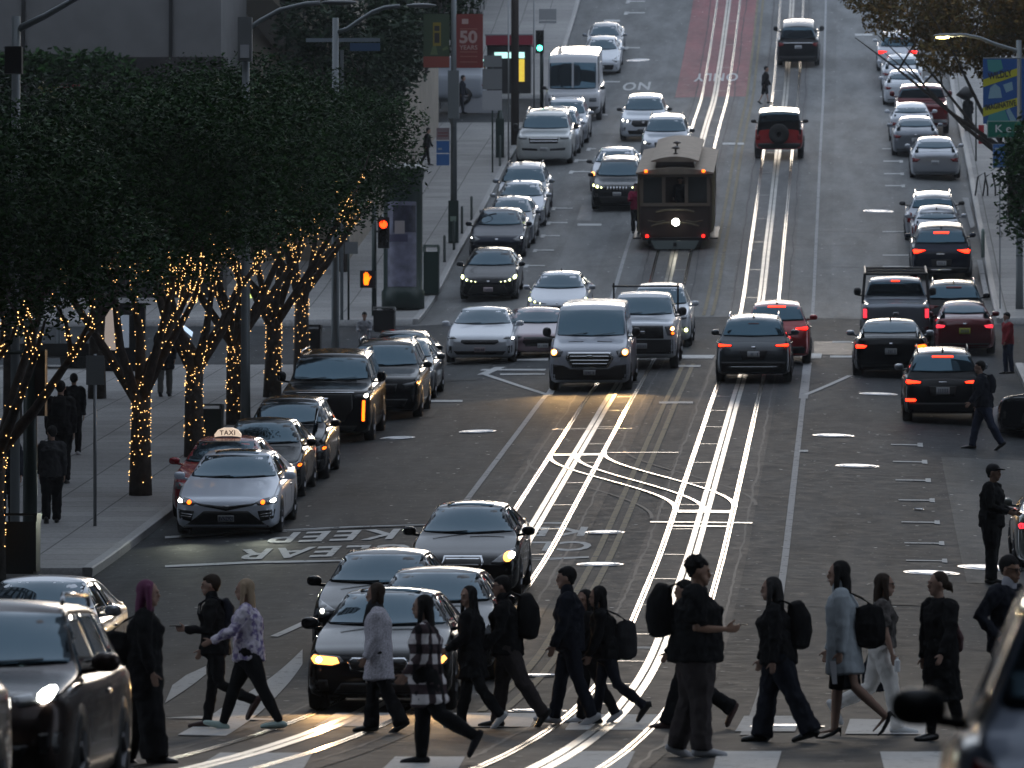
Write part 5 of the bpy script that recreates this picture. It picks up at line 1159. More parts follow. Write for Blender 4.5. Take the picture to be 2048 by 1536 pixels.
# banners
BBLUE = M('banner_blue', (.012,.075,.26), rough=.6); BYEL = M('banner_yellow', (.42,.40,.02), rough=.6); BTEAL = M('banner_teal', (.05,.23,.22), rough=.6); BPALE = M('banner_pale', (.20,.33,.40), rough=.6); INK = M('banner_ink', (.02,.02,.02), rough=.6)
def banner_blue(label, x0, x1):
    bn = empty('street_banner', rl_.location, label, 'banner', None); b_ = panel(bn, 'cloth', x0, x1, 118, 248, BBLUE, t=.02, dy=-.12)
    if x0 < 2000:
        quadpx(bn, 'printed_band', [(x0,148+12),(x1,148-11),(x1,148+4),(x0,148+27)], BYEL, -.135, par=b_); quadpx(bn, 'printed_band', [(x0,200+16),(x1,200-4),(x1,200+12),(x0,200+34)], BYEL, -.135, par=b_)
        quadpx(bn, 'printed_figure', [(1972,250),(1980,222),(1996,214),(2008,216),(2020,248)], BTEAL, -.133, par=b_); quadpx(bn, 'printed_figure', [(1976,198),(1980,176),(1990,168),(2000,176),(2004,196)], BPALE, -.133, par=b_)
        quadpx(bn, 'printed_figure', [(1974,120),(2002,120),(2006,138),(1990,146),(1976,142)], BTEAL, -.133, par=b_); quadpx(bn, 'printed_figure', [(2006,170),(2024,164),(2026,180),(2012,186)], BPALE, -.134, par=b_); quadpx(bn, 'printed_figure', [(2012,222),(2018,216),(2032,240),(2022,246)], BPALE, -.134, par=b_)
        text_on(b_, 'WILDLY', 2000, 150, 14, INK, 48, .16, .03, root=bn, dy=-.145); text_on(b_, 'IMAGINATIVE', 2001, 211, 12, INK, 62, .15, .03, root=bn, dy=-.145)
    MB().tube([tuple(local(bn, x0, 117)+Vector((0,-.12,0))), tuple(local(bn, x1+8, 117)+Vector((0,-.12,0)))], .02, 6).build('banner_arm', POLE, bn)
banner_blue('blue banner with slanted yellow bands hanging left of the right lamp post', 1966, 2034); banner_blue('plain blue banner edge hanging right of the right lamp post', 2043, 2105)
st = empty('street_name_sign', rl_.location+Vector((0,-.0,0)), 'green street name sign below the blue banner at the right edge', 'sign')
b_ = panel(st, 'sign_plate', 1976, 2110, 244, 275, M('sign_green', (.006,.13,.085), rough=.4), t=.03, dy=-.25); panel(st, 'sign_rim', 1974, 2112, 242, 277, M('sign_rim', (.3,.36,.34), rough=.4), t=.02, dy=-.22)
text_on(b_, 'Kearny', 2040, 260.5, 20, M('sign_white', (.6,.62,.62), rough=.5), 98, 0, .006, root=st, dy=-.28, sp=1.5)
MB().box(.0,.6,-.23,-.05,local(st,2040,262).z-.05,local(st,2040,262).z+.05).build('bracket', POLE, st)
ps = empty('parking_sign', rl_.location, 'blue parking notices stacked on a thin pole at the right edge', 'sign')
sb = M('notice_blue', (.035,.13,.36), rough=.5); sw = M('notice_white', (.30,.36,.42), rough=.5)
for y0, y1 in ((290,312),(314,336)):
    b_ = panel(ps, 'notice', 1986, 2011, y0, y1, sb, t=.02, dy=-.3); panel(ps, 'notice_rim', 1985, 2012, y0-1, y1+1, sw, t=.02, dy=-.285)
    quadpx(ps, 'printed_block', [(1989,y1-10),(1999,y1-10),(1999,y1-15),(1989,y1-15)], sw, -.315, par=b_)
a = local(ps, 1999, 340); MB().tube([(a.x, -.27, 0), (a.x, -.27, local(ps,1999,288).z)], .025, 6).build('pole', STEELP, ps)
# left pole with the two banners
gp = empty('banner_pole', base_(-13.45, 220.5), 'grey green pole carrying two banners and a meter cabinet', 'lamp post')
MB().tube([(0,0,0),(0,0,12)], [.12,.08], 10).build('pole', POLE, gp, True)
a = local(gp, 907, 238); b_ = local(gp, 907, 142); MB().box(-.19,.19,-.26,-.06,a.z,b_.z).tube([(0,-.16,a.z-.25),(0,-.16,a.z)], [.08,.17], 8).build('control_box', POLE, gp)
a = local(gp, 909, 402); MB().box(-.17,.17,-.30,-.02,0,a.z).build('meter_cabinet', DGRN, gp); MB().box(-.10,.10,-.325,-.305,a.z*.5,a.z*.62).build('meter_dial', M('meter_green', (.2,.27,.22)), gp)
b1 = empty('street_banner', gp.location, 'green and yellow banner hanging left of the pole up the hill', 'banner'); c1 = panel(b1, 'cloth', 847, 899, 28, 136, M('banner_green', (.035,.06,.03), rough=.7), t=.02, dy=-.02)
for pts, m_ in (([(847,113),(899,113),(899,135),(847,135)], M('banner_salmon', (.24,.055,.04), rough=.7)), ([(866,45),(882,45),(882,92),(866,92)], M('banner_ochre', (.22,.17,.02), rough=.7)), ([(860,110),(866,92),(872,92),(876,110)], M('banner_leaf', (.10,.14,.06), rough=.7)), ([(884,98),(894,92),(897,98),(886,102)], M('banner_leaf', (.1,.14,.06))), ([(869,52),(879,52),(879,62),(869,62)], INK), ([(869,66),(879,66),(879,86),(869,86)], INK)): quadpx(b1, 'printed_block', pts, m_, -.035 if m_ is not INK else -.042, par=c1)
b2 = empty('street_banner', gp.location, 'red anniversary banner with a large pale 50 hanging right of the pole', 'banner'); c2 = panel(b2, 'cloth', 909, 966, 28, 136, M('banner_red', (.20,.035,.03), rough=.7), t=.02, dy=-.02)
pk = M('banner_pink', (.42,.30,.28), rough=.7); text_on(c2, '50', 937, 74, 26, pk, 36, 0, .035, root=b2, dy=-.04); text_on(c2, 'YEARS', 937, 95, 9, pk, 36, 0, .01, root=b2, dy=-.04)
quadpx(b2, 'printed_block', [(924,48),(937,48),(937,38),(924,38)], pk, -.035, par=c2)
pk2 = M('banner_faint', (.30,.12,.10), rough=.7)
for y in (58, 104, 113, 124): quadpx(b2, 'printed_line', [(920,y+1),(955,y+1),(955,y-1),(920,y-1)], pk2, -.035, par=c2)
pn = empty('parking_sign', gp.location, 'blue and pink parking notices on the left pole below the banners', 'sign')
c3 = panel(pn, 'notice', 873, 899, 282, 306, sb, t=.02, dy=-.03); panel(pn, 'notice', 873, 899, 308, 331, sb, t=.02, dy=-.03); c4 = panel(pn, 'notice', 873, 899, 256, 280, M('notice_pink', (.26,.20,.22)), t=.02, dy=-.03)
for y in (266, 272): quadpx(pn, 'printed_line', [(876,y+1),(896,y+1),(896,y-1),(876,y-1)], M('notice_red', (.22,.06,.06)), -.045, par=c4)
quadpx(pn, 'printed_block', [(876,300),(884,300),(884,296),(876,296)], sw, -.045, par=c3)
# signal heads
LEDR = M('signal_red', (.5,.02,.01), emit=(1,.035,.004), estr=5); LEDG = M('signal_green', (.02,.5,.3), emit=(.08,1,.62), estr=6); LEDH = M('signal_hand', (.5,.2,.01), emit=(1,.13,.003), estr=3)
def signal(label, X, Y, cpx, lit, dz_pole=3.2, hand=None, box=None):
    o = empty('traffic_signal', base_(X, Y), label, 'traffic light'); c = local(o, *cpx); s_ = {'red': 0, 'green': -.52}[lit]
    MB().tube([(0,0,0),(0,0,c.z+.6)], [.08,.07], 8).build('pole', DGRN, o, True)
    c0 = Vector((c.x, -.18, c.z-s_)); mb = MB(); mb.box(c0.x-.17, c0.x+.17, -.25, -.02, c0.z-.72, c0.z+.22); mb.build('housing', TRIM, o)
    MB().tube([(0,0,c0.z-.2),(c0.x,-.1,c0.z-.2)], .03, 6).build('bracket', TRIM, o)
    for k, nm in enumerate(('red', 'amber', 'green')):
        z_ = c0.z-.26*k; on_ = nm == lit; mb = MB(); mb.ball((c0.x, -.26, z_), (.115,.035,.115), 14, 8)
        mb.build('signal_lens', (LEDR if nm == 'red' else LEDG) if on_ else M('dead_lens', (.02,.015,.01), rough=.3), o, True)
        vs = [(c0.x+.13*math.cos(t), yy, z_+.13*math.sin(t)) for yy in (-.25, -.42) for t in np.linspace(-.2, PI+.2, 9)]
        mesh_obj('visor', vs, [(i, i+1, i+10, i+9) for i in range(8)], TRIM, o)
    if hand:
        h = local(o, *hand); MB().box(h.x-.20, h.x+.26, -.42, -.10, h.z-.28, h.z+.24).build('crossing_signal', TRIM, o)
        mb = MB(); y_ = -.44
        mb.prism([(h.x-.07,h.z-.20),(h.x+.05,h.z-.20),(h.x+.09,h.z-.02),(h.x+.08,h.z+.04),(h.x-.08,h.z+.04),(h.x-.09,h.z-.05)], y_, y_+.012)
        for k, (fx, fh) in enumerate(((-.066,.15),(-.024,.19),(.018,.18),(.058,.13))): mb.prism([(h.x+fx-.017,h.z+.04),(h.x+fx+.017,h.z+.04),(h.x+fx+.015,h.z+fh),(h.x+fx-.015,h.z+fh)], y_, y_+.012)
        mb.prism([(h.x+.085,h.z-.06),(h.x+.15,h.z+.05),(h.x+.125,h.z+.07),(h.x+.08,h.z)], y_, y_+.012); mb.build('orange_hand', LEDH, o)
    return o
signal('traffic light showing red with an orange hand for walkers, left side of the junction', -14.55, 198.5, (768,450), 'red', hand=(735,558))
signal('traffic light showing green beside the white step van', -12.9+.1, 270, (1080,97), 'green')
# advertising column
cl = thing('advertising_column', 'dark green round advertising column with a domed top and a pale film poster', 'ad column', 806, 618); s_ = sc(cl.location.y); r_ = 40/s_; ht = local(cl, 806, 333).z
MB().lathe([(r_*1.08,0),(r_*1.08,.55),(r_*.98,.62),(r_*.98,ht-.45),(r_*1.04,ht-.40),(r_*1.06,ht-.2),(r_*1.22,ht-.12)], (0,0,0), 28).build('shaft', DGRN, cl, True)
MB().lathe([(r_*1.24,ht-.115),(r_*1.1,ht-.02),(r_*.7,ht+.06),(r_*.2,ht+.10)], (0,0,0), 28).build('dome', M('dome_grey', (.22,.23,.21), rough=.4), cl, True)
def curved(o, name, a0, a1, z0, z1, rr, m, par=None):
    n = 12; vs = []; 
    for z_ in (z0, z1):
        for t in np.linspace(a0, a1, n): vs.append((rr*math.sin(t), -rr*math.cos(t), z_))
    return mesh_obj(name, vs, [(i, i+1, n+i+1, n+i) for i in range(n-1)], m, par or o, True)
pz = local(cl, 806, 575).z; pz2 = local(cl, 806, 405).z
po = curved(cl, 'poster', -.80, .80, pz, pz2, r_*1.0, M('poster_pale', (.15,.15,.21), rough=.4, noise=(4,.35)))
curved(cl, 'poster_print', -.45, .75, pz2-.95, pz2-.12, r_*1.012, M('poster_dark', (.03,.03,.05), rough=.4, noise=(5,.6)), po); curved(cl, 'poster_print', -.35, .15, pz2-1.0, pz2-.6, r_*1.025, M('poster_note', (.32,.28,.28), rough=.5), po); curved(cl, 'poster_print', -.78, .3, pz2-1.25, pz2-1.02, r_*1.02, M('poster_violet', (.05,.045,.09)), po)
def bin_(name, label, cat, px, py, w_px, h_px, m=TRIM, top=None, depth=.6):
    o = thing(name, label, cat, px, py); s = sc(o.location.y); w_ = w_px/s/2; h = h_px/s
    MB().box(-w_, w_, -depth/2, depth/2, .04, h*.86).box(-w_*.9, w_*.9, -depth*.45, depth*.45, 0, .04).build('bin_body', m, o)
    mb = MB()
    for a in (-1, 1): mb.box(a*w_*.96-.03, a*w_*.96+.03, -depth/2, depth/2, h*.86, h*.96)
    mb.box(-w_*1.04, w_*1.04, -depth*.53, depth*.53, h*.96, h); mb.build('bin_lid', top or m, o); return o
bin_('litter_bin', 'large dark litter bin with a raised lid, lower left corner of the sidewalk', 'litter bin', 18, 1148, 118, 122, M('bin_dark', (.02,.026,.026), rough=.4))
bin_('litter_bin', 'black litter bin behind the red taxi', 'litter bin', 422, 880, 46, 72, M('bin_dark2', (.012,.016,.014), rough=.4), M('bin_lid', (.05,.055,.05), rough=.3))
bin_('litter_bin', 'black twin bin with two pale lids below the advertising column', 'litter bin', 769, 664, 42, 50, TRIM, M('bin_pale', (.30,.30,.29), rough=.3))
bin_('news_rack', 'tall green news rack right of the advertising column', 'news rack', 863, 590, 30, 100, DGRN, M('rack_top', (.10,.13,.12), rough=.3))
bin_('news_rack', 'dark news rack among the lit trunks near the corner', 'news rack', 622, 712, 40, 62, TRIM)
# poles with signs
def signpole(label, px, pyb, pyt, panels, dz=.16, group=None, name='sign_pole', m=None):
    o = thing(name, label, 'sign', px, pyb, dz, group); top_ = local(o, px, pyt)
    MB().tube([(0,0,0),(top_.x,0,top_.z)], .035, 6).build('pole', m or STEELP, o, True)
    for (x0, x1, y0, y1, mm) in panels: panel(o, 'sign_plate', x0, x1, y0, y1, mm, t=.02, dy=-.05)
    return o
signpole('grey sign pole with a blank sign back beside the clear lit tree trunk', 190, 1052, 708, [(173,209,711,770,BACKS)])
signpole('tall grey pole with three stacked sign backs up the left sidewalk', 985, 345, 108, [(968,1004,111,134,BACKS),(965,1004,138,179,BACKS),(965,1004,181,221,M('sign_white_back', (.34,.35,.37)))], m=DGRN)
signpole('thin grey pole running out of the top of the frame near the wooden pole', 1017, 330, -40, [], name='utility_pole')
signpole('grey pole with a white parking sign near the green signal', 1068, 218, -30, [(1078,1113,18,40,M('white_sign', (.28,.29,.30))), (1078,1113,42,47,M('white_sign', (.28,.29,.30)))])
signpole('stop sign seen from behind among the tree trunks at the corner', 697, 640, 440, [(690,716,484,508,BACKS)], m=DGRN)
o = thing('wooden_pole', 'thick brown wooden pole on the far left sidewalk', 'utility pole', 1030, 290); MB().tube([(0,0,0),(0,0,14)], [.17,.13], 10).build('shaft', M('wood_brown', (.035,.025,.02), rough=.8), o, True)
o = thing('utility_cabinet', 'dark green utility cabinet beside the tall thin pole', 'cabinet', 1000, 315); MB().box(-.16,.16,-.15,.15,0,1.5).tube([(0,0,1.5),(0,0,1.9)], [.14,.06], 8).build('casing', DGRN, o)
for i, (px, pyb, pyt, lb) in enumerate([(943,440,392,'slim grey bollard nearest the parked dark utility vehicle'),(924,467,412,'slim grey bollard right of the meter cabinet'),(908,500,440,'slim bollard in front of the meter cabinet'),(889,524,470,'slim bollard right of the news rack'),(1000,332,270,'slim post by the white off-roader')]):
    o = thing('bollard', lb, 'bollard', px, pyb, group='bollards on the left sidewalk'); h = (pyb-pyt)/sc(o.location.y); MB().lathe([(.05,0),(.045,.05),(.045,h-.05),(.03,h)], (0,0,0), 8).build('post', M('bollard_paint', (.06,.075,.07), rough=.5), o, True)
# dark signal pole at the left edge
o = thing('signal_pole', 'thick dark green signal pole with a signal head seen edge-on, left edge', 'traffic light', 60, 1128); t_ = local(o, 58, 640)
MB().tube([(0,0,0),(0,0,t_.z)], [.13,.12], 10).build('pole', DGRN, o, True); a = local(o, 80, 832); b_ = local(o, 80, 700); MB().box(.10,.28,-.2,.15,a.z,b_.z).build('housing', TRIM, o); a = local(o, 0, 705); MB().tube([(a.x-.5,0,a.z),(0,0,a.z)], .04, 6).build('arm', DGRN, o)
b_ = thing('bus_shelter', 'low dark shelter roof with a slatted planter behind the left sidewalk walkers', 'shelter', 140, 735)
a = local(b_, 0, 706); c = local(b_, 235, 690); MB().box(a.x, c.x, -.6, .6, a.z-.12, c.z+.02).build('roof', TRIM, b_); mb = MB()
for x in (-1.1, 1.0): mb.tube([(x,0,0),(x,0,a.z)], .05, 6)
mb.build('post', TRIM, b_)
MB().lathe([(.34,0),(.40,.42)], (.1,0,0), 16).build('planter', M('planter_grey', (.06,.06,.06)), b_)
o = empty('mast_arm_signal', base_(-15.2, 118), 'grey mast arm reaching out of the top left corner above a black signal head', 'traffic light'); A = [local(o, 32, 60), local(o, 90, 32), local(o, 150, -2), local(o, 230, -42)]
MB().tube([(A[0].x,0,0),(A[0].x,0,A[0].z+.25)], [.09,.08], 10).build('pole', POLE, o, True); MB().tube([tuple(a) for a in A], [.07,.06,.05,.045], 8).build('arm', POLE, o, True); a = local(o, 31, 150); c = local(o, 31, 96); MB().box(a.x-.15,a.x+.16,-.4,-.15,a.z,c.z).build('housing', TRIM, o)
# plaza panels between the trees
o = empty('lit_panel', base_(-16.4, 150)+Vector((0,0,0)), 'pale backlit panel behind the forked tree trunk', 'display'); p_ = local(o, 205, 705, 160)
panel(o, 'screen', 206, 238, 606, 700, M('warm_screen', (.3,.27,.25), emit=(.9,.75,.66), estr=.22), Y=172); panel(o, 'screen', 238, 258, 630, 695, M('cool_screen', (.25,.27,.3), emit=(.5,.62,.8), estr=.16), Y=172)
a = local(o, 222, 700, 172); MB().box(a.x-.3, a.x+.9, a.y+.02, a.y+.3, a.z-1.4, a.z+1.25).build('stand', TRIM, o)
o = empty('parked_sculpture', base_(-15.9, 172.5), 'bright slanted glass canopy edge glimpsed between the lit trunks', 'canopy'); quadpx(o, 'glass_edge', [(345,640),(352,638),(386,664),(384,674)], M('canopy_glow', (.3,.4,.5), emit=(.6,.78,1), estr=.8), 0); quadpx(o, 'glass_edge', [(346,655),(382,680),(378,694),(350,690)], M('canopy_blue', (.1,.14,.22), emit=(.3,.42,.7), estr=.3), 0)
o.name = 'glass_canopy'
# flower/news kiosk far up on the left
k = empty('news_kiosk', base_(-15.3, 284), 'small street kiosk with a red awning and a bright yellow poster', 'kiosk')
panel(k, 'awning', 973, 1066, 72, 92, M('awning_red', (.25,.01,.03), rough=.5), t=1.2); panel(k, 'awning_trim', 971, 1067, 70, 73, M('awning_trim', (.3,.3,.32)), t=1.25)
panel(k, 'light_box', 990, 1050, 106, 118, M('kiosk_light', (.3,.5,.5), emit=(.55,1,.9), estr=1.0), dy=-.45); panel(k, 'poster', 1026, 1050, 120, 165, M('poster_yellow', (.5,.38,.04), emit=(1,.72,.08), estr=.55, noise=(4,.3)), dy=-.5); c5 = panel(k, 'poster_print', 1028, 1038, 140, 158, M('poster_orange', (.5,.1,.01), emit=(1,.25,.05), estr=.5), dy=-.53)
panel(k, 'kiosk_wall', 975, 1062, 92, 196, TRIM, t=.8)
o = thing('white_hoarding', 'low white hoarding beside the far white van', 'barrier', 960, 222); panel(o, 'board', 918, 1002, 192, 226, M('hoarding', (.36,.37,.40), rough=.6), t=.06)
# right-hand furniture
signpole('dark sign post with a red plate behind the parked silver cars', 1952, 322, 192, [(1957,1968,250,288,M('red_plate', (.30,.01,.02)))], m=DGRN, name='bus_stop_pole')
o = thing('wall_lantern', 'black hooded street lantern on a post among the bare branches', 'lamp', 1932, 262); a = local(o, 1932, 190); MB().tube([(0,0,0),(0,0,a.z)], .05, 6).build('post', TRIM, o); MB().lathe([(.1,-.2),(.42,.0),(.14,.30),(.03,.36)], (0,0,a.z), 12).build('hood', TRIM, o, True)
o = thing('bollard', 'short pale green post on the right sidewalk by the brake-lit crossover', 'bollard', 1966, 515); MB().lathe([(.06,0),(.06,.85),(.04,.95)], (0,0,0), 8).build('post', M('bollard_green', (.15,.20,.18)), o, True)
o = thing('planter', 'pale rounded stone planter at the right edge by the alley', 'planter', 2040, 850); MB().lathe([(.62,0),(.66,.10),(.60,.55),(.35,.68),(.1,.72)], (0,0,-.16), 24).build('bowl', M('stone_pale', (.36,.36,.37), rough=.7), o, True)
o = thing('bicycle_rack', 'dark leaning bicycle rack on the right sidewalk beside the silver cars', 'rack', 1957, 392); mb = MB()
for x in (-.12, .16): mb.tube([(x,0,0),(x+.1,0,.7),(x+.34,0,.85),(x+.45,0,.3),(x+.45,0,0)], .035, 6)
mb.build('hoop', TRIM, o)
o = thing('banner_board', 'blue and white street poster peeking above the leaves in front of the brown trees', 'sign', 720, 560, group=None); panel(o, 'board', 612, 760, 76, 84, M('board_pale', (.22,.26,.30)), Y=176, t=.05); panel(o, 'lower_board', 700, 760, 86, 102, M('board_blue', (.05,.10,.19)), Y=176, t=.05)
a = local(o, 684, 100, 176); MB().tube([(a.x,a.y,local(o,684,640,176).z),(a.x,a.y,a.z)], .05, 6).build('post', POLE, o)
o = thing('sign_board', 'yellow and red board glimpsed over the leaves at the far left', 'sign', 120, 700); panel(o, 'yellow_board', 76, 120, 172, 188, M('board_yellow', (.22,.20,.04)), Y=186, t=.05); panel(o, 'red_board', 122, 160, 169, 187, M('board_red', (.20,.015,.015)), Y=186, t=.05)
a = local(o, 118, 180, 186); MB().tube([(a.x,a.y,local(o,118,690,186).z),(a.x,a.y,a.z)], .06, 6).build('post', POLE, o)
# scraps of litter on the road
r5 = random.Random(3)
# ------------------------------------------------------------------ people
def sweep(pts, ab, side, n=12, dm=(.9, .9)):
    """tapered limb through pts; ab = radius along side / across it at each point; domed ends"""
    pts = [Vector(p) for p in pts]; side = Vector(side).normalized(); ab = [(r, r) if not hasattr(r, '__len__') else r for r in ab]
    d0 = (pts[0]-pts[1]).normalized(); d1 = (pts[-1]-pts[-2]).normalized()
    P = []; 
    for t in (1, .72, .38): P.append((pts[0]+d0*min(ab[0])*math.sin(t*PI/2)*dm[0], ab[0][0]*max(math.cos(t*PI/2), .12), ab[0][1]*max(math.cos(t*PI/2), .12)))
    for p, r in zip(pts, ab): P.append((p, r[0], r[1]))
    for t in (.38, .72, 1): P.append((pts[-1]+d1*min(ab[-1])*math.sin(t*PI/2)*dm[1], ab[-1][0]*max(math.cos(t*PI/2), .12), ab[-1][1]*max(math.cos(t*PI/2), .12)))
    vs = []; fs = []
    for i, (p, a, b) in enumerate(P):
        tg = (P[min(i+1, len(P)-1)][0]-P[max(i-1, 0)][0]).normalized(); s = (side-tg*side.dot(tg))
        if s.length < .05: s = tg.orthogonal()
        s.normalize(); o = tg.cross(s)
        for k in range(n):
            t = 2*PI*k/n; vs.append(p+s*a*math.cos(t)+o*b*math.sin(t))
    for i in range(len(P)-1):
        for k in range(n): fs.append((i*n+k, i*n+(k+1)%n, (i+1)*n+(k+1)%n, (i+1)*n+k))
    fs.append(tuple(range(n-1, -1, -1))); fs.append(tuple((len(P)-1)*n+k for k in range(n)))
    return vs, fs
def solid(name, mb, m, par, voxel=.012, smooth=4, wrinkle=0.0):
    """the overlapping shapes become one continuous surface"""
    me = bpy.data.meshes.new(name); me.from_pydata([tuple(v) for v in mb.v], [], mb.f); me.update()
    bm = bmesh.new(); bm.from_mesh(me); bmesh.ops.recalc_face_normals(bm, faces=bm.faces[:]); bm.to_mesh(me); bm.free()
    o = bpy.data.objects.new(name, me); COL.objects.link(o)
    r = o.modifiers.new('r', 'REMESH'); r.mode = 'VOXEL'; r.voxel_size = voxel
    if smooth: s = o.modifiers.new('s', 'SMOOTH'); s.factor = .5; s.iterations = smooth
    if wrinkle:
        tx_ = bpy.data.textures.get('folds') or bpy.data.textures.new('folds', 'CLOUDS'); tx_.noise_scale = .11
        d = o.modifiers.new('d', 'DISPLACE'); d.texture = tx_; d.strength = wrinkle; d.mid_level = .5
    dg = bpy.context.evaluated_depsgraph_get(); dg.update()
    m2 = bpy.data.meshes.new_from_object(o.evaluated_get(dg)); o.modifiers.clear(); o.data = m2; bpy.data.meshes.remove(me)
    m2.materials.clear(); m2.materials.append(m); m2.polygons.foreach_set('use_smooth', [True]*len(m2.polygons)); o.parent = par
    return o
SK1 = M('skin_light', (.33,.20,.145), rough=.6); SK2 = M('skin_tan', (.30,.17,.11), rough=.5)
HAIRB = M('hair_black', (.006,.005,.005), rough=.75, spec=.25, bump=(45,.5,.01)); HAIRBR = M('hair_brown', (.030,.018,.011), rough=.7, spec=.25, bump=(45,.5,.01)); BLOND = M('hair_blond', (.34,.25,.16), rough=.7, bump=(45,.5,.01)); PURP = M('hair_purple', (.13,.02,.075), rough=.7); HGRY = M('hair_dark_grey', (.02,.018,.018), rough=.75, spec=.25, bump=(45,.5,.01))
CLB = M('cloth_black', (.008,.008,.009), rough=.9, spec=.2, noise=(6,.3)); CLN = M('cloth_navy', (.012,.014,.022), rough=.9, spec=.2, noise=(6,.25)); CLG = M('cloth_charcoal', (.03,.03,.033), rough=.9, spec=.2, noise=(6,.25)); CLBR = M('cloth_brown_grey', (.05,.042,.042), rough=.9, spec=.2, noise=(6,.25))
CLDEN = M('cloth_denim', (.028,.036,.065), rough=.85, spec=.2, noise=(6,.3)); COATG = M('wool_grey_blue', (.38,.42,.45), rough=.95, spec=.1, noise=(140,.08)); FUZZ = M('fluffy_grey', (.52,.50,.55), rough=1, spec=.1, noise=(60,.4)); CREAM = M('cloth_cream', (.75,.72,.68), rough=.9, spec=.1, noise=(4,.15))
SHW = M('shoe_white', (.75,.75,.75), rough=.5); SHG = M('shoe_pale_green', (.45,.58,.54), rough=.6); SHB = M('shoe_black', (.01,.01,.01), rough=.4); SHGR = M('shoe_pale_grey', (.5,.5,.52), rough=.6); SHBR = M('shoe_brown', (.05,.02,.015), rough=.5); TAN_ = M('leather_pink', (.10,.045,.045), rough=.5)
EYE = M('eye_dark', (.01,.01,.01), rough=.2); LIP = M('lip', (.20,.06,.06), rough=.5)
def tiedye():
    m = mat('tie_dye_cloth', (.42,.38,.48), rough=.9, spec=.1); n = m.node_tree.nodes; l = m.node_tree.links; tc = n.new('ShaderNodeTexCoord'); z = n.new('ShaderNodeTexNoise'); z.inputs['Scale'].default_value = 14; z.inputs['Detail'].default_value = 3
    l.new(tc.outputs['Object'], z.inputs['Vector']); r = n.new('ShaderNodeValToRGB'); r.color_ramp.elements[0].position = .42; r.color_ramp.elements[0].color = (.22,.18,.34,1); r.color_ramp.elements[1].position = .55; r.color_ramp.elements[1].color = (.68,.63,.72,1)
    l.new(z.outputs[0], r.inputs[0]); l.new(r.outputs[0], n['Principled BSDF'].inputs['Base Color']); return m
def plaid():
    m = mat('plaid_cloth', (.3,.3,.3), rough=.95, spec=.1); n = m.node_tree.nodes; l = m.node_tree.links; tc = n.new('ShaderNodeTexCoord'); sp = n.new('ShaderNodeSeparateXYZ'); l.new(tc.outputs['Object'], sp.inputs[0])
    def wave(out, k):
        a = n.new('ShaderNodeMath'); a.operation = 'MULTIPLY'; a.inputs[1].default_value = k; l.new(out, a.inputs[0]); b = n.new('ShaderNodeMath'); b.operation = 'SINE'; l.new(a.outputs[0], b.inputs[0]); c = n.new('ShaderNodeMath'); c.operation = 'GREATER_THAN'; c.inputs[1].default_value = 0; l.new(b.outputs[0], c.inputs[0]); return c.outputs[0]
    ad = n.new('ShaderNodeMath'); ad.operation = 'ADD'; ax = n.new('ShaderNodeMath'); ax.operation = 'ADD'; l.new(sp.outputs[0], ax.inputs[0]); l.new(sp.outputs[1], ax.inputs[1])
    l.new(wave(ax.outputs[0], 36), ad.inputs[0]); l.new(wave(sp.outputs[2], 34), ad.inputs[1]); r = n.new('ShaderNodeValToRGB'); e = r.color_ramp.elements; e[0].position = .2; e[0].color = (.015,.013,.015,1); e[1].position = .9; e[1].color = (.72,.68,.68,1); q_ = e.new(.5); q_.color = (.07,.05,.055,1); r.color_ramp.interpolation = 'CONSTANT'
    dv = n.new('ShaderNodeMath'); dv.operation = 'MULTIPLY'; dv.inputs[1].default_value = .5; l.new(ad.outputs[0], dv.inputs[0]); l.new(dv.outputs[0], r.inputs[0]); l.new(r.outputs[0], n['Principled BSDF'].inputs['Base Color']); return m
def da(a): return Vector((math.sin(R(a)), 0, -math.cos(R(a))))
PEOPLE = []
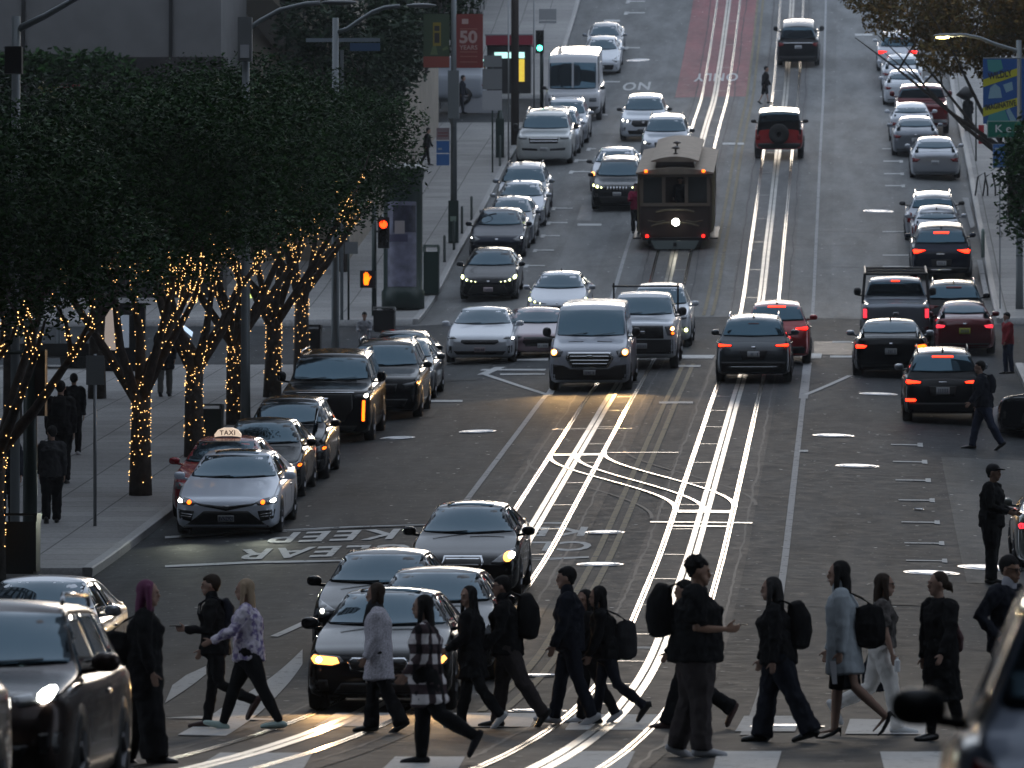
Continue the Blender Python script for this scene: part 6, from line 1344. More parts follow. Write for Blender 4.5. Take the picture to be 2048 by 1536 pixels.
def person(label, px, yb, yt, head='L', yaw=0, thR=20, knR=5, thL=-20, knL=20, lean=3, shR=-15, elR=15, shL=15, elL=15, ftR=None, ftL=None, skin=SK1, top=CLB, toplen='hip', sleeves=True, fat=1.0, legs='trousers', legm=CLB, legw=1.0, shoe=SHB, heels=False, boots=False,
           hair='short', hairm=HAIRB, headyaw=0, nod=0, hold=None, V=.012, group=None, X=None, Y=None, H=None, dz=0.0, collar=None, skirt=None, abd=7, shyaw=0, glasses=False, scarf=None, cap=False, flare=1.0, spread=1.0):
    if Y is None:
        p = at(px, yb, dz) if dz else at(px, yb); X, Y = p.x, p.y
    s = sc(Y); Hh = H or (yb-yt)/s; k = Hh/1.72; base_z = gz(X, Y)+dz
    ang = {'L': PI, 'R': 0, 'F': -PI/2, 'B': PI/2}[head]+R(yaw)
    root = empty('person', (X, Y, base_z), label, 'person', group, Quaternion((0,0,1), ang))
    side = Vector((0,1,0)); hw = .088*k*spread
    T, S_ = .43*k, .42*k; thL *= .88; thR *= .88; knL *= .92; knR *= .92
    def leg(sg, th, kn):
        h = Vector((0, sg*hw, 0)); kne = h+da(th)*T; an = kne+da(th-kn)*S_; return h, kne, an
    Lg = {1: leg(1, thL, knL), -1: leg(-1, thR, knR)}; fp = {}
    for sg, ft, th, kn in ((1, ftL, thL, knL), (-1, ftR, thR, knR)):
        sh_a = th-kn
        if ft is None: ft = 0 if sh_a > -12 else min(70, -sh_a*1.2)
        fp[sg] = ft
    hh = .075*k*(1 if not heels else 1.7)
    low = min(Lg[sg][2].z-(hh if fp[sg] < 25 else hh+.10*math.sin(R(fp[sg]))) for sg in (1,-1))
    up = Vector((0,0,-low))
    for sg in (1,-1): Lg[sg] = tuple(v+up for v in Lg[sg])
    hip = up.copy(); tl = .50*k
    ld = Vector((math.sin(R(lean)), 0, math.cos(R(lean))))
    waist = hip+ld*.17*k; chest = hip+ld*.36*k; shz = hip+ld*(tl-.02); neck = hip+ld*(tl+.05*k)+Vector((.01,0,0)); headc = neck+Vector((.02+.02*math.sin(R(nod)),0,.135*k))
    # fix total height so the crown of the head lands where it should
    topz = headc.z+.125*k; f_ = Hh/topz
    def sc_(v): return Vector((v.x, v.y, v.z*f_))
    hip, waist, chest, shz, neck, headc = map(sc_, (hip, waist, chest, shz, neck, headc))
    for sg in (1,-1): Lg[sg] = tuple(sc_(v) if i < 2 else Vector((v.x, v.y, v.z*f_ if fp[sg] > 25 else v.z)) for i, v in enumerate(Lg[sg]))
    shw = .175*k*(.94+.06*fat); sy = R(shyaw)
    Ar = {}
    for sg, sh, el in ((1, shL, elL), (-1, shR, elR)):
        a = shz+Vector((sg*-math.sin(sy)*shw*1, sg*shw*math.cos(sy), -.01)); dd = da(sh+lean*.3); dd = (dd+Vector((0, sg*math.tan(R(abd*(fat))), 0))).normalized(); e = a+dd*.29*k
        d2 = da(sh+el); d2 = (d2+Vector((0, sg*.04-(.30*sg if el > 60 else 0), 0))).normalized(); w = e+d2*.25*k; Ar[sg] = (a, e, w, d2)
    hr = Matrix.Rotation(R(headyaw), 3, 'Z'); hf = hr @ Vector((1,0,0)); hs = hr @ Vector((0,1,0)); un = Vector((0,0,1)); 
    hf = (hf-un*math.sin(R(nod))).normalized()
    def H_(x, y, z): return headc+(hf*x+hs*y+un*z)*k
    # ---- the body, one surface
    mb = MB(); add = lambda P, ab, sd=side, n=12: mb.add(*sweep(P, ab, sd, n))
    add([hip+Vector((0,0,-.03)), hip+Vector((0,0,.05)), waist, chest, shz], [(.15*k*fat,.11*k*fat),(.155*k*fat,.115*k*fat),(.125*k*fat,.095*k*fat),(.145*k*fat,.10*k*fat),(.115*k,.065*k)])
    add([shz-Vector((0,0,.02)), neck, neck+(headc-neck)*.45], [.062*k,.054*k,.052*k])
    mb.ball(H_(-.012,0,.02), (.094*k,.078*k,.105*k), 16, 12)
    add([H_(-.01,0,-.02), H_(.035,0,-.065), H_(.055,0,-.095)], [(.062*k,.07*k),(.052*k,.045*k),(.030*k,.026*k)], hs)
    add([H_(.078,0,.012), H_(.098,0,-.022), H_(.088,0,-.036)], [.010*k,.014*k,.013*k], hs, 8); add([H_(.080,0,-.060), H_(.086,0,-.064)], [(.024*k,.009*k),(.022*k,.008*k)], hs, 8); add([H_(.082,.03,.025), H_(.082,-.03,.025)], [(.012*k,.012*k)]*2, un, 8)
    for sg in (1,-1):
        add([H_(-.005,sg*.078,.015), H_(-.01,sg*.082,-.02)], [(.010*k,.022*k),(.009*k,.016*k)], hs, 8)
        h, kn_, an = Lg[sg]; add([h, h.lerp(kn_, .5), kn_, kn_.lerp(an, .3), an], [.085*k*fat,.072*k*fat,.052*k,.053*k,.036*k] if not legs else [.060*k*fat,.052*k*fat,.036*k,.036*k,.026*k])
        ft = fp[sg]; fd = Vector((math.cos(R(ft)), 0, -math.sin(R(ft)))); add([an+Vector((0,0,-.02))-fd*.02, an+fd*.06*k-Vector((0,0,.035*k)), an+fd*.15*k-Vector((0,0,.05*k))], [(.022*k,.022*k),(.022*k,.014*k),(.018*k,.009*k)])
        a, e, w, d2 = Ar[sg]; ai = a-Vector((0,sg*.045,.03)); add([ai, a.lerp(e, .5), e, e.lerp(w, .35), w], [.036*k,.040*k*fat,.036*k,.036*k,.023*k])
        pl_ = w+d2*.075*k; fw = (Vector((0,0,1)) if abs(d2.z) < .6 else Vector((1,0,0))); sd = d2.cross(side).normalized()
        add([w, w+d2*.04*k, pl_], [(.022*k,.016*k),(.034*k,.014*k),(.033*k,.012*k)], sd)
        cur = (hf*0+Vector((0,-sg,0))); cv = (Vector((0,-sg*.55,0)) if el_abs(elL if sg > 0 else elR) < 60 else Vector((0,-sg*.2,.5)))
        for i in range(4):
            b0 = pl_+sd*(.024-.016*i)*k; ln = (.031,.036,.034,.026)[i]*k; p1 = b0+(d2+cv*.25).normalized()*ln; p2 = p1+(d2*.6+cv).normalized()*ln*.75
            add([b0-d2*.01, p1, p2], [.0105*k,.0100*k,.0085*k], sd, 6)
        tb = w+d2*.03*k+sd*.030*k; add([tb, tb+(d2*.8+sd*.7)*.030*k, tb+(d2*1.3+sd*.9+cv*.3)*.040*k], [.0125*k,.0115*k,.0095*k], sd, 6)
    body = solid('body', mb, skin, root, min(V, .010) if V < .018 else V, 2)
    if V < .018:
        for sg in (1,-1): MB().ball(H_(.081,sg*.030,.012), (.008*k,.010*k,.0065*k), 8, 6).build('eye', EYE, body, True)
        MB().add(*sweep([H_(.092,.020,-.061), H_(.096,0,-.063), H_(.092,-.020,-.061)], [.0035*k,.0055*k,.0035*k], un, 6)).build('mouth', LIP, body, True)
    # ---- clothes
    t = .018*k
    mb = MB(); add = lambda P, ab, sd=side, n=14: mb.add(*sweep(P, ab, sd, n))
    if toplen:
        hem = {'hip': -.09, 'waist': .02, 'thigh': -.30, 'knee': -.50, 'calf': -.68}[toplen]*k*f_
        def legx(sg, dz_):
            h, kn_, an = Lg[sg]; z_ = hip.z+dz_
            return h.x+(kn_.x-h.x)*(h.z-z_)/max(h.z-kn_.z, .05) if z_ > kn_.z else kn_.x+(an.x-kn_.x)*(kn_.z-z_)/max(kn_.z-an.z, .05)
        def hem_at(dz_, f0):
            xa, xb = legx(1, dz_), legx(-1, dz_); return (hip+Vector(((xa+xb)/2, 0, dz_)), (.215*k*fat*f0, max(.165*k*fat*f0, abs(xa-xb)/2+.125*k*fat)))
        P = []
        if hem < -.15: P += [hem_at(hem, flare), hem_at(hem*.5, (1+flare)/2)]
        else: P += [(hip+Vector((0,0,hem)), (.195*k*fat*flare,.170*k*fat*flare))]
        P += [(hip+Vector((0,0,.06)), (.19*k*fat,.168*k*fat)), (waist, (.168*k*fat,.155*k*fat)), (chest, (.190*k*fat,.165*k*fat)), (shz-Vector((0,0,.03)), (.190*k,.125*k)), (shz+Vector((0,0,.02)), (.135*k,.092*k)), (neck+Vector((0,0,-.012)), (.075*k,.068*k))]
        mb.add(*sweep([p_[0] for p_ in P], [p_[1] for p_ in P], side, 16, (.12, .3)))
        for sg in (1,-1):
            a, e, w, d2 = Ar[sg]; a2 = a-Vector((0,sg*.03,0.0))
            if sleeves == 'short': mb.add(*sweep([a2, a.lerp(e, .5), a.lerp(e, .82)], [.080*k*fat,.074*k*fat,.070*k*fat], side, 12, (.9, .15)))
            elif sleeves: mb.add(*sweep([a2, a.lerp(e, .12), a.lerp(e, .5), e, e.lerp(w, .5), w+d2*.005], [.088*k,.085*k,.074*k,.065*k,.058*k,.047*k], side, 12, (.9, .2)))
            else: add([a2, a.lerp(e, .15)], [.06*k,.055*k])
        g = solid({'hip': 'jacket', 'waist': 'top', 'thigh': 'coat', 'knee': 'long_coat', 'calf': 'long_coat'}[toplen], mb, top, root, V, 3, .055 if top not in (FUZZ, COATG) else .02)
    if collar:
        mb = MB(); mb.add(*sweep([neck+Vector((.0,0,-.03)), neck+Vector((.005,0,.035))], [(.075*k,.075*k),(.070*k,.070*k)], side, 12)); solid('collar', mb, collar, root, V, 2)
    if scarf:
        mb = MB(); mb.add(*sweep([neck+Vector((.01,0,-.05)), neck+Vector((.015,0,.045))], [(.095*k,.10*k),(.080*k,.085*k)], side, 12)); mb.add(*sweep([neck+Vector((.08,.02,0)), neck+Vector((.13,.03,-.20*k))], [.04*k,.03*k], side, 10)); solid('scarf', mb, scarf, root, V, 2)
    mb = MB(); add = lambda P, ab, sd=side, n=12: mb.add(*sweep(P, ab, sd, n))
    if legs in ('trousers', 'wide', 'leggings', 'shorts', 'flared'):
        add([hip+Vector((0,0,-.05)), hip+Vector((0,0,.08))], [(.170*k*fat,.145*k*fat)]*2)
        for sg in (1,-1):
            h, kn_, an = Lg[sg]; an2 = an+(kn_-an).normalized()*(-.01 if legs != 'leggings' else .0)
            rr = {'trousers': (.098,.086,.068,.066,.060), 'wide': (.11,.115,.115,.118,.12), 'leggings': (.110,.092,.064,.064,.043), 'shorts': (.1,.09,.08,0,0), 'flared': (.100,.088,.072,.076,.088)}[legs]
            rr = [r*1.10*k*legw*(fat if i < 2 else (1+fat)/2) for i, r in enumerate(rr)]
            if legs == 'shorts': add([h, h.lerp(kn_, .5), kn_], rr[:3])
            else: mb.add(*sweep([h, h.lerp(kn_, .5), kn_, kn_.lerp(an2, .4), an2], rr, side, 12, (.9, .15)))
        solid('trousers' if legs != 'leggings' else 'leggings', mb, legm, root, V, 3, .04 if legs != 'leggings' else .012)
    if skirt:
        L_, m_, w_ = skirt; mb = MB(); zz = hip.z*(1-L_); cxk = (Lg[1][1].x+Lg[-1][1].x)/2*.5
        mb.add(*sweep([hip+Vector((0,0,.10)), hip+Vector((0,0,-.05)), Vector((hip.x+cxk, 0, zz))], [(.15*k,.115*k),(.17*k,.135*k),(.16*k*w_,.17*k*w_)], side, 14, (.9, .12))); solid('skirt', mb, m_, root, V, 3, .02)
    for sg in (1,-1):
        h, kn_, an = Lg[sg]; ft = fp[sg]; fd = Vector((math.cos(R(ft)), 0, -math.sin(R(ft)))); fu = Vector((math.sin(R(ft)), 0, math.cos(R(ft)))); mb = MB(); c = an
        if heels:
            ftq = ft+28; fd = Vector((math.cos(R(ftq)), 0, -math.sin(R(ftq)))); fu = Vector((math.sin(R(ftq)), 0, math.cos(R(ftq)))); toe = c+fd*.15*k-fu*.03*k
            mb.add(*sweep([c-fd*.035*k-fu*.03*k, c+fd*.04*k-fu*.045*k, toe, toe+Vector((.06*k*math.cos(R(ft)),0,-.06*k*math.sin(R(ft))))], [(.028*k,.022*k),(.030*k,.022*k),(.036*k,.018*k),(.012*k,.010*k)], side, 10)); hb = c-fd*.05*k-fu*.03*k; fu0 = Vector((math.sin(R(ft)), 0, math.cos(R(ft))))
            mb.add(*sweep([hb, hb-fu0*.085*k], [.012*k,.007*k], side, 8))
        else:
            sl = -.052*k; mb.add(*sweep([c-fd*.055*k+fu*sl*.6, c+fd*.0+fu*sl*.55, c+fd*.09*k+fu*sl*.75, c+fd*.17*k+fu*sl*.95, c+fd*.20*k+fu*sl*1.05], [(.040*k,.040*k),(.046*k,.048*k),(.050*k,.040*k),(.050*k,.032*k),(.040*k,.026*k)], side, 12))
            if boots: mb.add(*sweep([c+Vector((0,0,-.02)), c.lerp(kn_, .38)], [.050*k,.056*k], side, 10)); mb.add(*sweep([c-fd*.045*k-fu*.04*k, c-fd*.045*k-fu*.072*k], [.022*k,.020*k], side, 8))
        solid('shoe', mb, shoe, root, min(V, .009) if V < .018 else V, 2)
    # ---- hair
    mb = MB(); add = lambda P, ab, sd=hs, n=12: mb.add(*sweep(P, ab, sd, n))
    if hair:
        mb.ball(H_(-.028,0,.036), (.098*k,.087*k,.102*k), 16, 10)
        if hair in ('short', 'curly', 'cap'):
            add([H_(-.05,0,.02), H_(-.07,0,-.045)], [(.076*k,.05*k),(.055*k,.03*k)]); add([H_(.03,0,.085), H_(.065,0,.072)], [(.062*k,.035*k),(.055*k,.02*k)])
            if hair == 'curly':
                r = random.Random(3)
                for _ in range(60):
                    d = Vector((r.gauss(-.15,1), r.gauss(0,1), abs(r.gauss(.4,.8)))).normalized(); mb.ball(H_(-.03,0,.03)+Vector((d.x*.098,d.y*.09,d.z*.108))*k, .017*k, 6, 5)
        if hair in ('long', 'longfront', 'longbig'):
            wd = {'long': 1.0, 'longfront': 1.0, 'longbig': 1.25}[hair]; L_ = {'long': .34, 'longfront': .36, 'longbig': .36}[hair]
            add([H_(-.055,0,.04), H_(-.075,0,-.08), H_(-.085,0,-.20), H_(-.075,0,-L_)], [(.082*k*wd,.055*k*wd),(.088*k*wd,.055*k*wd),(.095*k*wd,.048*k*wd),(.075*k*wd,.02*k)])
            for sg in (1,-1): add([H_(.0,sg*.066,.06), H_(.008,sg*.082*wd,-.04), H_(.015,sg*.088*wd,-.16)]+([H_(.03,sg*.085*wd,-.27)] if hair == 'longfront' else []), [.034*k,.030*k,.028*k]+([.015*k] if hair == 'longfront' else []))
        if hair == 'bob': add([H_(-.05,0,.04), H_(-.06,0,-.10)], [(.088*k,.06*k),(.085*k,.045*k)]); [add([H_(.0,sg*.066,.06), H_(.01,sg*.08,-.09)], [.034*k,.026*k]) for sg in (1,-1)]
        if hair == 'bun': add([H_(-.05,0,.0), H_(-.075,0,-.03)], [(.07*k,.05*k),(.05*k,.03*k)]); mb.ball(H_(-.125,0,-.02), (.045*k,.045*k,.05*k), 10, 8); add([H_(-.15,0,-.03), H_(-.165,.01,-.085)], [.02*k,.01*k])
        solid('hair', mb, hairm, root, min(V, .010), 2)
    if cap:
        mb = MB(); mb.ball(H_(-.015,0,.055), (.104*k,.090*k,.080*k), 16, 10); mb.add(*sweep([H_(.06,0,.055), H_(.155,0,.045)], [(.07*k,.016*k),(.055*k,.010*k)], hs, 10)); solid('cap', mb, CLG, root, .010, 2)
    if glasses:
        mb = MB()
        for sg in (1,-1):
            pts = [H_(.090,sg*.032+.022*math.cos(t),.014+.018*math.sin(t)) for t in np.linspace(0, 2*PI, 9)]; mb.tube(pts, .0035*k, 5)
            mb.tube([H_(.088,sg*.055,.018), H_(.0,sg*.083,.018)], .0035*k, 5)
        mb.tube([H_(.092,-.012,.016), H_(.092,.012,.016)], .0035*k, 5); mb.build('glasses', TRIM, root)
    Mw = Matrix.Translation(root.location) @ Quaternion((0,0,1), ang).to_matrix().to_4x4()
    info = dict(root=root, M=Mw, hand={sg: Ar[sg][2]+Ar[sg][3]*.09*k for sg in (1,-1)}, hip=hip, chest=chest, sh=shz, k=k, q=Quaternion((0,0,1), ang), waist=waist)
    return info
def el_abs(x): return abs(x)
def held(info, name, label, cat, mb_fn, m, at_, voxel=None, group=None):
    """a bag, phone or bottle: its own thing, placed where the person carries it"""
    o = empty(name, info['M'] @ Vector(at_), label, cat, group, info['q']); mb = MB(); mb_fn(mb)
    nm = {'phone': 'casing', 'bottle': 'bottle_body', 'papers': 'sheet'}.get(name, 'bag_body')
    if voxel: solid(nm, mb, m, o, voxel, 4, .02)
    else: mb.build(nm, m, o)
    return o
def backpack(info, label, m=CLB, w=.15, d=.11, h=.24, back=-.22, z=0.0, drop=0):
    c = info['chest']+Vector((back+.03, 0, z))
    def f(mb):
        mb.add(*sweep([(0,0,-h*.75), (-.02,0,-h*.2), (-.02,0,h*.35), (.02,0,h*.85)], [(w,d*.95),(w*1.03,d*1.1),(w,d),(w*.86,d*.7)], (0,1,0), 14, (.35, .5)))
        for s in (-1, 1): mb.add(*sweep([(.05,s*.10,h*.85), (.17,s*.11,h*1.05), (.30,s*.11,h*.6), (.31,s*.12,0), (.2,s*.13,-h*.3)], [(.022,.012)]*5, (0,1,0), 6))
    return held(info, 'backpack', label, 'backpack', f, m, c, .012)
def tote(info, label, m, at_, w=.05, l=.17, h=.15, strap=.28, name='shoulder_bag'):
    def f(mb):
        mb.add(*sweep([(0,0,-h), (0,0,0), (0,0,h*.9)], [(w,l),(w*1.1,l*1.02),(w*.6,l*.85)], (0,1,0), 14))
        top = info['sh']-Vector(at_)+Vector((0,.10,.06)) if strap > .24 else Vector((0,0,h+strap))
        pts = [(l*.7,0,h*.8), tuple(Vector((l*.5,0,h)).lerp(top, .55)+Vector((.03,0,0))), tuple(top), tuple(Vector((-l*.5,0,h)).lerp(top, .55)-Vector((.03,0,0))), (-l*.7,0,h*.8)]; mb.add(*sweep(pts, [(.018,.010)]*5, (0,1,0), 6))
    return held(info, name, label, 'bag', f, m, at_, .010)
GP = 'people walking over the crosswalk'
# foreground, left to right
i = person('walker with long purple hair in a black coat and wide trousers beside the dark vehicle', 287, 1528, 1160, 'R', 0, thR=12, knR=6, thL=-10, knL=12, lean=2, shR=4, elR=12, shL=-8, elL=12, hair='long', hairm=PURP, top=CLB, toplen='thigh', legs='wide', legm=CLB, shoe=SHB, boots=True, group=GP, V=.013, fat=1.06)
tote(i, 'round black bag at the hip of the purple-haired walker', CLB, i['waist']+Vector((-.26,-.05,.0)), .09, .16, .13, .25)
i = person('young man in dark clothes looking at a phone held out in front, walking left', 432, 1456, 1148, 'L', 0, thR=8, knR=0, thL=-8, knL=62, lean=4, shR=2, elR=28, shL=8, elL=84, hair='short', hairm=HAIRBR, top=CLB, legs='trousers', legm=CLB, legw=.88, shoe=SHBR, collar=CLB, group=GP, ftL=55)
held(i, 'phone', 'flat phone in the outstretched hand of the young man walking left', 'phone', lambda mb: mb.box(-.07,.07,-.035,.035,-.005,.005), SHB, i['hand'][1]+Vector((.03,0,.035)))
backpack(i, 'small black backpack on the young man with the outstretched phone', CLN, .12, .07, .19, -.17)
i = person('blond woman in a pale tie-dye sweater and black leggings with mint trainers', 498, 1460, 1157, 'L', 0, thR=27, knR=6, thL=-24, knL=8, lean=3, shR=-10, elR=12, shL=30, elL=35, hair='long', hairm=BLOND, top=tiedye(), toplen='hip', legs='leggings', legm=CLB, shoe=SHG, group=GP, fat=1.08, ftR=-18, ftL=0)
i = person('woman in a long fluffy grey coat with a dark scarf and hands in pockets', 757, 1466, 1167, 'L', 0, thR=12, knR=10, thL=-14, knL=14, lean=1, shR=2, elR=25, shL=2, elL=25, hair='bob', hairm=HAIRBR, top=FUZZ, toplen='thigh', legs='flared', legm=CLB, shoe=SHB, scarf=CLG, group=GP, nod=6)
i = person('woman with long black hair in an oversized black and white plaid jacket', 852, 1529, 1190, 'L', 0, thR=6, knR=4, thL=-22, knL=42, lean=1, shR=2, elR=40, shL=4, elL=40, hair='long', hairm=HAIRB, top=plaid(), toplen='thigh', legs='leggings', legm=CLB, legw=1.18, shoe=CLG, group=GP, flare=1.12, ftL=60, fat=1.05)
i = person('smiling woman with long wavy black hair turning her face to the camera', 944, 1456, 1172, 'L', -8, thR=14, knR=4, thL=-18, knL=22, lean=2, shR=8, elR=55, shL=6, elL=50, hair='longfront', hairm=HAIRB, top=CLB, toplen='thigh', legs='trousers', legm=CLB, shoe=SHW, headyaw=48, group=GP)
i = person('man with glasses and a big black backpack in grey trousers, walking left', 1016, 1455, 1152, 'L', 0, thR=12, knR=4, thL=-26, knL=12, lean=5, shR=5, elR=40, shL=8, elL=35, hair='short', hairm=HAIRB, top=CLB, legs='trousers', legm=CLBR, legw=1.1, shoe=SHB, collar=CLB, glasses=True, group=GP, fat=1.12, ftL=50)
backpack(i, 'big black square backpack on the man with glasses', CLB, .16, .13, .27, -.27, -.02)
i = person('tall man in a dark open jacket, first of the group of three, walking left', 1140, 1452, 1134, 'L', 0, thR=16, knR=5, thL=-14, knL=10, lean=2, shR=-6, elR=12, shL=10, elL=12, hair='short', hairm=HAIRB, top=CLN, legs='trousers', legm=CLN, shoe=SHGR, collar=CLN, group=GP, ftR=-10)
i = person('woman with wavy dark hair facing the camera, middle of the group of three', 1180, 1447, 1180, 'L', 12, thR=10, knR=5, thL=-18, knL=14, lean=4, shR=14, elR=20, shL=8, elL=20, hair='longfront', hairm=HAIRB, top=CLB, toplen='hip', legs='trousers', legm=CLB, shoe=SHGR, headyaw=44, nod=5, group=GP)
i = person('woman in ankle boots with a handbag, last of the group of three', 1214, 1450, 1173, 'L', 0, thR=14, knR=6, thL=-20, knL=38, lean=9, shR=4, elR=20, shL=4, elL=20, hair='long', hairm=HAIRB, top=CLB, legs='trousers', legm=CLN, legw=.9, shoe=SHB, boots=True, group=GP, nod=8, ftL=52)
tote(i, 'dark shoulder bag with a pale pompon behind the last of the group of three', CLG, i['waist']+Vector((-.24,.0,.0)), .09, .13, .17, .30)
i2 = person('walker in black wide trousers and flat shoes mostly hidden behind the heavy man', 1378, 1458, 1160, 'L', 0, thR=-22, knR=38, thL=20, knL=2, lean=4, hair='short', hairm=HAIRB, top=CLB, toplen='hip', legs='flared', legm=CLB, shoe=SHBR, group=GP, ftR=62, V=.013)
i = person('heavy bearded man with curly hair in a black T-shirt reading his phone', 1392, 1514, 1114, 'R', 0, thR=7, knR=6, thL=-8, knL=10, lean=0, shR=2, elR=88, shL=2, elL=88, hair='curly', hairm=HAIRB, skin=SK2, top=CLB, toplen='hip', sleeves='short', legs='trousers', legm=CLBR, legw=1.12, shoe=SHGR, fat=1.42, nod=10, group=GP)
held(i, 'phone', 'black phone held up by the heavy man in the T-shirt', 'phone', lambda mb: mb.box(-.07,.07,-.036,.036,-.005,.005), SHB, i['hand'][-1]+Vector((.05,.06,.04)))
backpack(i, 'large rounded black backpack on the heavy man reading his phone', CLB, .18, .13, .27, -.36, -.03)
mb = MB(); mb.add(*sweep([(.085,0,-.075), (.075,0,-.11)], [(.05,.022),(.035,.02)], (0,1,0), 10))
i = person('woman with long dark grey hair in a black suit and heeled black boots', 1558, 1484, 1155, 'L', 0, thR=18, knR=8, thL=-22, knL=8, lean=6, shR=10, elR=8, shL=-5, elL=10, hair='longbig', hairm=HGRY, top=CLB, toplen='hip', legs='flared', legm=CLN, legw=1.12, shoe=SHB, boots=True, fat=1.2, group=GP, ftR=0, ftL=14)
backpack(i, 'dark backpack on the woman in the black suit', CLB, .16, .13, .26, -.26, -.06)
i = person('woman in a grey blue coat, short black skirt and high heels with papers in hand', 1688, 1482, 1124, 'L', 0, thR=9, knR=4, thL=-14, knL=36, lean=3, shR=6, elR=14, shL=-4, elL=10, hair='long', hairm=HAIRB, top=COATG, toplen='thigh', legs=None, skirt=(.46, CLB, .92), shoe=SHB, heels=True, group=GP, flare=1.15, ftL=42, collar=COATG)
tote(i, 'big black shoulder bag of the woman in the grey blue coat', CLB, i['waist']+Vector((-.28,.10,.02)), .10, .17, .17, .36)
held(i, 'papers', 'sheet of papers in the hand of the woman in the grey blue coat', 'papers', lambda mb: mb.add([(-.02,0,-.22),(.03,0,-.22),(.06,0,.02),(-.01,0,.02),(-.02,.004,-.22),(.03,.004,-.22),(.06,.004,.02),(-.01,.004,.02)], [(0,1,2,3),(7,6,5,4),(0,4,5,1),(1,5,6,2),(2,6,7,3),(3,7,4,0)]), SHGR, i['hand'][1]+Vector((.04,0,-.02)))
i = person('woman with glasses and long hair in white trousers and white trainers, walking right', 1762, 1467, 1148, 'R', 0, thR=18, knR=8, thL=-18, knL=52, lean=2, shR=6, elR=10, shL=-8, elL=12, hair='long', hairm=HAIRBR, top=M('patterned_top', (.09,.08,.075), rough=.9, noise=(12,.9)), toplen='waist', sleeves='short', legs='trousers', legm=CREAM, legw=1.12, shoe=SHW, glasses=True, group=GP, ftL=55)
held(i, 'bottle', 'small white bottle in the hand of the woman in white trousers', 'bottle', lambda mb: mb.lathe([(.03,-.08),(.033,-.06),(.033,.04),(.016,.06),(.016,.08)], (0,0,0), 12), SHW, i['hand'][-1]+Vector((.03,0,-.02)))
tote(i, 'dark carrier bag hanging low behind the woman in white trousers', CLN, i['hip']+Vector((-.06,.16,-.28)), .05, .15, .15, .22, 'carrier_bag')
i = person('woman with her hair in a loose bun wearing a long black coat', 1882, 1482, 1145, 'L', 40, thR=6, knR=4, thL=-10, knL=10, lean=2, shR=-5, elR=10, shL=14, elL=14, hair='bun', hairm=HAIRBR, top=CLB, toplen='knee', legs='leggings', legm=CLB, shoe=SHB, headyaw=-20, group=GP, abd=14)
tote(i, 'reddish leather bag slung across the back of the woman with the bun', TAN_, i['waist']+Vector((-.19,-.02,-.03)), .15, .05, .13, .40, 'shoulder_bag')
i = person('man in a dark suit with glasses standing hand on hip behind the silver car', 2012, 1480, 1114, 'R', -35, thR=4, knR=2, thL=-4, knL=2, lean=3, shR=-28, elR=70, shL=-5, elL=20, hair='short', hairm=HAIRB, skin=SK2, top=CLN, legs='trousers', legm=CLN, collar=M('shirt_white', (.45,.45,.5), rough=.8), glasses=True, group=None, abd=24, nod=12)
# further people
V2 = .016
person('man in a cap and dark jacket standing with his hands together on the pale concrete', 1984, 1168, 929, 'R', -20, thR=3, knR=2, thL=-3, knL=2, lean=1, shR=10, elR=62, shL=10, elL=62, hair='short', hairm=HGRY, cap=True, top=CLB, legs='trousers', legm=CLB, legw=1.2, skin=SK2, V=V2, fat=1.1)
i = person('man in jeans and a dark jacket walking left behind the dark utility vehicle', 1968, 899, 722, 'L', 0, thR=22, knR=8, thL=-20, knL=12, lean=6, shR=-8, elR=30, shL=10, elL=30, hair='short', hairm=HAIRB, top=CLN, legs='trousers', legm=CLDEN, V=V2, fat=1.15)
backpack(i, 'dark blue backpack on the man in jeans', CLN, .15, .10, .22, -.22)
person('man in a red jacket and blue jeans on the right sidewalk', 2016, 748, 625, 'L', 30, thR=4, thL=-4, knL=4, lean=2, hair='short', hairm=HAIRB, cap=False, top=M('cloth_red', (.22,.012,.018), rough=.9), legs='trousers', legm=CLDEN, V=.02, dz=.16, collar=SHGR)
person('man in shorts crossing the street far up between the tracks', 1530, 208, 132, 'R', 0, thR=14, thL=-14, knL=12, lean=4, hair='short', hairm=HAIRB, top=CLB, legs='shorts', legm=CLB, V=.022)
person('person in a long black coat far up the right sidewalk', 1936, 262, 190, 'B', 0, thR=4, thL=-4, lean=1, hair='long', hairm=HAIRB, top=CLB, toplen='calf', legs='trousers', V=.022, dz=.16)
person('person in dark clothes beside the white van on the far left', 922, 228, 150, 'R', 0, thR=10, thL=-8, lean=8, hair='short', hairm=HAIRB, top=CLN, legs='trousers', legm=CLN, V=.022, dz=.16)
person('person in black leaning at the dark trees above the advertising column', 853, 332, 255, 'R', 0, thR=12, thL=-10, knL=20, lean=6, hair='short', hairm=HAIRB, top=CLB, legs='trousers', V=.022, dz=.16)
person('person in a pale grey shirt standing behind the parked black cars at the corner', 729, 728, 624, 'F', 0, thR=2, thL=-2, lean=3, shR=20, elR=70, shL=20, elL=70, hair='short', hairm=HAIRB, top=M('shirt_pale', (.30,.31,.34), rough=.8), legs='trousers', legm=CLG, V=.018, dz=.16, nod=10)
person('man in a navy suit jacket and pale blue shirt at the left edge', 14, 1058, 852, 'F', 10, thR=8, knR=4, thL=-6, knL=8, lean=1, hair='short', hairm=HAIRB, top=CLN, legs='trousers', legm=CLG, V=V2, dz=.16, collar=M('shirt_blue', (.16,.20,.34), rough=.8), glasses=True)
person('man seen from behind in a wool cap walking up beside the dark green pole', 103, 1046, 851, 'B', 5, thR=8, knR=3, thL=-8, knL=8, lean=2, hair='short', hairm=HAIRB, cap=True, headyaw=25, top=CLG, legs='trousers', legm=CLB, legw=1.1, V=V2, dz=.16, fat=1.15)
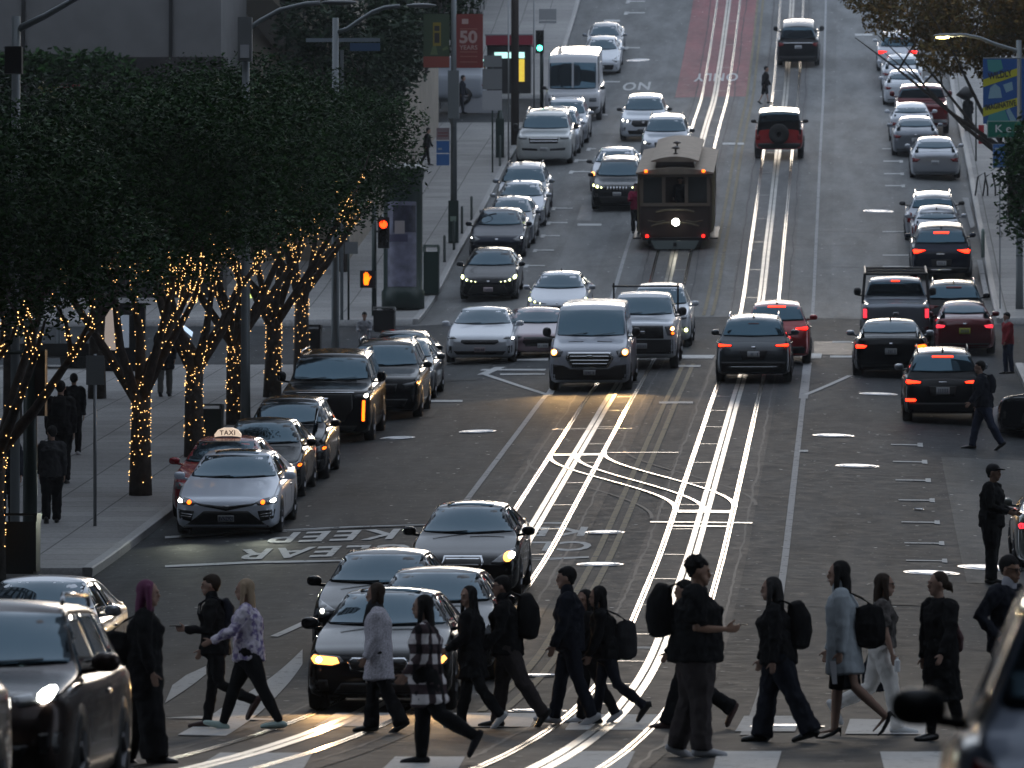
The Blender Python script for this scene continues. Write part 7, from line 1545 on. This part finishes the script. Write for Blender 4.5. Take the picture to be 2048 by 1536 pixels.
i = person('broad man seen from behind with a backpack, walking away on the left sidewalk', 120, 968, 760, 'B', 0, thR=8, thL=-10, knL=14, lean=4, hair='short', hairm=HAIRB, top=CLB, toplen='hip', legs='trousers', V=V2, dz=.16, fat=1.25)
backpack(i, 'black backpack on the broad man walking away', CLB, .15, .10, .22, -.22)
person('slim man in black walking away just behind the broad man with the backpack', 147, 910, 746, 'B', 0, thR=8, thL=-8, knL=10, lean=3, hair='short', hairm=HAIRB, cap=False, top=CLB, legs='trousers', shoe=SHGR, V=V2, dz=.16)
person('person in pale trousers walking away between the lit tree trunks', 330, 793, 640, 'B', 0, thR=8, thL=-8, knL=10, lean=2, hair='short', hairm=HGRY, top=CLG, toplen='thigh', legs='trousers', legm=M('cloth_pale_trouser', (.13,.13,.12), rough=.9), V=.02, dz=.16)
person('passenger in red holding on to the left side of the cable car', None, None, None, 'F', 0, X=SL-1.36, Y=Yc+1.3, H=1.7, dz=.42, thR=3, thL=-3, shR=30, elR=60, shL=30, elL=60, hair='short', hairm=HAIRB, top=M('cloth_crimson', (.24,.008,.05), rough=.9), legs='trousers', legm=CLB, V=.022)

person('gripman in dark clothes standing inside the front of the cable car', None, None, None, 'F', 0, X=SL+.12, Y=Yc+2.0, H=1.76, dz=.52, thR=2, thL=-2, shR=12, elR=50, shL=8, elL=45, hair='short', hairm=HAIRB, cap=True, top=CLN, legs='trousers', legm=CLB, V=.020)

# ------------------------------------------------------------------ the evening air
hz = MB(); hz.box(-90, 60, -70, 425, -6, 130); hzo = hz.build('haze', None); tag(hzo, 'thin evening haze filling the street', None, None, 'stuff')
hm = bpy.data.materials.new('haze_air'); hm.use_nodes = True; hn = hm.node_tree.nodes; hn.clear(); ho = hn.new('ShaderNodeOutputMaterial'); hv = hn.new('ShaderNodeVolumePrincipled')
hv.inputs['Color'].default_value = (.82,.88,.95,1); hv.inputs['Density'].default_value = .00022; hm.node_tree.links.new(hv.outputs[0], ho.inputs['Volume']); hzo.data.materials.append(hm)
